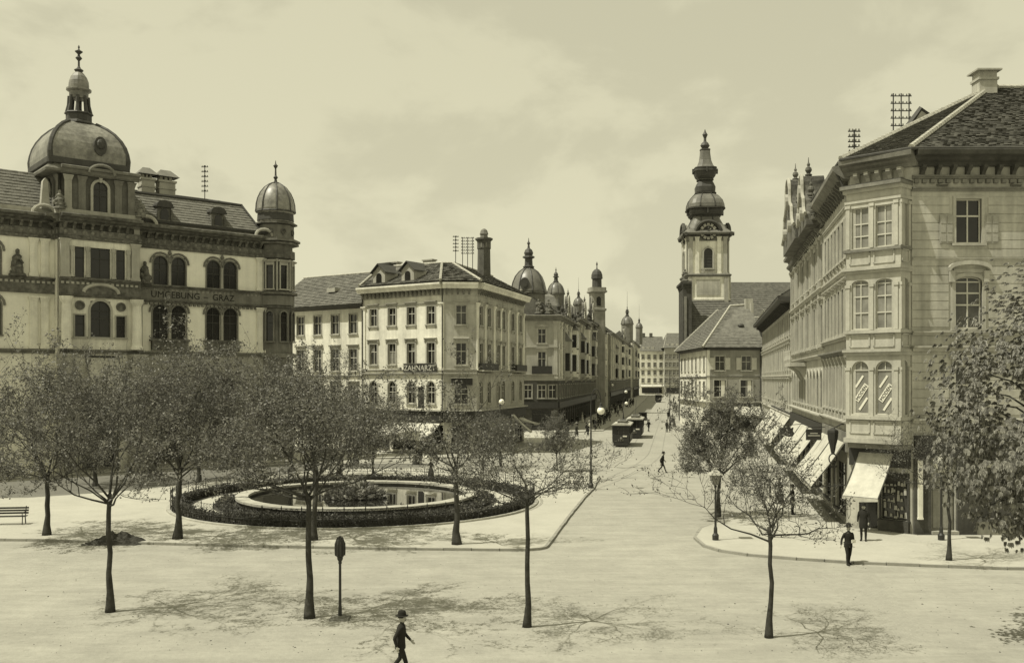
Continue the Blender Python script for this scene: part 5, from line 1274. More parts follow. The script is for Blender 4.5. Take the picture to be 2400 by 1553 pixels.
MB().ball((0, 0, 0), .45, 10, 6, 1.2, 1, .8).build('roof_vent', m_dark, sh, Vector((37.2, 153.6, 16.9))-Hs)
awning('shop_awning', 'white awning over the shop of the small hipped house', SF, 4.2, 8.4, 4.1, 2.5, 2.0, 2, ga)
MB().tube([at(SF, sh, 8.5, .15, 13), at(SF, sh, 8.5, .15, .2)], .08, 6).build('downpipe', m_dark, sh)
# dark timbered back house between it and the eaved house
bk = thing('dark_back_house', 'dark narrow house with bargeboarded gable behind the small hipped house', 'house', (44, 166, 0))
FB = Frame((40.2, 162), (49.5, 158)); ops = []
grid(bk, FB, (2.2, 5.0), 5.2, 1.6, 2.8, st_sm, ops, glass=m_glass); grid(bk, FB, (2.2, 5.0), 10.0, 1.6, 2.4, st_sm, ops, glass=m_glass); wall(bk, FB, 0, 15, ops, m_soot); ledge(bk, FB, 8.6, m_mstone, .6, .3); ledge(bk, FB, 4.4, m_stone, .4, .3)
MB().slab([(0, 15), (2.9, 19.6), (5.8, 15)], (0, .4)).build('gable', m_soot, bk, at(FB, bk), FB.a)
mb = MB(); mb.tube([(-.3, -.3, 14.6), (2.9, -.3, 19.9), (6.1, -.3, 14.6)], .16, 4); mb.build('bargeboard', m_stone, bk, at(FB, bk), FB.a)
simple_roof(bk, FB, 15, 0, FB.W, 10, 4.0, m_tile, .5, 95, cw=.7, chh=.55)

# ------------------------------------------------------------------ church with baroque tower
cu = thing('church', 'church with pale baroque clock tower, bulbous spire and dark nave roof', 'church', (38.8, 190, 0))
a_ = R(-3)
MB().sq([(4.2, 0), (4.2, 23.6), (4.4, 23.7), (4.4, 24.0), (4.25, 24.1), (4.2, 28.4)], a_, (0, 0), .12).build('tower_base', m_white, cu)
MB().sq([(4.45, 28.4), (4.6, 28.6), (4.6, 28.8), (4.3, 28.95)], a_, (0, 0), .14).build('tower_ledge', m_mstone, cu)
MB().sq([(3.95, 28.9), (3.95, 36.6)], a_, (0, 0), .16).build('belfry', m_white, cu)
ca, sa = math.cos(a_), math.sin(a_)
for side, ang in ((0, a_), (1, a_ - pi/2), (2, a_ + pi/2)):
    n = Vector((math.sin(ang), -math.cos(ang), 0)); d = Vector((math.cos(ang), math.sin(ang), 0))
    fr = Frame(tuple((Vector((38.8, 190, 0)) + n*3.96 - d*3.9)[:2]), tuple((Vector((38.8, 190, 0)) + n*3.96 + d*3.9)[:2]))
    window(cu, fr, 3.9, 30.0, 1.7, 3.9, dict(arch=1.0, sur=.3, proj=.15, trim=m_stone, wallm=m_stone, cols=1, rows=(0, .2, .4, .6, .8, 1), bar=.12, sash=m_wood, key=True), w_off=.24, glass=m_glass)
    for u in (.55, 1.75, 6.05, 7.25): pilaster(cu, fr, u, 28.9, 36.2, .75, m_white if u in (1.75, 6.05) else m_stone, .22)
    for u in (.4, 7.4): MB().box(-.4, .4, -.3, 0, 13, 28.3).build('quoin_strip', m_stone, cu, at(fr, cu, u, .2), fr.a)
    MB().box(-2.3, 2.3, -.38, -.28, 24.7, 27.8).build('tower_panel', m_cream, cu, at(fr, cu, 3.9), fr.a)
    mb = MB(); mb.box(-1.4, 1.4, -.4, 0, 29.0, 29.15); mb.box(-1.4, 1.4, -.4, -.1, 29.75, 29.9)
    for i in range(9): mb.lathe([(.06, 29.15), (.1, 29.35), (.05, 29.6), (.07, 29.75)], 6, (-1.2+i*.3, -.25))
    mb.build('balustrade', m_stone, cu, at(fr, cu, 3.9, .05), fr.a, kind='stuff')
    # cornice arching over the clock
    pts = [(-5.0, 36.7), (-2.6, 36.7)] + [(-2.5*math.cos(pi*i/10), 36.9 + 2.3*math.sin(pi*i/10)) for i in range(1, 10)] + [(2.6, 36.7), (5.0, 36.7)]
    mb = MB(); mb.tube([(x, -.45, z) for x, z in pts], .4, 6); mb.build('arched_cornice', m_soot, cu, at(fr, cu, 3.9), fr.a)
    mb = MB(); mb.slab([(-4.2, 35.4), (-4.2, 36.7)] + [(x, z) for x, z in pts[1:-1]] + [(4.2, 36.7), (4.2, 35.4)], (-.12, .3)); mb.build('clock_gable', m_mstone, cu, at(fr, cu, 3.9), fr.a)
    ck = MB(); ck.slab([(1.75*math.cos(2*pi*i/24), 37.2 + 1.75*math.sin(2*pi*i/24)) for i in range(24)], (-.35, -.1)); cko = ck.build('clock_face', m_sign, cu, at(fr, cu, 3.9, .1), fr.a)
    num = MB().box(-.26, .26, -.42, -.36, -.28, .28).mesh('hour_mark', m_stone)
    for i in range(12):
        a = i*pi/6; o = link('hour_mark', num, cko, (1.35*math.sin(a), 0, 37.2 + 1.35*math.cos(a))); o.rotation_euler = (0, a, 0)
    MB().box(-.07, .07, -.46, -.43, -.2, .8).build('clock_hand', m_stone, cko, (0, 0, 37.2)).rotation_euler = (0, R(40), 0)
    MB().box(-.05, .05, -.49, -.47, -.2, 1.15).build('clock_hand', m_stone, cko, (0, 0, 37.2)).rotation_euler = (0, R(150), 0)
# bulb spire (octagonal leaning square)
MB().sq([(5.0, 36.60), (5.1, 36.94), (4.6, 37.28), (3.9, 37.96), (3.2, 38.98), (2.7, 40.00), (2.55, 40.68)], a_, (0, 0), .3, k=4).build('spire_skirt', m_copper, cu)
MB().sq([(2.5, 40.51), (3.1, 40.85), (3.3, 41.36), (3.25, 41.95), (3.5, 42.21)], a_, (0, 0), .4, k=4).build('lower_drum', m_dark, cu)
MB().sq([(3.4, 42.12), (3.55, 42.38), (3.5, 43.06), (3.2, 43.91), (2.5, 44.76), (1.9, 45.19), (1.7, 45.35)], a_, (0, 0), .55, k=5).build('lower_bulb', m_copper, cu)
MB().sq([(1.7, 45.27), (1.9, 45.61), (1.95, 46.63), (1.6, 47.48), (1.3, 47.91), (1.4, 48.16), (1.9, 48.75), (2.1, 49.35), (2.2, 49.69), (2.15, 50.20), (1.95, 50.45)], a_, (0, 0), .5, k=4).build('upper_bulb', m_dark, cu)
MB().sq([(1.95, 50.37), (1.5, 51.05), (1.15, 52.07), (1.0, 53.26), (.95, 53.94), (.7, 54.28)], a_, (0, 0), .5, k=4).build('spire_cone', m_copper, cu)
MB().lathe([(.6, 54.11), (.5, 54.36), (.95, 55.05), (.7, 55.55), (.3, 55.89), (.25, 56.49), (.35, 56.83), (.55, 57.25), (.3, 57.68), (.15, 58.02), (.05, 58.36)], 10).build('finial', m_dark, cu)
for zz, r in ((41.5, 3.42), (49.9, 2.3)):
    for i in range(8):
        a = i*pi/4 + a_; MB().box(-.25, .25, -.15, .15, -.5, .5).build('spire_ornament', m_dark, cu, (r*math.cos(a)*(.96 if i % 2 else 1), r*math.sin(a)*(.96 if i % 2 else 1), zz), a)
for prof, nm in (([(2.56, 40.6), (2.75, 40.0), (3.25, 38.98), (3.95, 37.96), (4.65, 37.3)], 'skirt_rib'), ([(3.45, 42.2), (3.6, 42.5), (3.52, 43.1), (3.22, 43.95), (2.5, 44.8), (1.75, 45.3)], 'bulb_rib'), ([(1.95, 50.4), (1.52, 51.05), (1.17, 52.07), (1.02, 53.26), (.9, 54.0)], 'cone_rib')):
    for i in range(8):
        a = i*pi/4 + pi/8 + a_; f = 1.0 if nm == 'cone_rib' else 1.08
        MB().tube([(r*f*.99*math.cos(a), r*f*.99*math.sin(a), z) for r, z in prof], .13 if nm != 'cone_rib' else .08, 5).build(nm, m_dark, cu)
for zz, hw in ((40.6, 2.85), (42.15, 3.75), (45.35, 2.1), (48.1, 1.6), (49.8, 2.4), (50.4, 2.2), (54.2, 1.0)):
    MB().sq([(hw*.8, zz-.18), (hw, zz-.1), (hw, zz+.1), (hw*.8, zz+.18)], a_, (0, 0), .5, k=4).build('spire_moulding', m_soot, cu)
for i in range(8):
    a = i*pi/4 + a_; r = 5.0 if i % 2 else 4.6
    MB().lathe([(.18, 0), (.26, .25), (.1, .45), (.22, .8), (.06, 1.1), (.02, 1.5)], 6).build('urn', m_soot, cu, (r*math.cos(a + pi/4*0), r*math.sin(a), 37.0))
# west front facing the street, and the nave
FWf = Frame((33.35, 189), (32.75, 181)); ops = []
grid(cu, FWf, (4,), 6, 1.6, 5, dict(arch=1.0, sur=.3, trim=m_stone, wallm=m_buff, one=True, cols=1, rows=(0, 1), bar=.1), ops, glass=m_glass); wall(cu, FWf, 0, 27, ops, m_soot)
ledge(cu, FWf, 14, m_mstone, .5, .5); cornice(cu, FWf, 25.6, m_soot, .5, 1.2)
fr = Frame((32.75, 181), (34.4, 180.8)); wall(cu, fr, 0, 27, [], m_soot); cornice(cu, fr, 25.6, m_soot, .5, 1.2); ledge(cu, fr, 14, m_mstone, .4, .4)
MB().box(.2, .7, -.2, 0, 8, 24).build('pilaster', m_mstone, cu, at(fr, cu), fr.a)
statue(cu, Vector((33.2-38.8, 181.4-190, 27)), 0, 2.4, m_mid, 41)
mb = MB(); P = [Vector(p)-Vector(cu.location) for p in ((44, 206, 19.0), (75, 206, 19.0), (75, 217, 30.4), (44, 217, 30.4), (44, 228, 19), (75, 228, 19))]
mb.poly([P[0], P[1], P[2], P[3]]); mb.poly([P[5], P[4], P[3], P[2]]); mb.poly([P[0], P[3], P[4]]); mb.build('nave_roof', m_tile, cu)
tb = MB(); tiles(tb, P[:4], (1, 0, 0), 1.0, .7, .08, 97); tb.build('nave_tiles', m_tile, cu, kind='stuff')
MB().box(44-38.8, 75-38.8, 16.4, 37, 0, 19).build('nave', m_buff, cu)
mb = MB(); P = [Vector(p)-Vector(cu.location) for p in ((33.8, 178.5, 13.5), (44.5, 178.5, 13.5), (44.2, 185.6, 23.6), (34.2, 185.6, 23.6))]
mb.poly(P); mb.poly([P[0], P[3], P[3]+Vector((0, 0, -10))]); mb.poly([P[1], P[1]+Vector((0, 7, 0)), P[2]]); mb.build('vestry_roof', m_tile, cu)
tb = MB(); tiles(tb, P, (1, 0, 0), .8, .6, .07, 98); tb.build('vestry_tiles', m_tile, cu, kind='stuff')
MB().box(33.8-38.8, 44.4-38.8, -11.4, -4.3, 0, 13.5).build('vestry', m_soot, cu)
# ------------------------------------------------------------------ trees
def leaf_quad(mb, p, d, L_, w, rr):
    d = d.normalized(); s = d.cross(Vector((rr.uniform(-1, 1), rr.uniform(-1, 1), rr.uniform(-1, 1))))
    if s.length < 1e-3: return
    s = s.normalized() * w
    mb.add([p, p + d*L_*.45 + s, p + d*L_, p + d*L_*.45 - s], [(0, 1, 2, 3)])

def make_tree(seed, H, fork, spread, r0, limbs=6, leaf=.14, per=5, lev3=5, lev4=4, up=.35, bend=.25, flat=0.0, leaf_from=2, kink=.12, minz=-.12):
    """recursive limbs inside a rough crown; returns wood mesh and leaf mesh"""
    rr = random.Random(seed); wood = MB(); lv = MB()
    top = Vector((rr.uniform(-.2, .2), rr.uniform(-.2, .2), fork))
    pts = []; n = 6
    for i in range(n+1):
        f = i/n; pts.append(Vector((top.x*f + rr.uniform(-.05, .05)*(f > 0), top.y*f + rr.uniform(-.05, .05)*(f > 0), fork*f)))
    rad = [r0*1.75, r0*1.15] + [r0*(1 - .3*i/n) for i in range(2, n+1)]
    rings = []
    for i in range(25):
        f = i/24*n; q = min(n-1, int(f)); c = pts[q].lerp(pts[q+1], f-q); ra = rad[q] + (rad[q+1]-rad[q])*(f-q)
        rings.append([(c.x + ra*(1+.16*noise.noise(Vector((math.cos(a)*1.6, math.sin(a)*1.6, c.z*1.3+seed))))*math.cos(a), c.y + ra*(1+.16*noise.noise(Vector((math.cos(a)*1.6+5, math.sin(a)*1.6, c.z*1.3+seed))))*math.sin(a), c.z) for a in [2*pi*j/12 for j in range(12)]])
    wood.loft(rings)
    rt = rad[-1]
    def leaves(p, k, sz=1.0):
        for _ in range(k):
            d = Vector((rr.gauss(0, 1), rr.gauss(0, 1), rr.gauss(-.25, .8)))
            q = p + Vector((rr.gauss(0, .07), rr.gauss(0, .07), rr.gauss(0, .07)))
            leaf_quad(lv, q, d, leaf*rr.uniform(.5, 1.5)*sz, leaf*rr.uniform(.18, .38)*sz, rr)
    def branch(p, d, L_, r, lev):
        k = 4 if lev < 3 else 3; P = [p]; D = d.normalized()
        for i in range(k):
            D = (D + Vector((rr.gauss(0, kink*2), rr.gauss(0, kink*2), rr.gauss(0, kink*1.6) + (up if lev > 1 else up*.4)*.3*(1-flat))))
            D.z = max(D.z, minz if lev > 1 else .16); D.normalize()
            P.append(P[-1] + D*(L_/k))
        R_ = [r*(1 - .72*i/k) for i in range(k+1)]
        wood.tube(P, R_, 6 if lev == 1 else (5 if lev == 2 else 3), cap=False)
        if lev >= leaf_from:
            dens = rr.choice((0, .4, 1, 1, 1.6, 2.2)) if lev >= 3 else .5
            for i_, q in enumerate(P[1:]): leaves(q, int(per*dens*(1.5 if i_ == k-1 else .8) + rr.random()))
        nxt = {1: lev3, 2: lev4, 3: 3}.get(lev, 0)
        for j in range(nxt):
            f = rr.uniform(.3, 1.0) if j else 1.0; i = min(k-1, int(f*k)); q = P[i].lerp(P[i+1], f*k - i)
            az = rr.uniform(0, 2*pi); side = D.cross(Vector((math.cos(az), math.sin(az), rr.uniform(-.5, .8)))).normalized()
            nd = (D*rr.uniform(.45, 1.0) + side*rr.uniform(.5, 1.0) + Vector((0, 0, up*(1-flat)*rr.uniform(0, 1))))
            nd.z = max(nd.z, minz*1.4); nd.normalize()
            branch(q, nd, L_*rr.uniform(.42, .68), max(.008, R_[i]*.55), lev+1)
    cr_h = H - fork
    for i in range(limbs):
        a = 2*pi*(i + rr.uniform(-.3, .3))/limbs; el = rr.uniform(.25, .75) if i % 2 else rr.uniform(.55, 1.25)
        el *= (1 - flat*.55)
        d = Vector((math.cos(a)*math.cos(el), math.sin(a)*math.cos(el), math.sin(el)))
        Lr = min(spread/max(.2, math.cos(el)), cr_h/max(.2, math.sin(el)))*rr.uniform(.55, .72)
        branch(top - Vector((0, 0, rr.uniform(0, .5))), d, Lr, rt*rr.uniform(.45, .62), 1)
    branch(top, Vector((rr.uniform(-.2, .2), rr.uniform(-.2, .2), 1)), cr_h*.62, rt*.6, 1)
    return wood.mesh('trunk', m_bark, True), lv.mesh('crown', m_leaf)

def plant(meshes, label, loc, rz=0.0, group=None, name='street_tree', s=1.0):
    t = thing(name, label, 'tree', loc, rz, group); t.scale = (s, s, s)
    link('trunk', meshes[0], t); link('crown', meshes[1], t); return t
gt = 'young trees planted round the square'
tA = make_tree(11, 9.0, 4.2, 4.1, .105, 9, .095, 2.4, 6, 5, .3, leaf_from=3)
tB = make_tree(23, 8.9, 4.2, 4.0, .12, 10, .10, 4, 6, 5, .25, leaf_from=3)
tC = make_tree(35, 6.6, 4.45, 3.4, .09, 9, .08, 1.4, 6, 5, .15, flat=.75, leaf_from=3, kink=.15, minz=-.06)
tD = make_tree(47, 6.0, 3.55, 3.4, .085, 9, .075, 1, 6, 5, .35, flat=.5, leaf_from=3, kink=.15, minz=-.04)
tE = make_tree(58, 8.4, 2.9, 3.5, .125, 10, .115, 4, 6, 5, .25, leaf_from=2, minz=-.25)
tF = make_tree(69, 9.2, 3.1, 4.3, .14, 11, .12, 4, 6, 5, .25, leaf_from=2, minz=-.25)
tG = make_tree(71, 10.4, 4.0, 2.6, .16, 6, .13, 2, 5, 4, .7, leaf_from=3, kink=.18)
tE2 = make_tree(83, 8.2, 3.0, 3.4, .125, 10, .115, 6, 6, 5, .3, leaf_from=2, minz=-.2)
tF2 = make_tree(97, 9.4, 3.4, 4.0, .135, 10, .115, 4, 6, 5, .35, leaf_from=2, minz=-.2)
def tl(px, py, z=.0): return gp(px, py)
P1 = lambda px, py: tuple(gp(px, py))
plant(tA, 'leafy tree in the front row, leftmost, standing before the soil heap', P1(258, 1433), .3, gt)
plant(tB, 'fullest leafy tree of the front row, beside the low caged post', P1(725, 1447), 1.1, gt)
plant(tC, 'slim sparse front-row tree with flat spreading crown right of the fountain', P1(1235, 1468), 3.6, gt)
plant(tD, 'small sparse vase-shaped tree at the right of the front row', P1(1802, 1493), 2.2, gt)
up12 = lambda p: (p[0], p[1], .12)
plant(tF, 'leftmost tree of the second row, by the park bench', up12(P1(110, 1258)), .2, gt, s=1.0)
plant(tE, 'second-row tree standing at the left end of the round hedge', up12(P1(416, 1267)), 2.4, gt, s=1.22)
plant(tF2, 'second-row tree directly behind the fullest front tree', up12(P1(735, 1270)), 3.9, gt, s=1.03)
plant(tG, 'tall twiggy second-row tree in front of the basin right side', up12(P1(1071, 1280)), 1.7, gt, s=.95)
plant(tE, 'back-row tree at far left beyond the plaza kerb', (-32.2, 73, 0), 4.0, gt, s=1.1)
plant(tF2, 'back-row tree left of centre, before the civic building', P1(466, 1132), 5.1, gt, s=1.1)
plant(tE2, 'back-row tree before the corner turret', up12((-18.0, 77.0, 0)), .9, gt, s=1.2)
plant(tE, 'round dark back-row tree right behind the fountain fence', up12(P1(873, 1127)), 1.8, gt, s=.82)
plant(tG, 'bare twiggy back-row tree against the low white house', up12((-14.6, 80.0, 0)), 3.3, gt, s=1.02)
plant(tE, 'back-row tree near the globe lamp post', (-1.0, 88.6, 0), 5.5, gt, s=.62)
plant(tE2, 'low back-row tree farthest right behind the fountain', (4.0, 84.0, 0), 2.7, gt, s=.6)
plant(tF, 'low back-row tree beside the strolling lady', up12((-2.6, 84.5, 0)), .4, gt, s=.55)
plant(tE2, 'dense tree behind the gas lamp on the right-hand pavement', up12((12.2, 56.0, 0)), 4.4, gt, s=.92)
plant(tD, 'thin young tree on the pavement before the shop plinth', up12(P1(2224, 1318)), 1.0, gt, s=.98)

# horse chestnut reaching in from the right
def make_chestnut(seed):
    rr = random.Random(seed); wood = MB(); lv = MB(); C = Vector((0, 0, 7.1))
    wood.tube([(0, 0, 0), (.05, .05, 1), (.0, .1, 2.5), (.1, 0, 4.2), (.1, .1, 9.6)], [.42, .3, .26, .22, .06], 10)
    tips = []
    for i in range(270):
        a = rr.uniform(0, 2*pi); ce = rr.uniform(-.92, 1); r = (rr.uniform(.35, 1)**.5)
        e = Vector((math.cos(a)*math.sqrt(1-ce*ce)*3.9, math.sin(a)*math.sqrt(1-ce*ce)*3.9, ce*4.6))*r
        e *= 1 + .16*noise.noise(e*.6)
        tip = C + e; h = min(9.0, max(2.4, C.z + e.z*.55 - 1.0)); st = Vector((.1, .05, h))
        mid = st.lerp(tip, .55) + Vector((0, 0, .35))
        if i % 5 == 0: wood.tube([st, mid, tip], [.05, .028, .01], 5, cap=False)
        tips.append((tip, (tip-st).normalized()))
    for tip, d in tips:
        for k in range(26):
            p = tip + Vector((rr.gauss(0, .36), rr.gauss(0, .36), rr.gauss(0, .34)))
            out = (p - C); out.z *= .4; out = out.normalized() if out.length > .1 else Vector((1, 0, 0))
            ax = (out*.8 + Vector((rr.gauss(0, .3), rr.gauss(0, .3), -.35))).normalized(); s = ax.cross(Vector((0, 0, 1)))
            s = s.normalized() if s.length > .1 else Vector((1, 0, 0)); dn = ax.cross(s)
            if dn.z > 0: dn = -dn
            for q in range(6):
                ang = (q - 2.5)*.42; v = (ax*math.cos(ang)*.8 + s*math.sin(ang) + dn*.75).normalized()
                L_ = .175*(1 - .08*abs(q-2.5))*rr.uniform(.85, 1.15); w = s*math.cos(ang)*.042 - ax*math.sin(ang)*.042
                md = p + v*L_*.6 - Vector((0, 0, .018)); lv.add([p, p + v*L_*.62 + w*.85 + Vector((0, 0, .02)), p + v*L_ - Vector((0, 0, .02)), p + v*L_*.62 - w*.85 + Vector((0, 0, .02)), md], [(0, 1, 4), (1, 2, 4), (0, 4, 3), (4, 2, 3)])
    return wood.mesh('trunk', m_bark, True), lv.mesh('crown', m_chest)
tH = make_chestnut(5)
plant(tH, 'big-leaved horse chestnut hanging into view at the right edge', (17.0, 29.0, 0), 0.4, None, 'horse_chestnut')

# ------------------------------------------------------------------ fountain with hedge ring and fence
FCX, FCY, RB_, RH = -10.3, 63.2, 7.8, 11.8
fb = thing('fountain_basin', 'large round stone fountain basin with pale coping inside the hedge ring', 'fountain', (FCX, FCY, .12))
rr = random.Random(2)
for i in range(48):
    a0, a1 = 2*pi*(i+.012)/48, 2*pi*(i+.988)/48; r0_, r1_ = RB_-.72, RB_+.1+rr.uniform(-.015, .015); t0_, t1_ = .42, .56+rr.uniform(-.012, .012); mb = MB(); vs = []
    for z in (t0_, t1_):
        for r_ in (r0_, r1_):
            for q in range(3): a = a0 + (a1-a0)*q/2; vs.append((r_*math.cos(a), r_*math.sin(a), z))
    mb.add(vs, [(6,7,10,9),(7,8,11,10),(3,4,10,9),(4,5,11,10),(1,0,6,7),(2,1,7,8),(0,3,9,6),(5,2,8,11)]); mb.build('coping_stone', m_stone, fb)
bwl = MB().lathe([(RB_-.6, .0), (RB_-.6, .42)], 96); bwl.f = [f for f in bwl.f if len(f) == 4]; bwl.m = bwl.m[:len(bwl.f)]; bwl.build('basin_lining', m_mstone, fb)
bwl = MB().lathe([(RB_-.02, .0), (RB_-.02, .4)], 96); bwl.f = [f for f in bwl.f if len(f) == 4]; bwl.m = bwl.m[:len(bwl.f)]; bwl.build('basin_wall', m_soot, fb)
wm = mat('pond_water', .012, .02, .1, .5, .0, .8, .5); wm.node_tree.nodes['Principled BSDF'].inputs['IOR'].default_value = 1.5
wt = MB().poly([(FCX + (RB_-.55)*math.cos(2*pi*i/64), FCY + (RB_-.55)*math.sin(2*pi*i/64), .42) for i in range(64)]).build('water', wm); tag(wt, None, None, None, 'structure')
# rockwork with plants
rk = thing('fountain_rockery', 'planted rockwork mound rising from the middle of the water', 'rockery', (FCX-.1, FCY-.3, .3))
rr = random.Random(9)
for i in range(16):
    a = rr.uniform(0, 2*pi); q = rr.uniform(0, 1.5); s_ = rr.uniform(.25, .55); mb = MB(); ring = []
    for k in range(5):
        t = pi*k/4; ring.append([(s_*math.sin(max(.12, min(pi-.12, t)))*math.cos(2*pi*j/7)*rr.uniform(.8, 1.2), s_*math.sin(max(.12, min(pi-.12, t)))*math.sin(2*pi*j/7)*rr.uniform(.8, 1.2), -s_*.8*math.cos(t)) for j in range(7)])
    mb.loft(ring).build('rock', m_mstone, rk, (q*math.cos(a), q*math.sin(a), max(0, .9 - q*.55)*rr.uniform(.4, 1)))
mb = MB()
for i in range(1900):
    a = rr.uniform(0, 2*pi); q = 1.75*math.sqrt(rr.random()); p = Vector((q*math.cos(a)*1.15, q*math.sin(a), max(.1, 1.6 - q*.75)*rr.uniform(.2, 1.0)))
    leaf_quad(mb, p, Vector((math.cos(a)*.6+rr.gauss(0, .5), math.sin(a)*.6+rr.gauss(0, .5), rr.uniform(-.2, 1))), rr.uniform(.18, .42), rr.uniform(.04, .09), rr)
mb.build('plants', m_leaf, rk)
MB().lathe([(.25, 0), (.18, .6), (.1, 1.2), (.05, 1.4)], 8).build('jet_pipe', m_dark, rk)
# turf bed and path ring
def ring_sheet(name, r0, r1, z, m, kind='structure', prof=None):
    mb = MB(); n = 96
    for i in range(n):
        a, b = 2*pi*i/n, 2*pi*(i+1)/n
        mb.poly([(FCX+r0*math.cos(a), FCY+r0*math.sin(a), z), (FCX+r1*math.cos(a), FCY+r1*math.sin(a), z), (FCX+r1*math.cos(b), FCY+r1*math.sin(b), z), (FCX+r0*math.cos(b), FCY+r0*math.sin(b), z)])
    o = mb.build(name, m); tag(o, None, None, None, kind); return o
ring_sheet('flower_bed', RB_+.02, 9.3, .135, m_lawn); ring_sheet('ring_path', 9.3, 10.6, .128, m_pave); ring_sheet('border_bed', 10.6, RH-.05, .135, m_soil)
def hedge(name, label, r0, r1, h, n, seed, L_=.14, z0=.1):
    rr = random.Random(seed); t = thing(name, label, 'hedge', (FCX, FCY, 0)); mb = MB()
    for i in range(n):
        a = rr.uniform(0, 2*pi); q = rr.uniform(r0, r1)
        hh = h*(1 + .22*noise.noise(Vector((math.cos(a)*9, math.sin(a)*9, seed))) + .25*noise.noise(Vector((math.cos(a)*34, math.sin(a)*34, seed)))) ; z = z0 + hh*rr.random()**.7
        p = Vector((q*math.cos(a), q*math.sin(a), z)); leaf_quad(mb, p, Vector((rr.gauss(0, 1), rr.gauss(0, 1), rr.gauss(.3, .8))), L_*rr.uniform(.7, 1.4), L_*.34, rr)
    mb.build('foliage', m_leafd, t)
    c = MB(); c.lathe([(r0+.1, z0), (r0+.12, z0+h*.8), (r1-.12, z0+h*.8), (r1-.1, z0)], 72); 
    c.f = [f for f in c.f if len(f) == 4]; c.m = c.m[:len(c.f)]
    c.build('inner_twigs', m_soil, t)
    return t
hedge('clipped_hedge', 'dark clipped hedge ringing the whole fountain garden', 11.0, 11.7, .62, 17000, 4, .13)
hedge('flower_border', 'low leafy border growing round the basin wall', 8.1, 9.1, .3, 7000, 8, .17)
fn = thing('garden_fence', 'low iron wire fence with slim posts round the hedge', 'fence', (FCX, FCY, .12))
npst = 64; pm = MB().lathe([(.03, 0), (.028, 1.05), (.05, 1.08), (.03, 1.16), (.008, 1.25)], 6).mesh('post', m_iron); sm = MB().tube([(.09*math.cos(2*pi*i/10), 0, .09*math.sin(2*pi*i/10)) for i in range(11)], .012, 4).mesh('scroll', m_iron)
for i in range(npst):
    a = 2*pi*i/npst; link('post', pm, fn, (RH*math.cos(a), RH*math.sin(a), 0), a)
    for q in range(1, 4):
        b = a + 2*pi*q/npst/4; link('scroll', sm, fn, (RH*math.cos(b), RH*math.sin(b), .98), b + pi/2)
for z in (.45, .86, 1.09): MB().tube([(RH*math.cos(2*pi*i/128), RH*math.sin(2*pi*i/128), z) for i in range(129)], .014, 4).build('rail', m_iron, fn)
MB().lathe([(RH+.25, -.02), (RH+.25, .09), (RH+.02, .09), (RH+.02, -.02)], 96).build('fence_kerb', m_stone, fn)

# ------------------------------------------------------------------ street furniture
def gas_lamp(label, loc, H=3.6, s=1.0):
    t = thing('gas_lamp', label, 'street lamp', loc); k = H - .85
    MB().lathe([(.16, 0), (.17, .25), (.1, .35), (.09, .6), (.06, .7), (.045, k-.15), (.09, k-.1), (.04, k)], 10).build('post', m_iron, t)
    MB().tube([(-.28, 0, k-.3), (.28, 0, k-.3)], .02, 6).build('ladder_bar', m_iron, t)
    MB().sq([(.12, k), (.26, k+.5), (.25, k+.51)], 0, (0, 0), .05).build('lantern_glass', m_globe if s < 1 else m_glass2, t)
    mb = MB()
    for a in range(4):
        c, q = math.cos(a*pi/2+pi/4), math.sin(a*pi/2+pi/4); mb.tube([(c*.17, q*.17, k), (c*.37, q*.37, k+.51)], .014, 4)
    mb.build('lantern_bars', m_iron, t)
    MB().sq([(.33, k+.5), (.3, k+.56), (.12, k+.72), (.06, k+.78), (.08, k+.82), (.02, k+.88)], 0, (0, 0), .1).build('lantern_roof', m_stone, t)
gas_lamp('gas lamp with white lantern roof on the tip of the right-hand pavement', up12(P1(1677, 1270)), 3.65)
gas_lamp('gas lamp with pale lantern half hidden by the chestnut leaves', up12((21.8, 48, 0)), 4.3, .9)
t = thing('caged_post', 'low dark post with ribbed oval head on stone base, in the foreground', 'post', P1(797, 1450))
MB().taper(-.34, .34, -.3, .3, 0, .07, .02, .02).taper(-.2, .2, -.18, .18, .07, .13, .02, .02).build('base', m_mstone, t)
MB().lathe([(.07, .13), (.06, .4), (.05, .5), (.045, 1.9), (.07, 1.95), (.05, 2.0)], 10).build('shaft', m_iron, t)
MB().lathe([(.06, 2.0), (.1, 2.08), (.1, 2.14), (.15, 2.2), (.165, 2.4), (.165, 2.6), (.14, 2.74), (.08, 2.82), (.03, 2.87)], 14).build('head', m_iron, t)
for i in range(10):
    a = i*pi/5; MB().tube([(.17*math.cos(a), .17*math.sin(a), 2.2), (.18*math.cos(a), .18*math.sin(a), 2.42), (.175*math.cos(a), .175*math.sin(a), 2.6), (.09*math.cos(a), .09*math.sin(a), 2.83)], .014, 4).build('rib', m_dark, t)
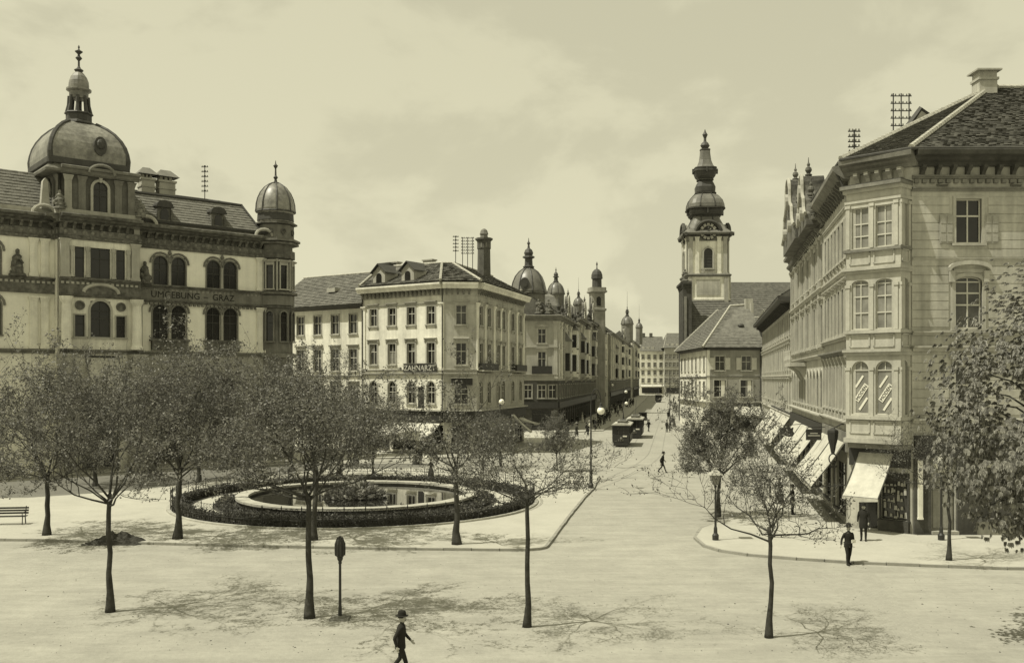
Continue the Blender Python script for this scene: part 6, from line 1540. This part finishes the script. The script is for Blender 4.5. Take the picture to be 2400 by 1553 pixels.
def arc_lamp(label, loc, H=7.4, rz=0.0, reach=.75):
    t = thing('arc_lamp', label, 'street lamp', loc, rz)
    MB().lathe([(.2, 0), (.2, .3), (.13, .4), (.11, 1.2), (.14, 1.3), (.075, 1.5), (.05, H-1.1)], 10).build('mast', m_iron, t)
    c = [(reach/2 - reach/2*math.cos(pi*i/10), 0, H-1.1 + 1.1*math.sin(pi*i/10) - (.0 if i < 8 else .0)) for i in range(11)]
    MB().tube(c, .035, 6).build('crook', m_iron, t)
    MB().tube([(reach*.25, 0, H-.6), (reach*.6, 0, H-.35), (reach*.9, 0, H-.75), (reach*.6, 0, H-.95), (reach*.45, 0, H-.75)], .018, 5).build('scroll', m_iron, t)
    MB().lathe([(.06, H-1.05), (.1, H-1.1), (.12, H-1.25), (.2, H-1.32), (.05, H-1.36)], 10, (reach, 0)).build('lamp_cap', m_iron, t)
    MB().ball((reach, 0, H-1.62), .29, 16, 10).build('globe', m_globe, t, smooth=True)
arc_lamp('tall crook-necked arc lamp with white globe at the plaza corner', up12(P1(1385, 1147)))
t = thing('globe_lamp_post', 'slim lamp post with white globe before the white corner house', 'street lamp', (px_at(1172, 92), 92, 0))
MB().lathe([(.12, 0), (.12, .5), (.05, .7), (.04, 6.0)], 8).build('mast', m_iron, t); MB().ball((.15, 0, 6.05), .27, 14, 8).build('globe', m_globe, t, smooth=True); MB().lathe([(.05, 5.6), (.14, 5.75), (.1, 5.82)], 8).build('collar', m_iron, t)
for k, (px, py, Y) in enumerate(((1467, 918, 190), (1468, 945, 168), (1435, 902, 240))):
    z = CAMH - (py-HOR)*Y/FPX; t = thing('globe_lamp', ['white globe lamp hanging highest over the left pavement of the street', 'white globe lamp hanging lowest behind the second tram', 'faint globe lamp farthest along the left side'][k], 'street lamp', (px_at(px, Y), Y, 0))
    MB().lathe([(.14, 0), (.1, 1), (.05, 1.2), (.045, z+.9)], 6, (-.5, 0)).build('mast', m_iron, t); MB().tube([(-.5, 0, z+.9), (-.2, 0, z+1.1), (0, 0, z+.8), (0, 0, z+.3)], .03, 5).build('bracket', m_iron, t); MB().ball((0, 0, z), .32, 10, 6).build('globe', m_globe, t, smooth=True)
t = thing('tram_pole', 'slender tramway pole with curled arms on the right of the street', 'pole', (px_at(1570, 150), 150, 0))
MB().lathe([(.14, 0), (.12, 1.2), (.07, 1.4), (.05, 9.4), (.02, 9.6)], 8).build('mast', m_iron, t)
for sg in (-1, 1): MB().tube([(0, 0, 7.0), (sg*.5, 0, 6.7), (sg*.85, 0, 7.0), (sg*.85, 0, 8.0)], .03, 5).build('arm', m_iron, t)
# loose litter on the open ground
rr = random.Random(15); mb = MB()
for i in range(600):
    px, py = rr.uniform(40, 2380), 1290 + 240*rr.random()**.7; p = gp(px, py); s_ = rr.uniform(.01, .035)*(1.8 if rr.random() < .06 else 1); a = rr.uniform(0, 3.1)
    mb.add([(p.x+s_*math.cos(a), p.y+s_*math.sin(a), .004), (p.x-s_*.6*math.sin(a), p.y+s_*.6*math.cos(a), .004), (p.x-s_*math.cos(a), p.y-s_*math.sin(a), .004), (p.x+s_*.6*math.sin(a), p.y-s_*.6*math.cos(a), .004), (p.x, p.y, .004+s_*.5)], [(0,1,4),(1,2,4),(2,3,4),(3,0,4)])
tag(mb.build('ground_litter', m_soil), None, None, None, 'stuff')
# soil heap
t = thing('soil_heap', 'heap of dark soil and roots by the plaza kerb behind the leftmost tree', 'soil heap', P1(268, 1272))
rr = random.Random(4); mb = MB(); nx, ny = 30, 12; G = {}
for i in range(nx+1):
    for j in range(ny+1):
        x = -1.5 + 3.4*i/nx; y = -.7 + 1.4*j/ny; h = .5*max(0, 1 - (abs(x-.1)/1.5)**1.2)*max(0, 1-(y/.7)**2) + .1*max(0, 1-abs(x-1.3)/.6)*max(0, 1-(y/.4)**2)
        G[i, j] = (x, y, h*(1 + .8*noise.noise(Vector((x*3, y*3, 2)))) + (.05*rr.random() if h > .02 else -.03))
for i in range(nx):
    for j in range(ny): mb.poly([G[i, j], G[i+1, j], G[i+1, j+1], G[i, j+1]])
mb.build('soil', m_soil, t)
for i in range(40):
    x, y = rr.gauss(.1, .6), rr.gauss(0, .25); s_ = rr.uniform(.03, .09); MB().ball((0, 0, 0), s_, 6, 4, 1.3, 1, .7).build('clod', m_soil, t, (x, y, max(.0, .42*(1-abs(x)/1.5)*(1-(y/.7)**2))))
# bench at the left edge
t = thing('park_bench', 'slatted park bench cut by the left edge of the view', 'bench', (-28.3, 53.2, .12), R(8))
for i in range(4): MB().box(-.95, .95, -.32+i*.12, -.23+i*.12, .44, .475).build('slat', m_wood, t)
for i in range(3): MB().box(-.95, .95, .2+i*.03, .235+i*.03, .55+i*.14, .65+i*.14).build('slat', m_wood, t)
for x in (-.8, .8): MB().tube([(x, -.32, 0), (x, -.28, .44), (x, .16, .44), (x, .3, .98)], .03, 6).tube([(x, .2, 0), (x, .12, .44)], .03, 6).tube([(x, -.3, .44), (x, -.34, .66), (x, .2, .68)], .025, 6).build('iron_end', m_iron, t)
# telephone racks on the roofs
def rack(label, loc, n, h, w, rz=0.0, arms=6):
    t = thing('telephone_rack', label, 'telephone rack', loc, rz)
    for i in range(n):
        x = -w/2 + w*i/max(1, n-1) if n > 1 else 0
        MB().tube([(x, 0, -1.2), (x, 0, h)], .045, 5).build('pole', m_iron, t)
    for k in range(arms):
        z = h*.25 + h*.7*k/max(1, arms-1); ww = w/2 + .18 if n > 1 else .35
        a = MB().box(-ww, ww, -.03, .03, z-.03, z+.03).build('crossarm', m_iron, t)
        for i in range(max(2, n)*2):
            x = -ww + .08 + (2*ww-.16)*i/(max(2, n)*2-1); MB().lathe([(.035, z+.03), (.05, z+.1), (.03, z+.16)], 5, (x, .0)).build('insulator', m_mstone, a)
    return t
rack('three-pole telephone rack high on the right-hand roofs', (px_at(2112, 66), 66, 24.5), 3, 3.7, 1.1)
rack('single telephone pole on the corner house eave', (px_at(2002, 54), 54, 20.8), 1, 1.7, .4, arms=5)
rack('three-pole telephone rack on the white corner house ridge', (px_at(1096, 113), 113, 22.6), 3, 2.6, 1.2)
rack('single telephone pole on the white corner house ridge', (px_at(1068, 112), 112, 22.8), 1, 2.4, .4, arms=5)
rack('lone telephone pole on the civic building roof', (px_at(480, 98), 98, 26.8), 1, 3.6, .4, arms=6)
# hanging things over the right-hand shops
def hang(name, label, cat, px, py, Y): 
    return thing(name, label, cat, (px_at(px, Y), Y, CAMH - (py-HOR)*Y/FPX))
t = hang('shop_lantern', 'ornate dark hanging lantern with ring in front of the awning', 'lantern', 1952, 1008, 53.5)
MB().tube([(0, 0, .1), (.5, .1, .35), (1.6, .3, .3)], .035, 6).build('bracket', m_iron, t)
MB().lathe([(.05, .15), (.3, .0), (.32, -.1), (.28, -.5), (.2, -.8), (.12, -1.2), (.08, -1.35)], 8).build('body', m_iron, t)
MB().tube([(.22*math.cos(2*pi*i/16), 0, -1.6 + .28*math.sin(2*pi*i/16)) for i in range(17)], .04, 6).build('ring', m_iron, t); MB().box(-.22, .22, -.04, .04, -2.1, -2.0).build('tag', m_iron, t)
t = hang('projecting_sign', 'dark rectangular signboard hanging before the middle awning', 'sign', 1907, 1005, 62)
MB().box(-.5, .5, -.04, .04, -.72, 0).build('board', m_sign, t); MB().tube([(-.5, 0, .1), (1.6, .5, .14)], .03, 6).build('bracket', m_iron, t); MB().box(-.4, .4, -.055, -.04, -.45, -.4).box(-.25, .25, -.055, -.04, -.3, -.25).build('rule_lines', m_letter, t)
t = hang('shop_emblem', 'dark ragged-edged emblem hanging before the farther awning', 'sign', 1843, 1012, 72)
MB().slab([(-.5, -.35), (-.56, -.1), (-.44, .0), (-.55, .2), (-.46, .36), (-.2, .3), (.1, .38), (.4, .3), (.52, .36), (.47, .1), (.55, -.05), (.48, -.3), (.2, -.36), (-.1, -.28)], (-.12, .12)).build('board', m_sign, t); MB().tube([(-.3, 0, .5), (1.4, .4, .6)], .03, 6).build('bracket', m_iron, t)
# ------------------------------------------------------------------ trams
def tram(label, loc, trailer=False):
    t = thing('tram', label, 'tram', loc, -math.atan(.1716)); w, L_, H = 1.05, 7.2, 3.0
    mb = MB(); mb.box(-w, w, .0, L_, .55, 1.5); mb.box(-w*.93, w*.93, -.12, 0, .5, 1.5); mb.build('body_panel', m_iron, t)
    MB().box(-w-.012, w+.012, .3, L_-.3, 1.42, 1.52).box(-w-.01, w+.01, .3, L_-.3, .62, .7).build('waist_rail', m_mstone, t)
    for y in (0.0, 1.1, 2.3, 3.5, 4.7, 5.9, L_-.1):
        for sg in (-1, 1): MB().box(sg*w-.05, sg*w+.05, y, y+.1, 1.5, 2.5).build('pillar', m_wood, t)
    for sg in (-1, 1):
        for y0, y1 in ((1.2, 2.3), (2.4, 3.5), (3.6, 4.7), (4.8, 5.9)): MB().box(sg*(w-.03)-.01, sg*(w-.03)+.01, y0, y1, 1.53, 2.45).build('pane', m_glass, t)
    for x0, x1 in ((-w+.08, -.34), (-.3, .3), (.34, w-.08)): MB().box(x0, x1, -.02, .02, 1.54, 2.42).build('pane', m_glass, t)
    for x in (-.32, .32): MB().box(x-.03, x+.03, -.05, .03, 1.5, 2.5).build('pillar', m_wood, t)
    MB().box(-w, w, .9, 1.0, .6, 2.5).build('bulkhead', m_wood, t)
    MB().box(-w-.03, w+.03, -.15, L_+.1, 2.45, 2.62).build('fascia', m_iron, t)
    rf = [(-w-.14, 2.62), (-w-.1, 2.72), (-w*.6, 2.84), (0, 2.9), (w*.6, 2.84), (w+.1, 2.72), (w+.14, 2.62)]
    MB().slab(rf, (-.25, L_+.2)).build('roof', m_cream, t)
    MB().box(-.5, .5, .8, L_-.8, 2.85, 3.08).box(-.58, .58, .7, L_-.7, 3.08, 3.14).build('clerestory', m_mstone, t)
    MB().tube([(0, 3.4, 3.1), (0, 3.6, 3.5), (0, 6.6, 5.2)], .03, 6).box(-.35, .35, 3.1, 3.9, 3.1, 3.22).build('trolley_pole', m_iron, t)
    for sg in (-1, 1):
        for y in (2.4, 4.8):
            wl = MB().lathe([(.38, -.05), (.4, -.03), (.36, .03), (.36, .05)], 16).build('wheel', m_iron, t, (sg*.72, y, .39)); wl.rotation_euler = (0, R(90), 0)
    MB().box(-.85, .85, .9, L_-.9, .38, .6).build('truck_frame', m_iron, t)
    MB().box(-.95, .95, -.4, -.1, .18, .3).box(-.9, .9, -.35, -.3, .3, .52).build('fender', m_iron, t)
    hl = MB().lathe([(.14, 0), (.15, .05), (.1, .1)], 12).build('headlight', m_glass2, t, (0, -.13, 1.05)); hl.rotation_euler = (R(90), 0, 0)
    MB().box(.2, .7, -.16, -.13, 1.24, 1.4).build('route_plate', m_linen, t)
    MB().box(-.62, .62, -.17, -.13, 2.48, 2.68).build('destination_board', m_sign, t)
    mb = MB()
    for k, x in enumerate((-.3, -.05, .2)): mb.box(x-.06, x+.06, -.15, -.12, .72, .95)
    mb.build('number_marks', m_mstone, t)
    for sg in (-1, 1): MB().tube([(sg*(w-.02), -.02, .6), (sg*(w+.02), -.08, 1.0), (sg*(w-.02), -.02, 2.3)], .02, 5).build('handrail', m_iron, t)
    mb = MB(); mb.lathe([(.15, .9), (.19, 1.2), (.14, 1.4), (.22, 1.62), (.08, 1.76), (.1, 1.85), (.1, 1.98), (.04, 2.05)], 8, (-.1, .5)); mb.build('driver_silhouette', m_cloth, t)
    MB().box(-w, w, L_-.02, L_+.02, 1.5, 2.45).build('pane', m_glass, t)
    return t
tram('dark tram with pale roof, front one, coming down the street', gp(1456, 1047))
tram('dark tram close behind the front one, partly hidden by it', (px_at(1487, 131), 131, 0))
tram('tiny far tram under the arch of trees and crowd at the street end', (px_at(1543, 330), 330, 0))

# ------------------------------------------------------------------ people
def seg_dist(p, a, b):
    ab = b - a; t = max(0, min(1, (p-a).dot(ab)/max(1e-9, ab.dot(ab)))); return (p - (a + ab*t)).length
def hand(mb, tg, w, d, side, curl=.5):
    """palm, four unequal bent fingers and a thumb from the side of the palm"""
    d = d.normalized(); s = Vector((0, -1, 0)); s = (s - d*s.dot(d)).normalized(); inn = d.cross(s)*side
    pe = w + d*.085; mb.tube([w, w + d*.04, pe], [.026, .036, .034], 8); tg.append((w, pe, .04, 1))
    for k, (o, L_) in enumerate(((-.03, .075), (-.01, .085), (.01, .08), (.028, .062))):
        b = pe + s*-o; m = b + d*L_*.5; e = m + (d*.8 + inn*curl)*L_*.5; mb.tube([b - d*.02, b, m, e], [.011, .0105, .01, .008], 6); tg.append((b, e, .011, 1))
    b = w + d*.03 + s*.03; m = b + (d*.5 + s*.8).normalized()*.035; e = m + (d*.9 + s*.2 + inn*.3).normalized()*.035; mb.tube([b - s*.015, b, m, e], [.014, .013, .012, .009], 6); tg.append((b, e, .012, 1))
def make_person(name, pose, woman=False, coat=.80, mats=None, voxel=.013):
    mats = mats or [m_cloth, m_skin, m_cloth, m_cloth, m_linen]       # 0 jacket 1 skin 2 trousers 3 shoes 4 shirt
    mb = MB(); tg = []
    V = Vector
    def seg(pts, rad, tag_, n=10):
        pts = [V(p) for p in pts]; mb.tube(pts, rad, n)
        for i in range(len(pts)-1): tg.append((pts[i], pts[i+1], (rad[i]+rad[i+1])/2, tag_))
    def torso(rings, tag_):
        mb.loft([[(c[0]+rx*math.cos(2*pi*i/16), c[1]+ry*math.sin(2*pi*i/16), c[2]) for i in range(16)] for c, rx, ry in rings])
        for i in range(len(rings)-1): tg.append((V(rings[i][0]), V(rings[i+1][0]), (rings[i][1]+rings[i+1][1])*.42, tag_))
    ln = pose.get('lean', 0.0)
    y = lambda z: -ln*(z-.9)
    if woman:
        torso([((0, 0, .02), .36, .34), ((0, 0, .3), .29, .27), ((0, 0, .65), .22, .2), ((0, 0, .9), .17, .14), ((0, 0, 1.02), .11, .095), ((0, 0, 1.1), .115, .1), ((0, y(1.25), 1.25), .15, .12), ((0, y(1.36), 1.36), .155, .1), ((0, y(1.42), 1.42), .07, .065)], 0)
        sh, hz = .15, 1.36
    else:
        torso([((0, 0, coat-.02), .2, .15), ((0, 0, .95), .185, .14), ((0, y(1.08), 1.08), .165, .125), ((0, y(1.28), 1.28), .205, .135), ((0, y(1.4), 1.4), .185, .11), ((0, y(1.46), 1.46), .085, .08)], 0)
        sh, hz = .2, 1.38
        for sg, key in ((-1, 'legr'), (1, 'legl')):
            k, a, toe = pose[key]; hip = V((sg*.095, 0, .9))
            seg([hip, V((sg*.1, k*.5-.01, .68)), V((sg*.1, k, .48))], [.095, .082, .064], 2); seg([V((sg*.1, k, .48)), V((sg*.1, (k+a)/2+.02, .3)), V((sg*.1, a, .09 + toe*.5))], [.064, .06, .048], 2)
            seg([V((sg*.1, a+.05, .05 + toe)), V((sg*.105, a-.04, .05 + toe*.5)), V((sg*.115, a-.17, .035))], [.045, .048, .034], 3)
    for sg, key in ((-1, 'armr'), (1, 'arml')):
        e, w = pose[key]; e = V((e[0]*sg, e[1], e[2])); w = V((w[0]*sg, w[1], w[2]))
        seg([V((sg*(sh-.04), y(hz), hz)), V((sg*sh, y(hz), hz-.04)), e], [.066, .062, .05], 0); seg([e, e.lerp(w, .5), w], [.05, .045, .034], 0)
        hand(mb, tg, w, w - e, -sg)
    hy = y(1.5) - pose.get('headf', .02)
    seg([V((0, y(1.42), 1.42)), V((0, hy, 1.5)), V((0, hy, 1.53))], [.06, .056, .056], 4)
    mb.ball((0, hy, 1.62), .1, 14, 10, .8, .98, 1.2); tg.append((V((0, hy, 1.55)), V((0, hy, 1.68)), .09, 1))
    seg([V((0, hy-.085, 1.63)), V((0, hy-.118, 1.6))], [.012, .017], 1, 6); seg([V((0, hy-.06, 1.54)), V((0, hy-.075, 1.525))], [.035, .03], 1, 8)
    for sg in (-1, 1): mb.ball((sg*.082, hy+.005, 1.61), .03, 6, 4, .4, .7, 1); tg.append((V((sg*.082, hy, 1.6)), V((sg*.082, hy, 1.63)), .02, 1))
    me = mb.mesh('raw', m_cloth); o = bpy.data.objects.new('raw', me); col.objects.link(o)
    r = o.modifiers.new('r', 'REMESH'); r.mode = 'VOXEL'; r.voxel_size = voxel
    s = o.modifiers.new('s', 'SMOOTH'); s.iterations = 3; s.factor = .4
    d = o.modifiers.new('d', 'DECIMATE'); d.ratio = .22
    body = bpy.data.meshes.new_from_object(o.evaluated_get(bpy.context.evaluated_depsgraph_get())); body.name = name
    bpy.data.objects.remove(o)
    body.materials.clear()
    for m in mats: body.materials.append(m)
    for p in body.polygons:
        c = p.center; best = min(tg, key=lambda q: seg_dist(c, q[0], q[1]) - q[2]); p.material_index = best[3]; p.use_smooth = True
    hair = MB(); rings = []
    for k in range(6):
        t = pi/2*k/5; rings.append([(.088*math.cos(t)*math.cos(2*pi*i/14), hy + .018 + .103*math.cos(t)*math.sin(2*pi*i/14), 1.635 + .115*math.sin(t)) for i in range(14)])
    hair.loft(rings)
    if woman: hair.ball((0, hy+.08, 1.66), .075, 10, 6)
    else: hair.ball((0, hy-.1, 1.572), .03, 8, 5, 1.3, .5, .45)
    hm = hair.mesh('hair', m_hair, True)
    hat = MB(); c = (0, hy+.01)
    if woman: hat.lathe([(.25, 1.70), (.26, 1.715), (.12, 1.735), (.12, 1.80), (.08, 1.84), (.02, 1.85)], 18, c)
    else: hat.lathe([(.165, 1.685), (.172, 1.7), (.112, 1.705), (.108, 1.75), (.103, 1.80), (.085, 1.835), (.03, 1.845)], 18, c, sx=.92, sy=1.08)
    return body, hm, hat.mesh('hat', m_cloth if not woman else m_stone, False)
pose_walk = dict(legr=(-.17, -.30, .0), legl=(.03, .27, .05), armr=((.27, .1, 1.12), (.27, .03, .88)), arml=((.26, -.06, 1.12), (.24, -.24, .95)), lean=.06)
pose_stride = dict(legr=(-.22, -.36, .0), legl=(.06, .36, .06), armr=((.25, .12, 1.12), (.25, .1, .88)), arml=((.25, -.08, 1.1), (.2, -.2, .98)), lean=.12, headf=.05)
pose_paper = dict(legr=(-.1, -.12, .0), legl=(.02, .12, .03), armr=((.29, .04, 1.12), (.36, -.02, .88)), arml=((.27, .02, 1.1), (.08, -.2, 1.06)), lean=.02)
pose_stand = dict(legr=(-.02, .0, .0), legl=(-.03, -.02, .0), armr=((.26, .03, 1.12), (.26, -.03, .88)), arml=((.26, .03, 1.12), (.24, -.06, .88)))
pose_lady = dict(armr=((.22, .0, 1.12), (.2, -.16, 1.0)), arml=((.24, -.02, 1.14), (.16, -.2, 1.32)))
pm_walk = make_person('body', pose_walk); pm_str = make_person('body', pose_stride); pm_pap = make_person('body', pose_paper); pm_std = make_person('body', pose_stand, coat=.62)
pm_lady = make_person('body', pose_lady, True, mats=[m_cloth2, m_skin, m_cloth, m_cloth, m_linen]); pm_lady2 = make_person('body', pose_lady, True, mats=[m_linen, m_skin, m_cloth, m_cloth, m_linen], voxel=.016)
pm_far = make_person('body', pose_walk, mats=[m_cloth2, m_skin, m_cloth, m_cloth, m_linen], voxel=.018)
def person(ms, label, loc, rz=0.0, s=1.0, group=None, hat=True):
    t = thing('person', label, 'person', loc, rz, group); t.scale = (s, s, s)
    link('body', ms[0], t); link('hair', ms[1], t)
    if hat: link('hat', ms[2], t)
    return t
gw = 'people walking in the square'
p1 = person(pm_walk, 'person in dark suit and brimmed hat, cut off by the lower edge, facing right', (-3.12, 26.4, 0), R(82), 1.0, gw)
MB().tube([(-.05, -.05, 1.485), (0, -.085, 1.49), (.05, -.05, 1.485)], .014, 6).build('collar', m_linen, p1)
p2 = person(pm_pap, 'person in dark suit walking this way with a folded paper, right foreground', gp(1988, 1323), R(12), 1.02, gw)
MB().box(.0, .2, -.27, -.24, 1.0, 1.14).build('folded_paper', m_linen, p2)
person(pm_std, 'person in long dark coat standing under the corner awning', up12(gp(2024, 1272)), R(-30), 1.06, gw)
person(pm_str, 'person in dark suit striding alone across the roadway', gp(1552, 1107), R(70), 1.03, gw)
lady = person(pm_lady, 'person in long dark skirt strolling with a pale parasol behind the fountain', gp(1010, 1124), R(160), 1.0, gw)
pa = thing('parasol', 'pale open parasol held over the strolling figure behind the fountain', 'parasol', gp(1010, 1124), R(160))
rib = []
mb = MB(); mb.lathe([(.52, 1.74), (.48, 1.84), (.36, 1.95), (.2, 2.02), (.03, 2.06)], 8, (.22, -.1)); mb.f = [f for f in mb.f if len(f) == 4]; mb.m = mb.m[:len(mb.f)]; mb.build('canopy', m_linen, pa); MB().tube([(.18, -.24, 1.2), (.19, -.2, 1.4), (.22, -.1, 2.12)], .012, 6).build('stick', m_wood, pa)
person(pm_lady, 'person in dark dress, left of a pair before the white house awning', gp(974, 1088), R(30), 1.0, gw); person(pm_std, 'person in dark coat, right of a pair before the white house awning', gp(985, 1089), R(-20), 1.0, gw)
gq = 'group of people standing under the trees behind the fountain'
for k, (x, y, ms, r) in enumerate(((779, 1090, pm_std, 40), (803, 1093, pm_std, -60), (818, 1090, pm_walk, 100), (834, 1086, pm_lady, 10))):
    person(ms, ['person in dark coat, leftmost of the four under the trees behind the fountain', 'person in dark coat, second of the four under the trees behind the fountain', 'person stepping right, third of the four under the trees behind the fountain', 'person in dark dress, rightmost of the four under the trees behind the fountain'][k], gp(x, y), R(r), 1.03, gq)
person(pm_str, 'person crossing the road beside the second tram', gp(1520, 1011), R(20), 1.05, gw)
for k, (x, y, ms, r) in enumerate(((1563, 1012, pm_std, 30), (1571, 1004, pm_walk, -60), (1580, 1000, pm_lady, 80))):
    person(ms, ['person nearest in the small group by the tramway pole', 'person in the middle of the small group by the tramway pole', 'person in dress at the back of the group by the tramway pole'][k], gp(x, y), R(r), 1.05, gw)
# pedestrians under the shop fronts on the right
for k, (Y, off, ms, r) in enumerate(((57, -2.8, pm_std, 60), (62, -3.2, pm_lady, 200), (98, -3.5, pm_walk, 10))):
    x = rw(Y)[0] + off; person(ms, ['person in dark coat in the shade of the awning nearest the oriel', 'person in dark dress under the long awnings', 'person walking past the farthest right-hand awning'][k], (x, Y, .12), R(r), 1.0, gw)
# crowd on the left pavement: alike dark figures
rr = random.Random(77); gc = 'crowd along the left pavement of the street'
for i in range(64):
    Y = 132 + 190*(i/64)**1.15 + rr.uniform(-1.5, 1.5); x = lr(max(Y, 148))[0] - (max(0, 148-Y)*.12) + rr.uniform(1.0, 6.2); q = rr.random()
    lab = 'dark-dressed person in the crowd on the left pavement of the street'
    ms = pm_std if q < .4 else (pm_walk if q < .6 else (pm_far if q < .78 else pm_lady))
    if q > .93: ms = pm_lady2; lab = 'person in pale dress in the crowd on the left pavement of the street'
    person(ms, lab, (x, Y, .12), rr.uniform(0, 6.28), rr.uniform(.95, 1.06), gc)
for i in range(14):
    Y = 180 + 14*i; x = lr(Y)[0] + rr.uniform(17, 21); person(pm_std if i % 2 else pm_lady, 'dark-dressed person far along the right side of the street', (x, Y, 0), rr.uniform(0, 6.28), 1.0, 'people far along the right side of the street')
# open carriage beyond the trams
cg = thing('carriage', 'small dark horseless carriage standing beyond the trams', 'carriage', (px_at(1507, 172), 172, 0), -.1)
MB().taper(-.7, .7, -.6, .9, .7, 1.25, -.05, -.05).box(-.75, .75, .8, .95, 1.25, 1.9).build('body', m_dark, cg)
MB().extr([(.95, 1.9), (.2, 2.2), (-.2, 2.15), (-.2, 2.1), (.2, 2.12), (.9, 1.85)], -.75, .75).build('hood', m_dark, cg)
for x in (-.85, .85):
    for yy, r in ((-.7, .42), (.7, .52)):
        wl = MB().tube([(r*math.cos(2*pi*i/20), r*math.sin(2*pi*i/20), 0) for i in range(21)], .03, 5); [wl.tube([(0, 0, 0), (r*math.cos(i*pi/5), r*math.sin(i*pi/5), 0)], .015, 4) for i in range(10)]
        wl.build('wheel', m_iron, cg, (x, yy, r+.03)).rotation_euler = (0, R(90), 0)
person(pm_std, 'driver figure standing at the carriage beyond the trams', (px_at(1502, 171), 170.6, 0), 0, 1.05, gw)
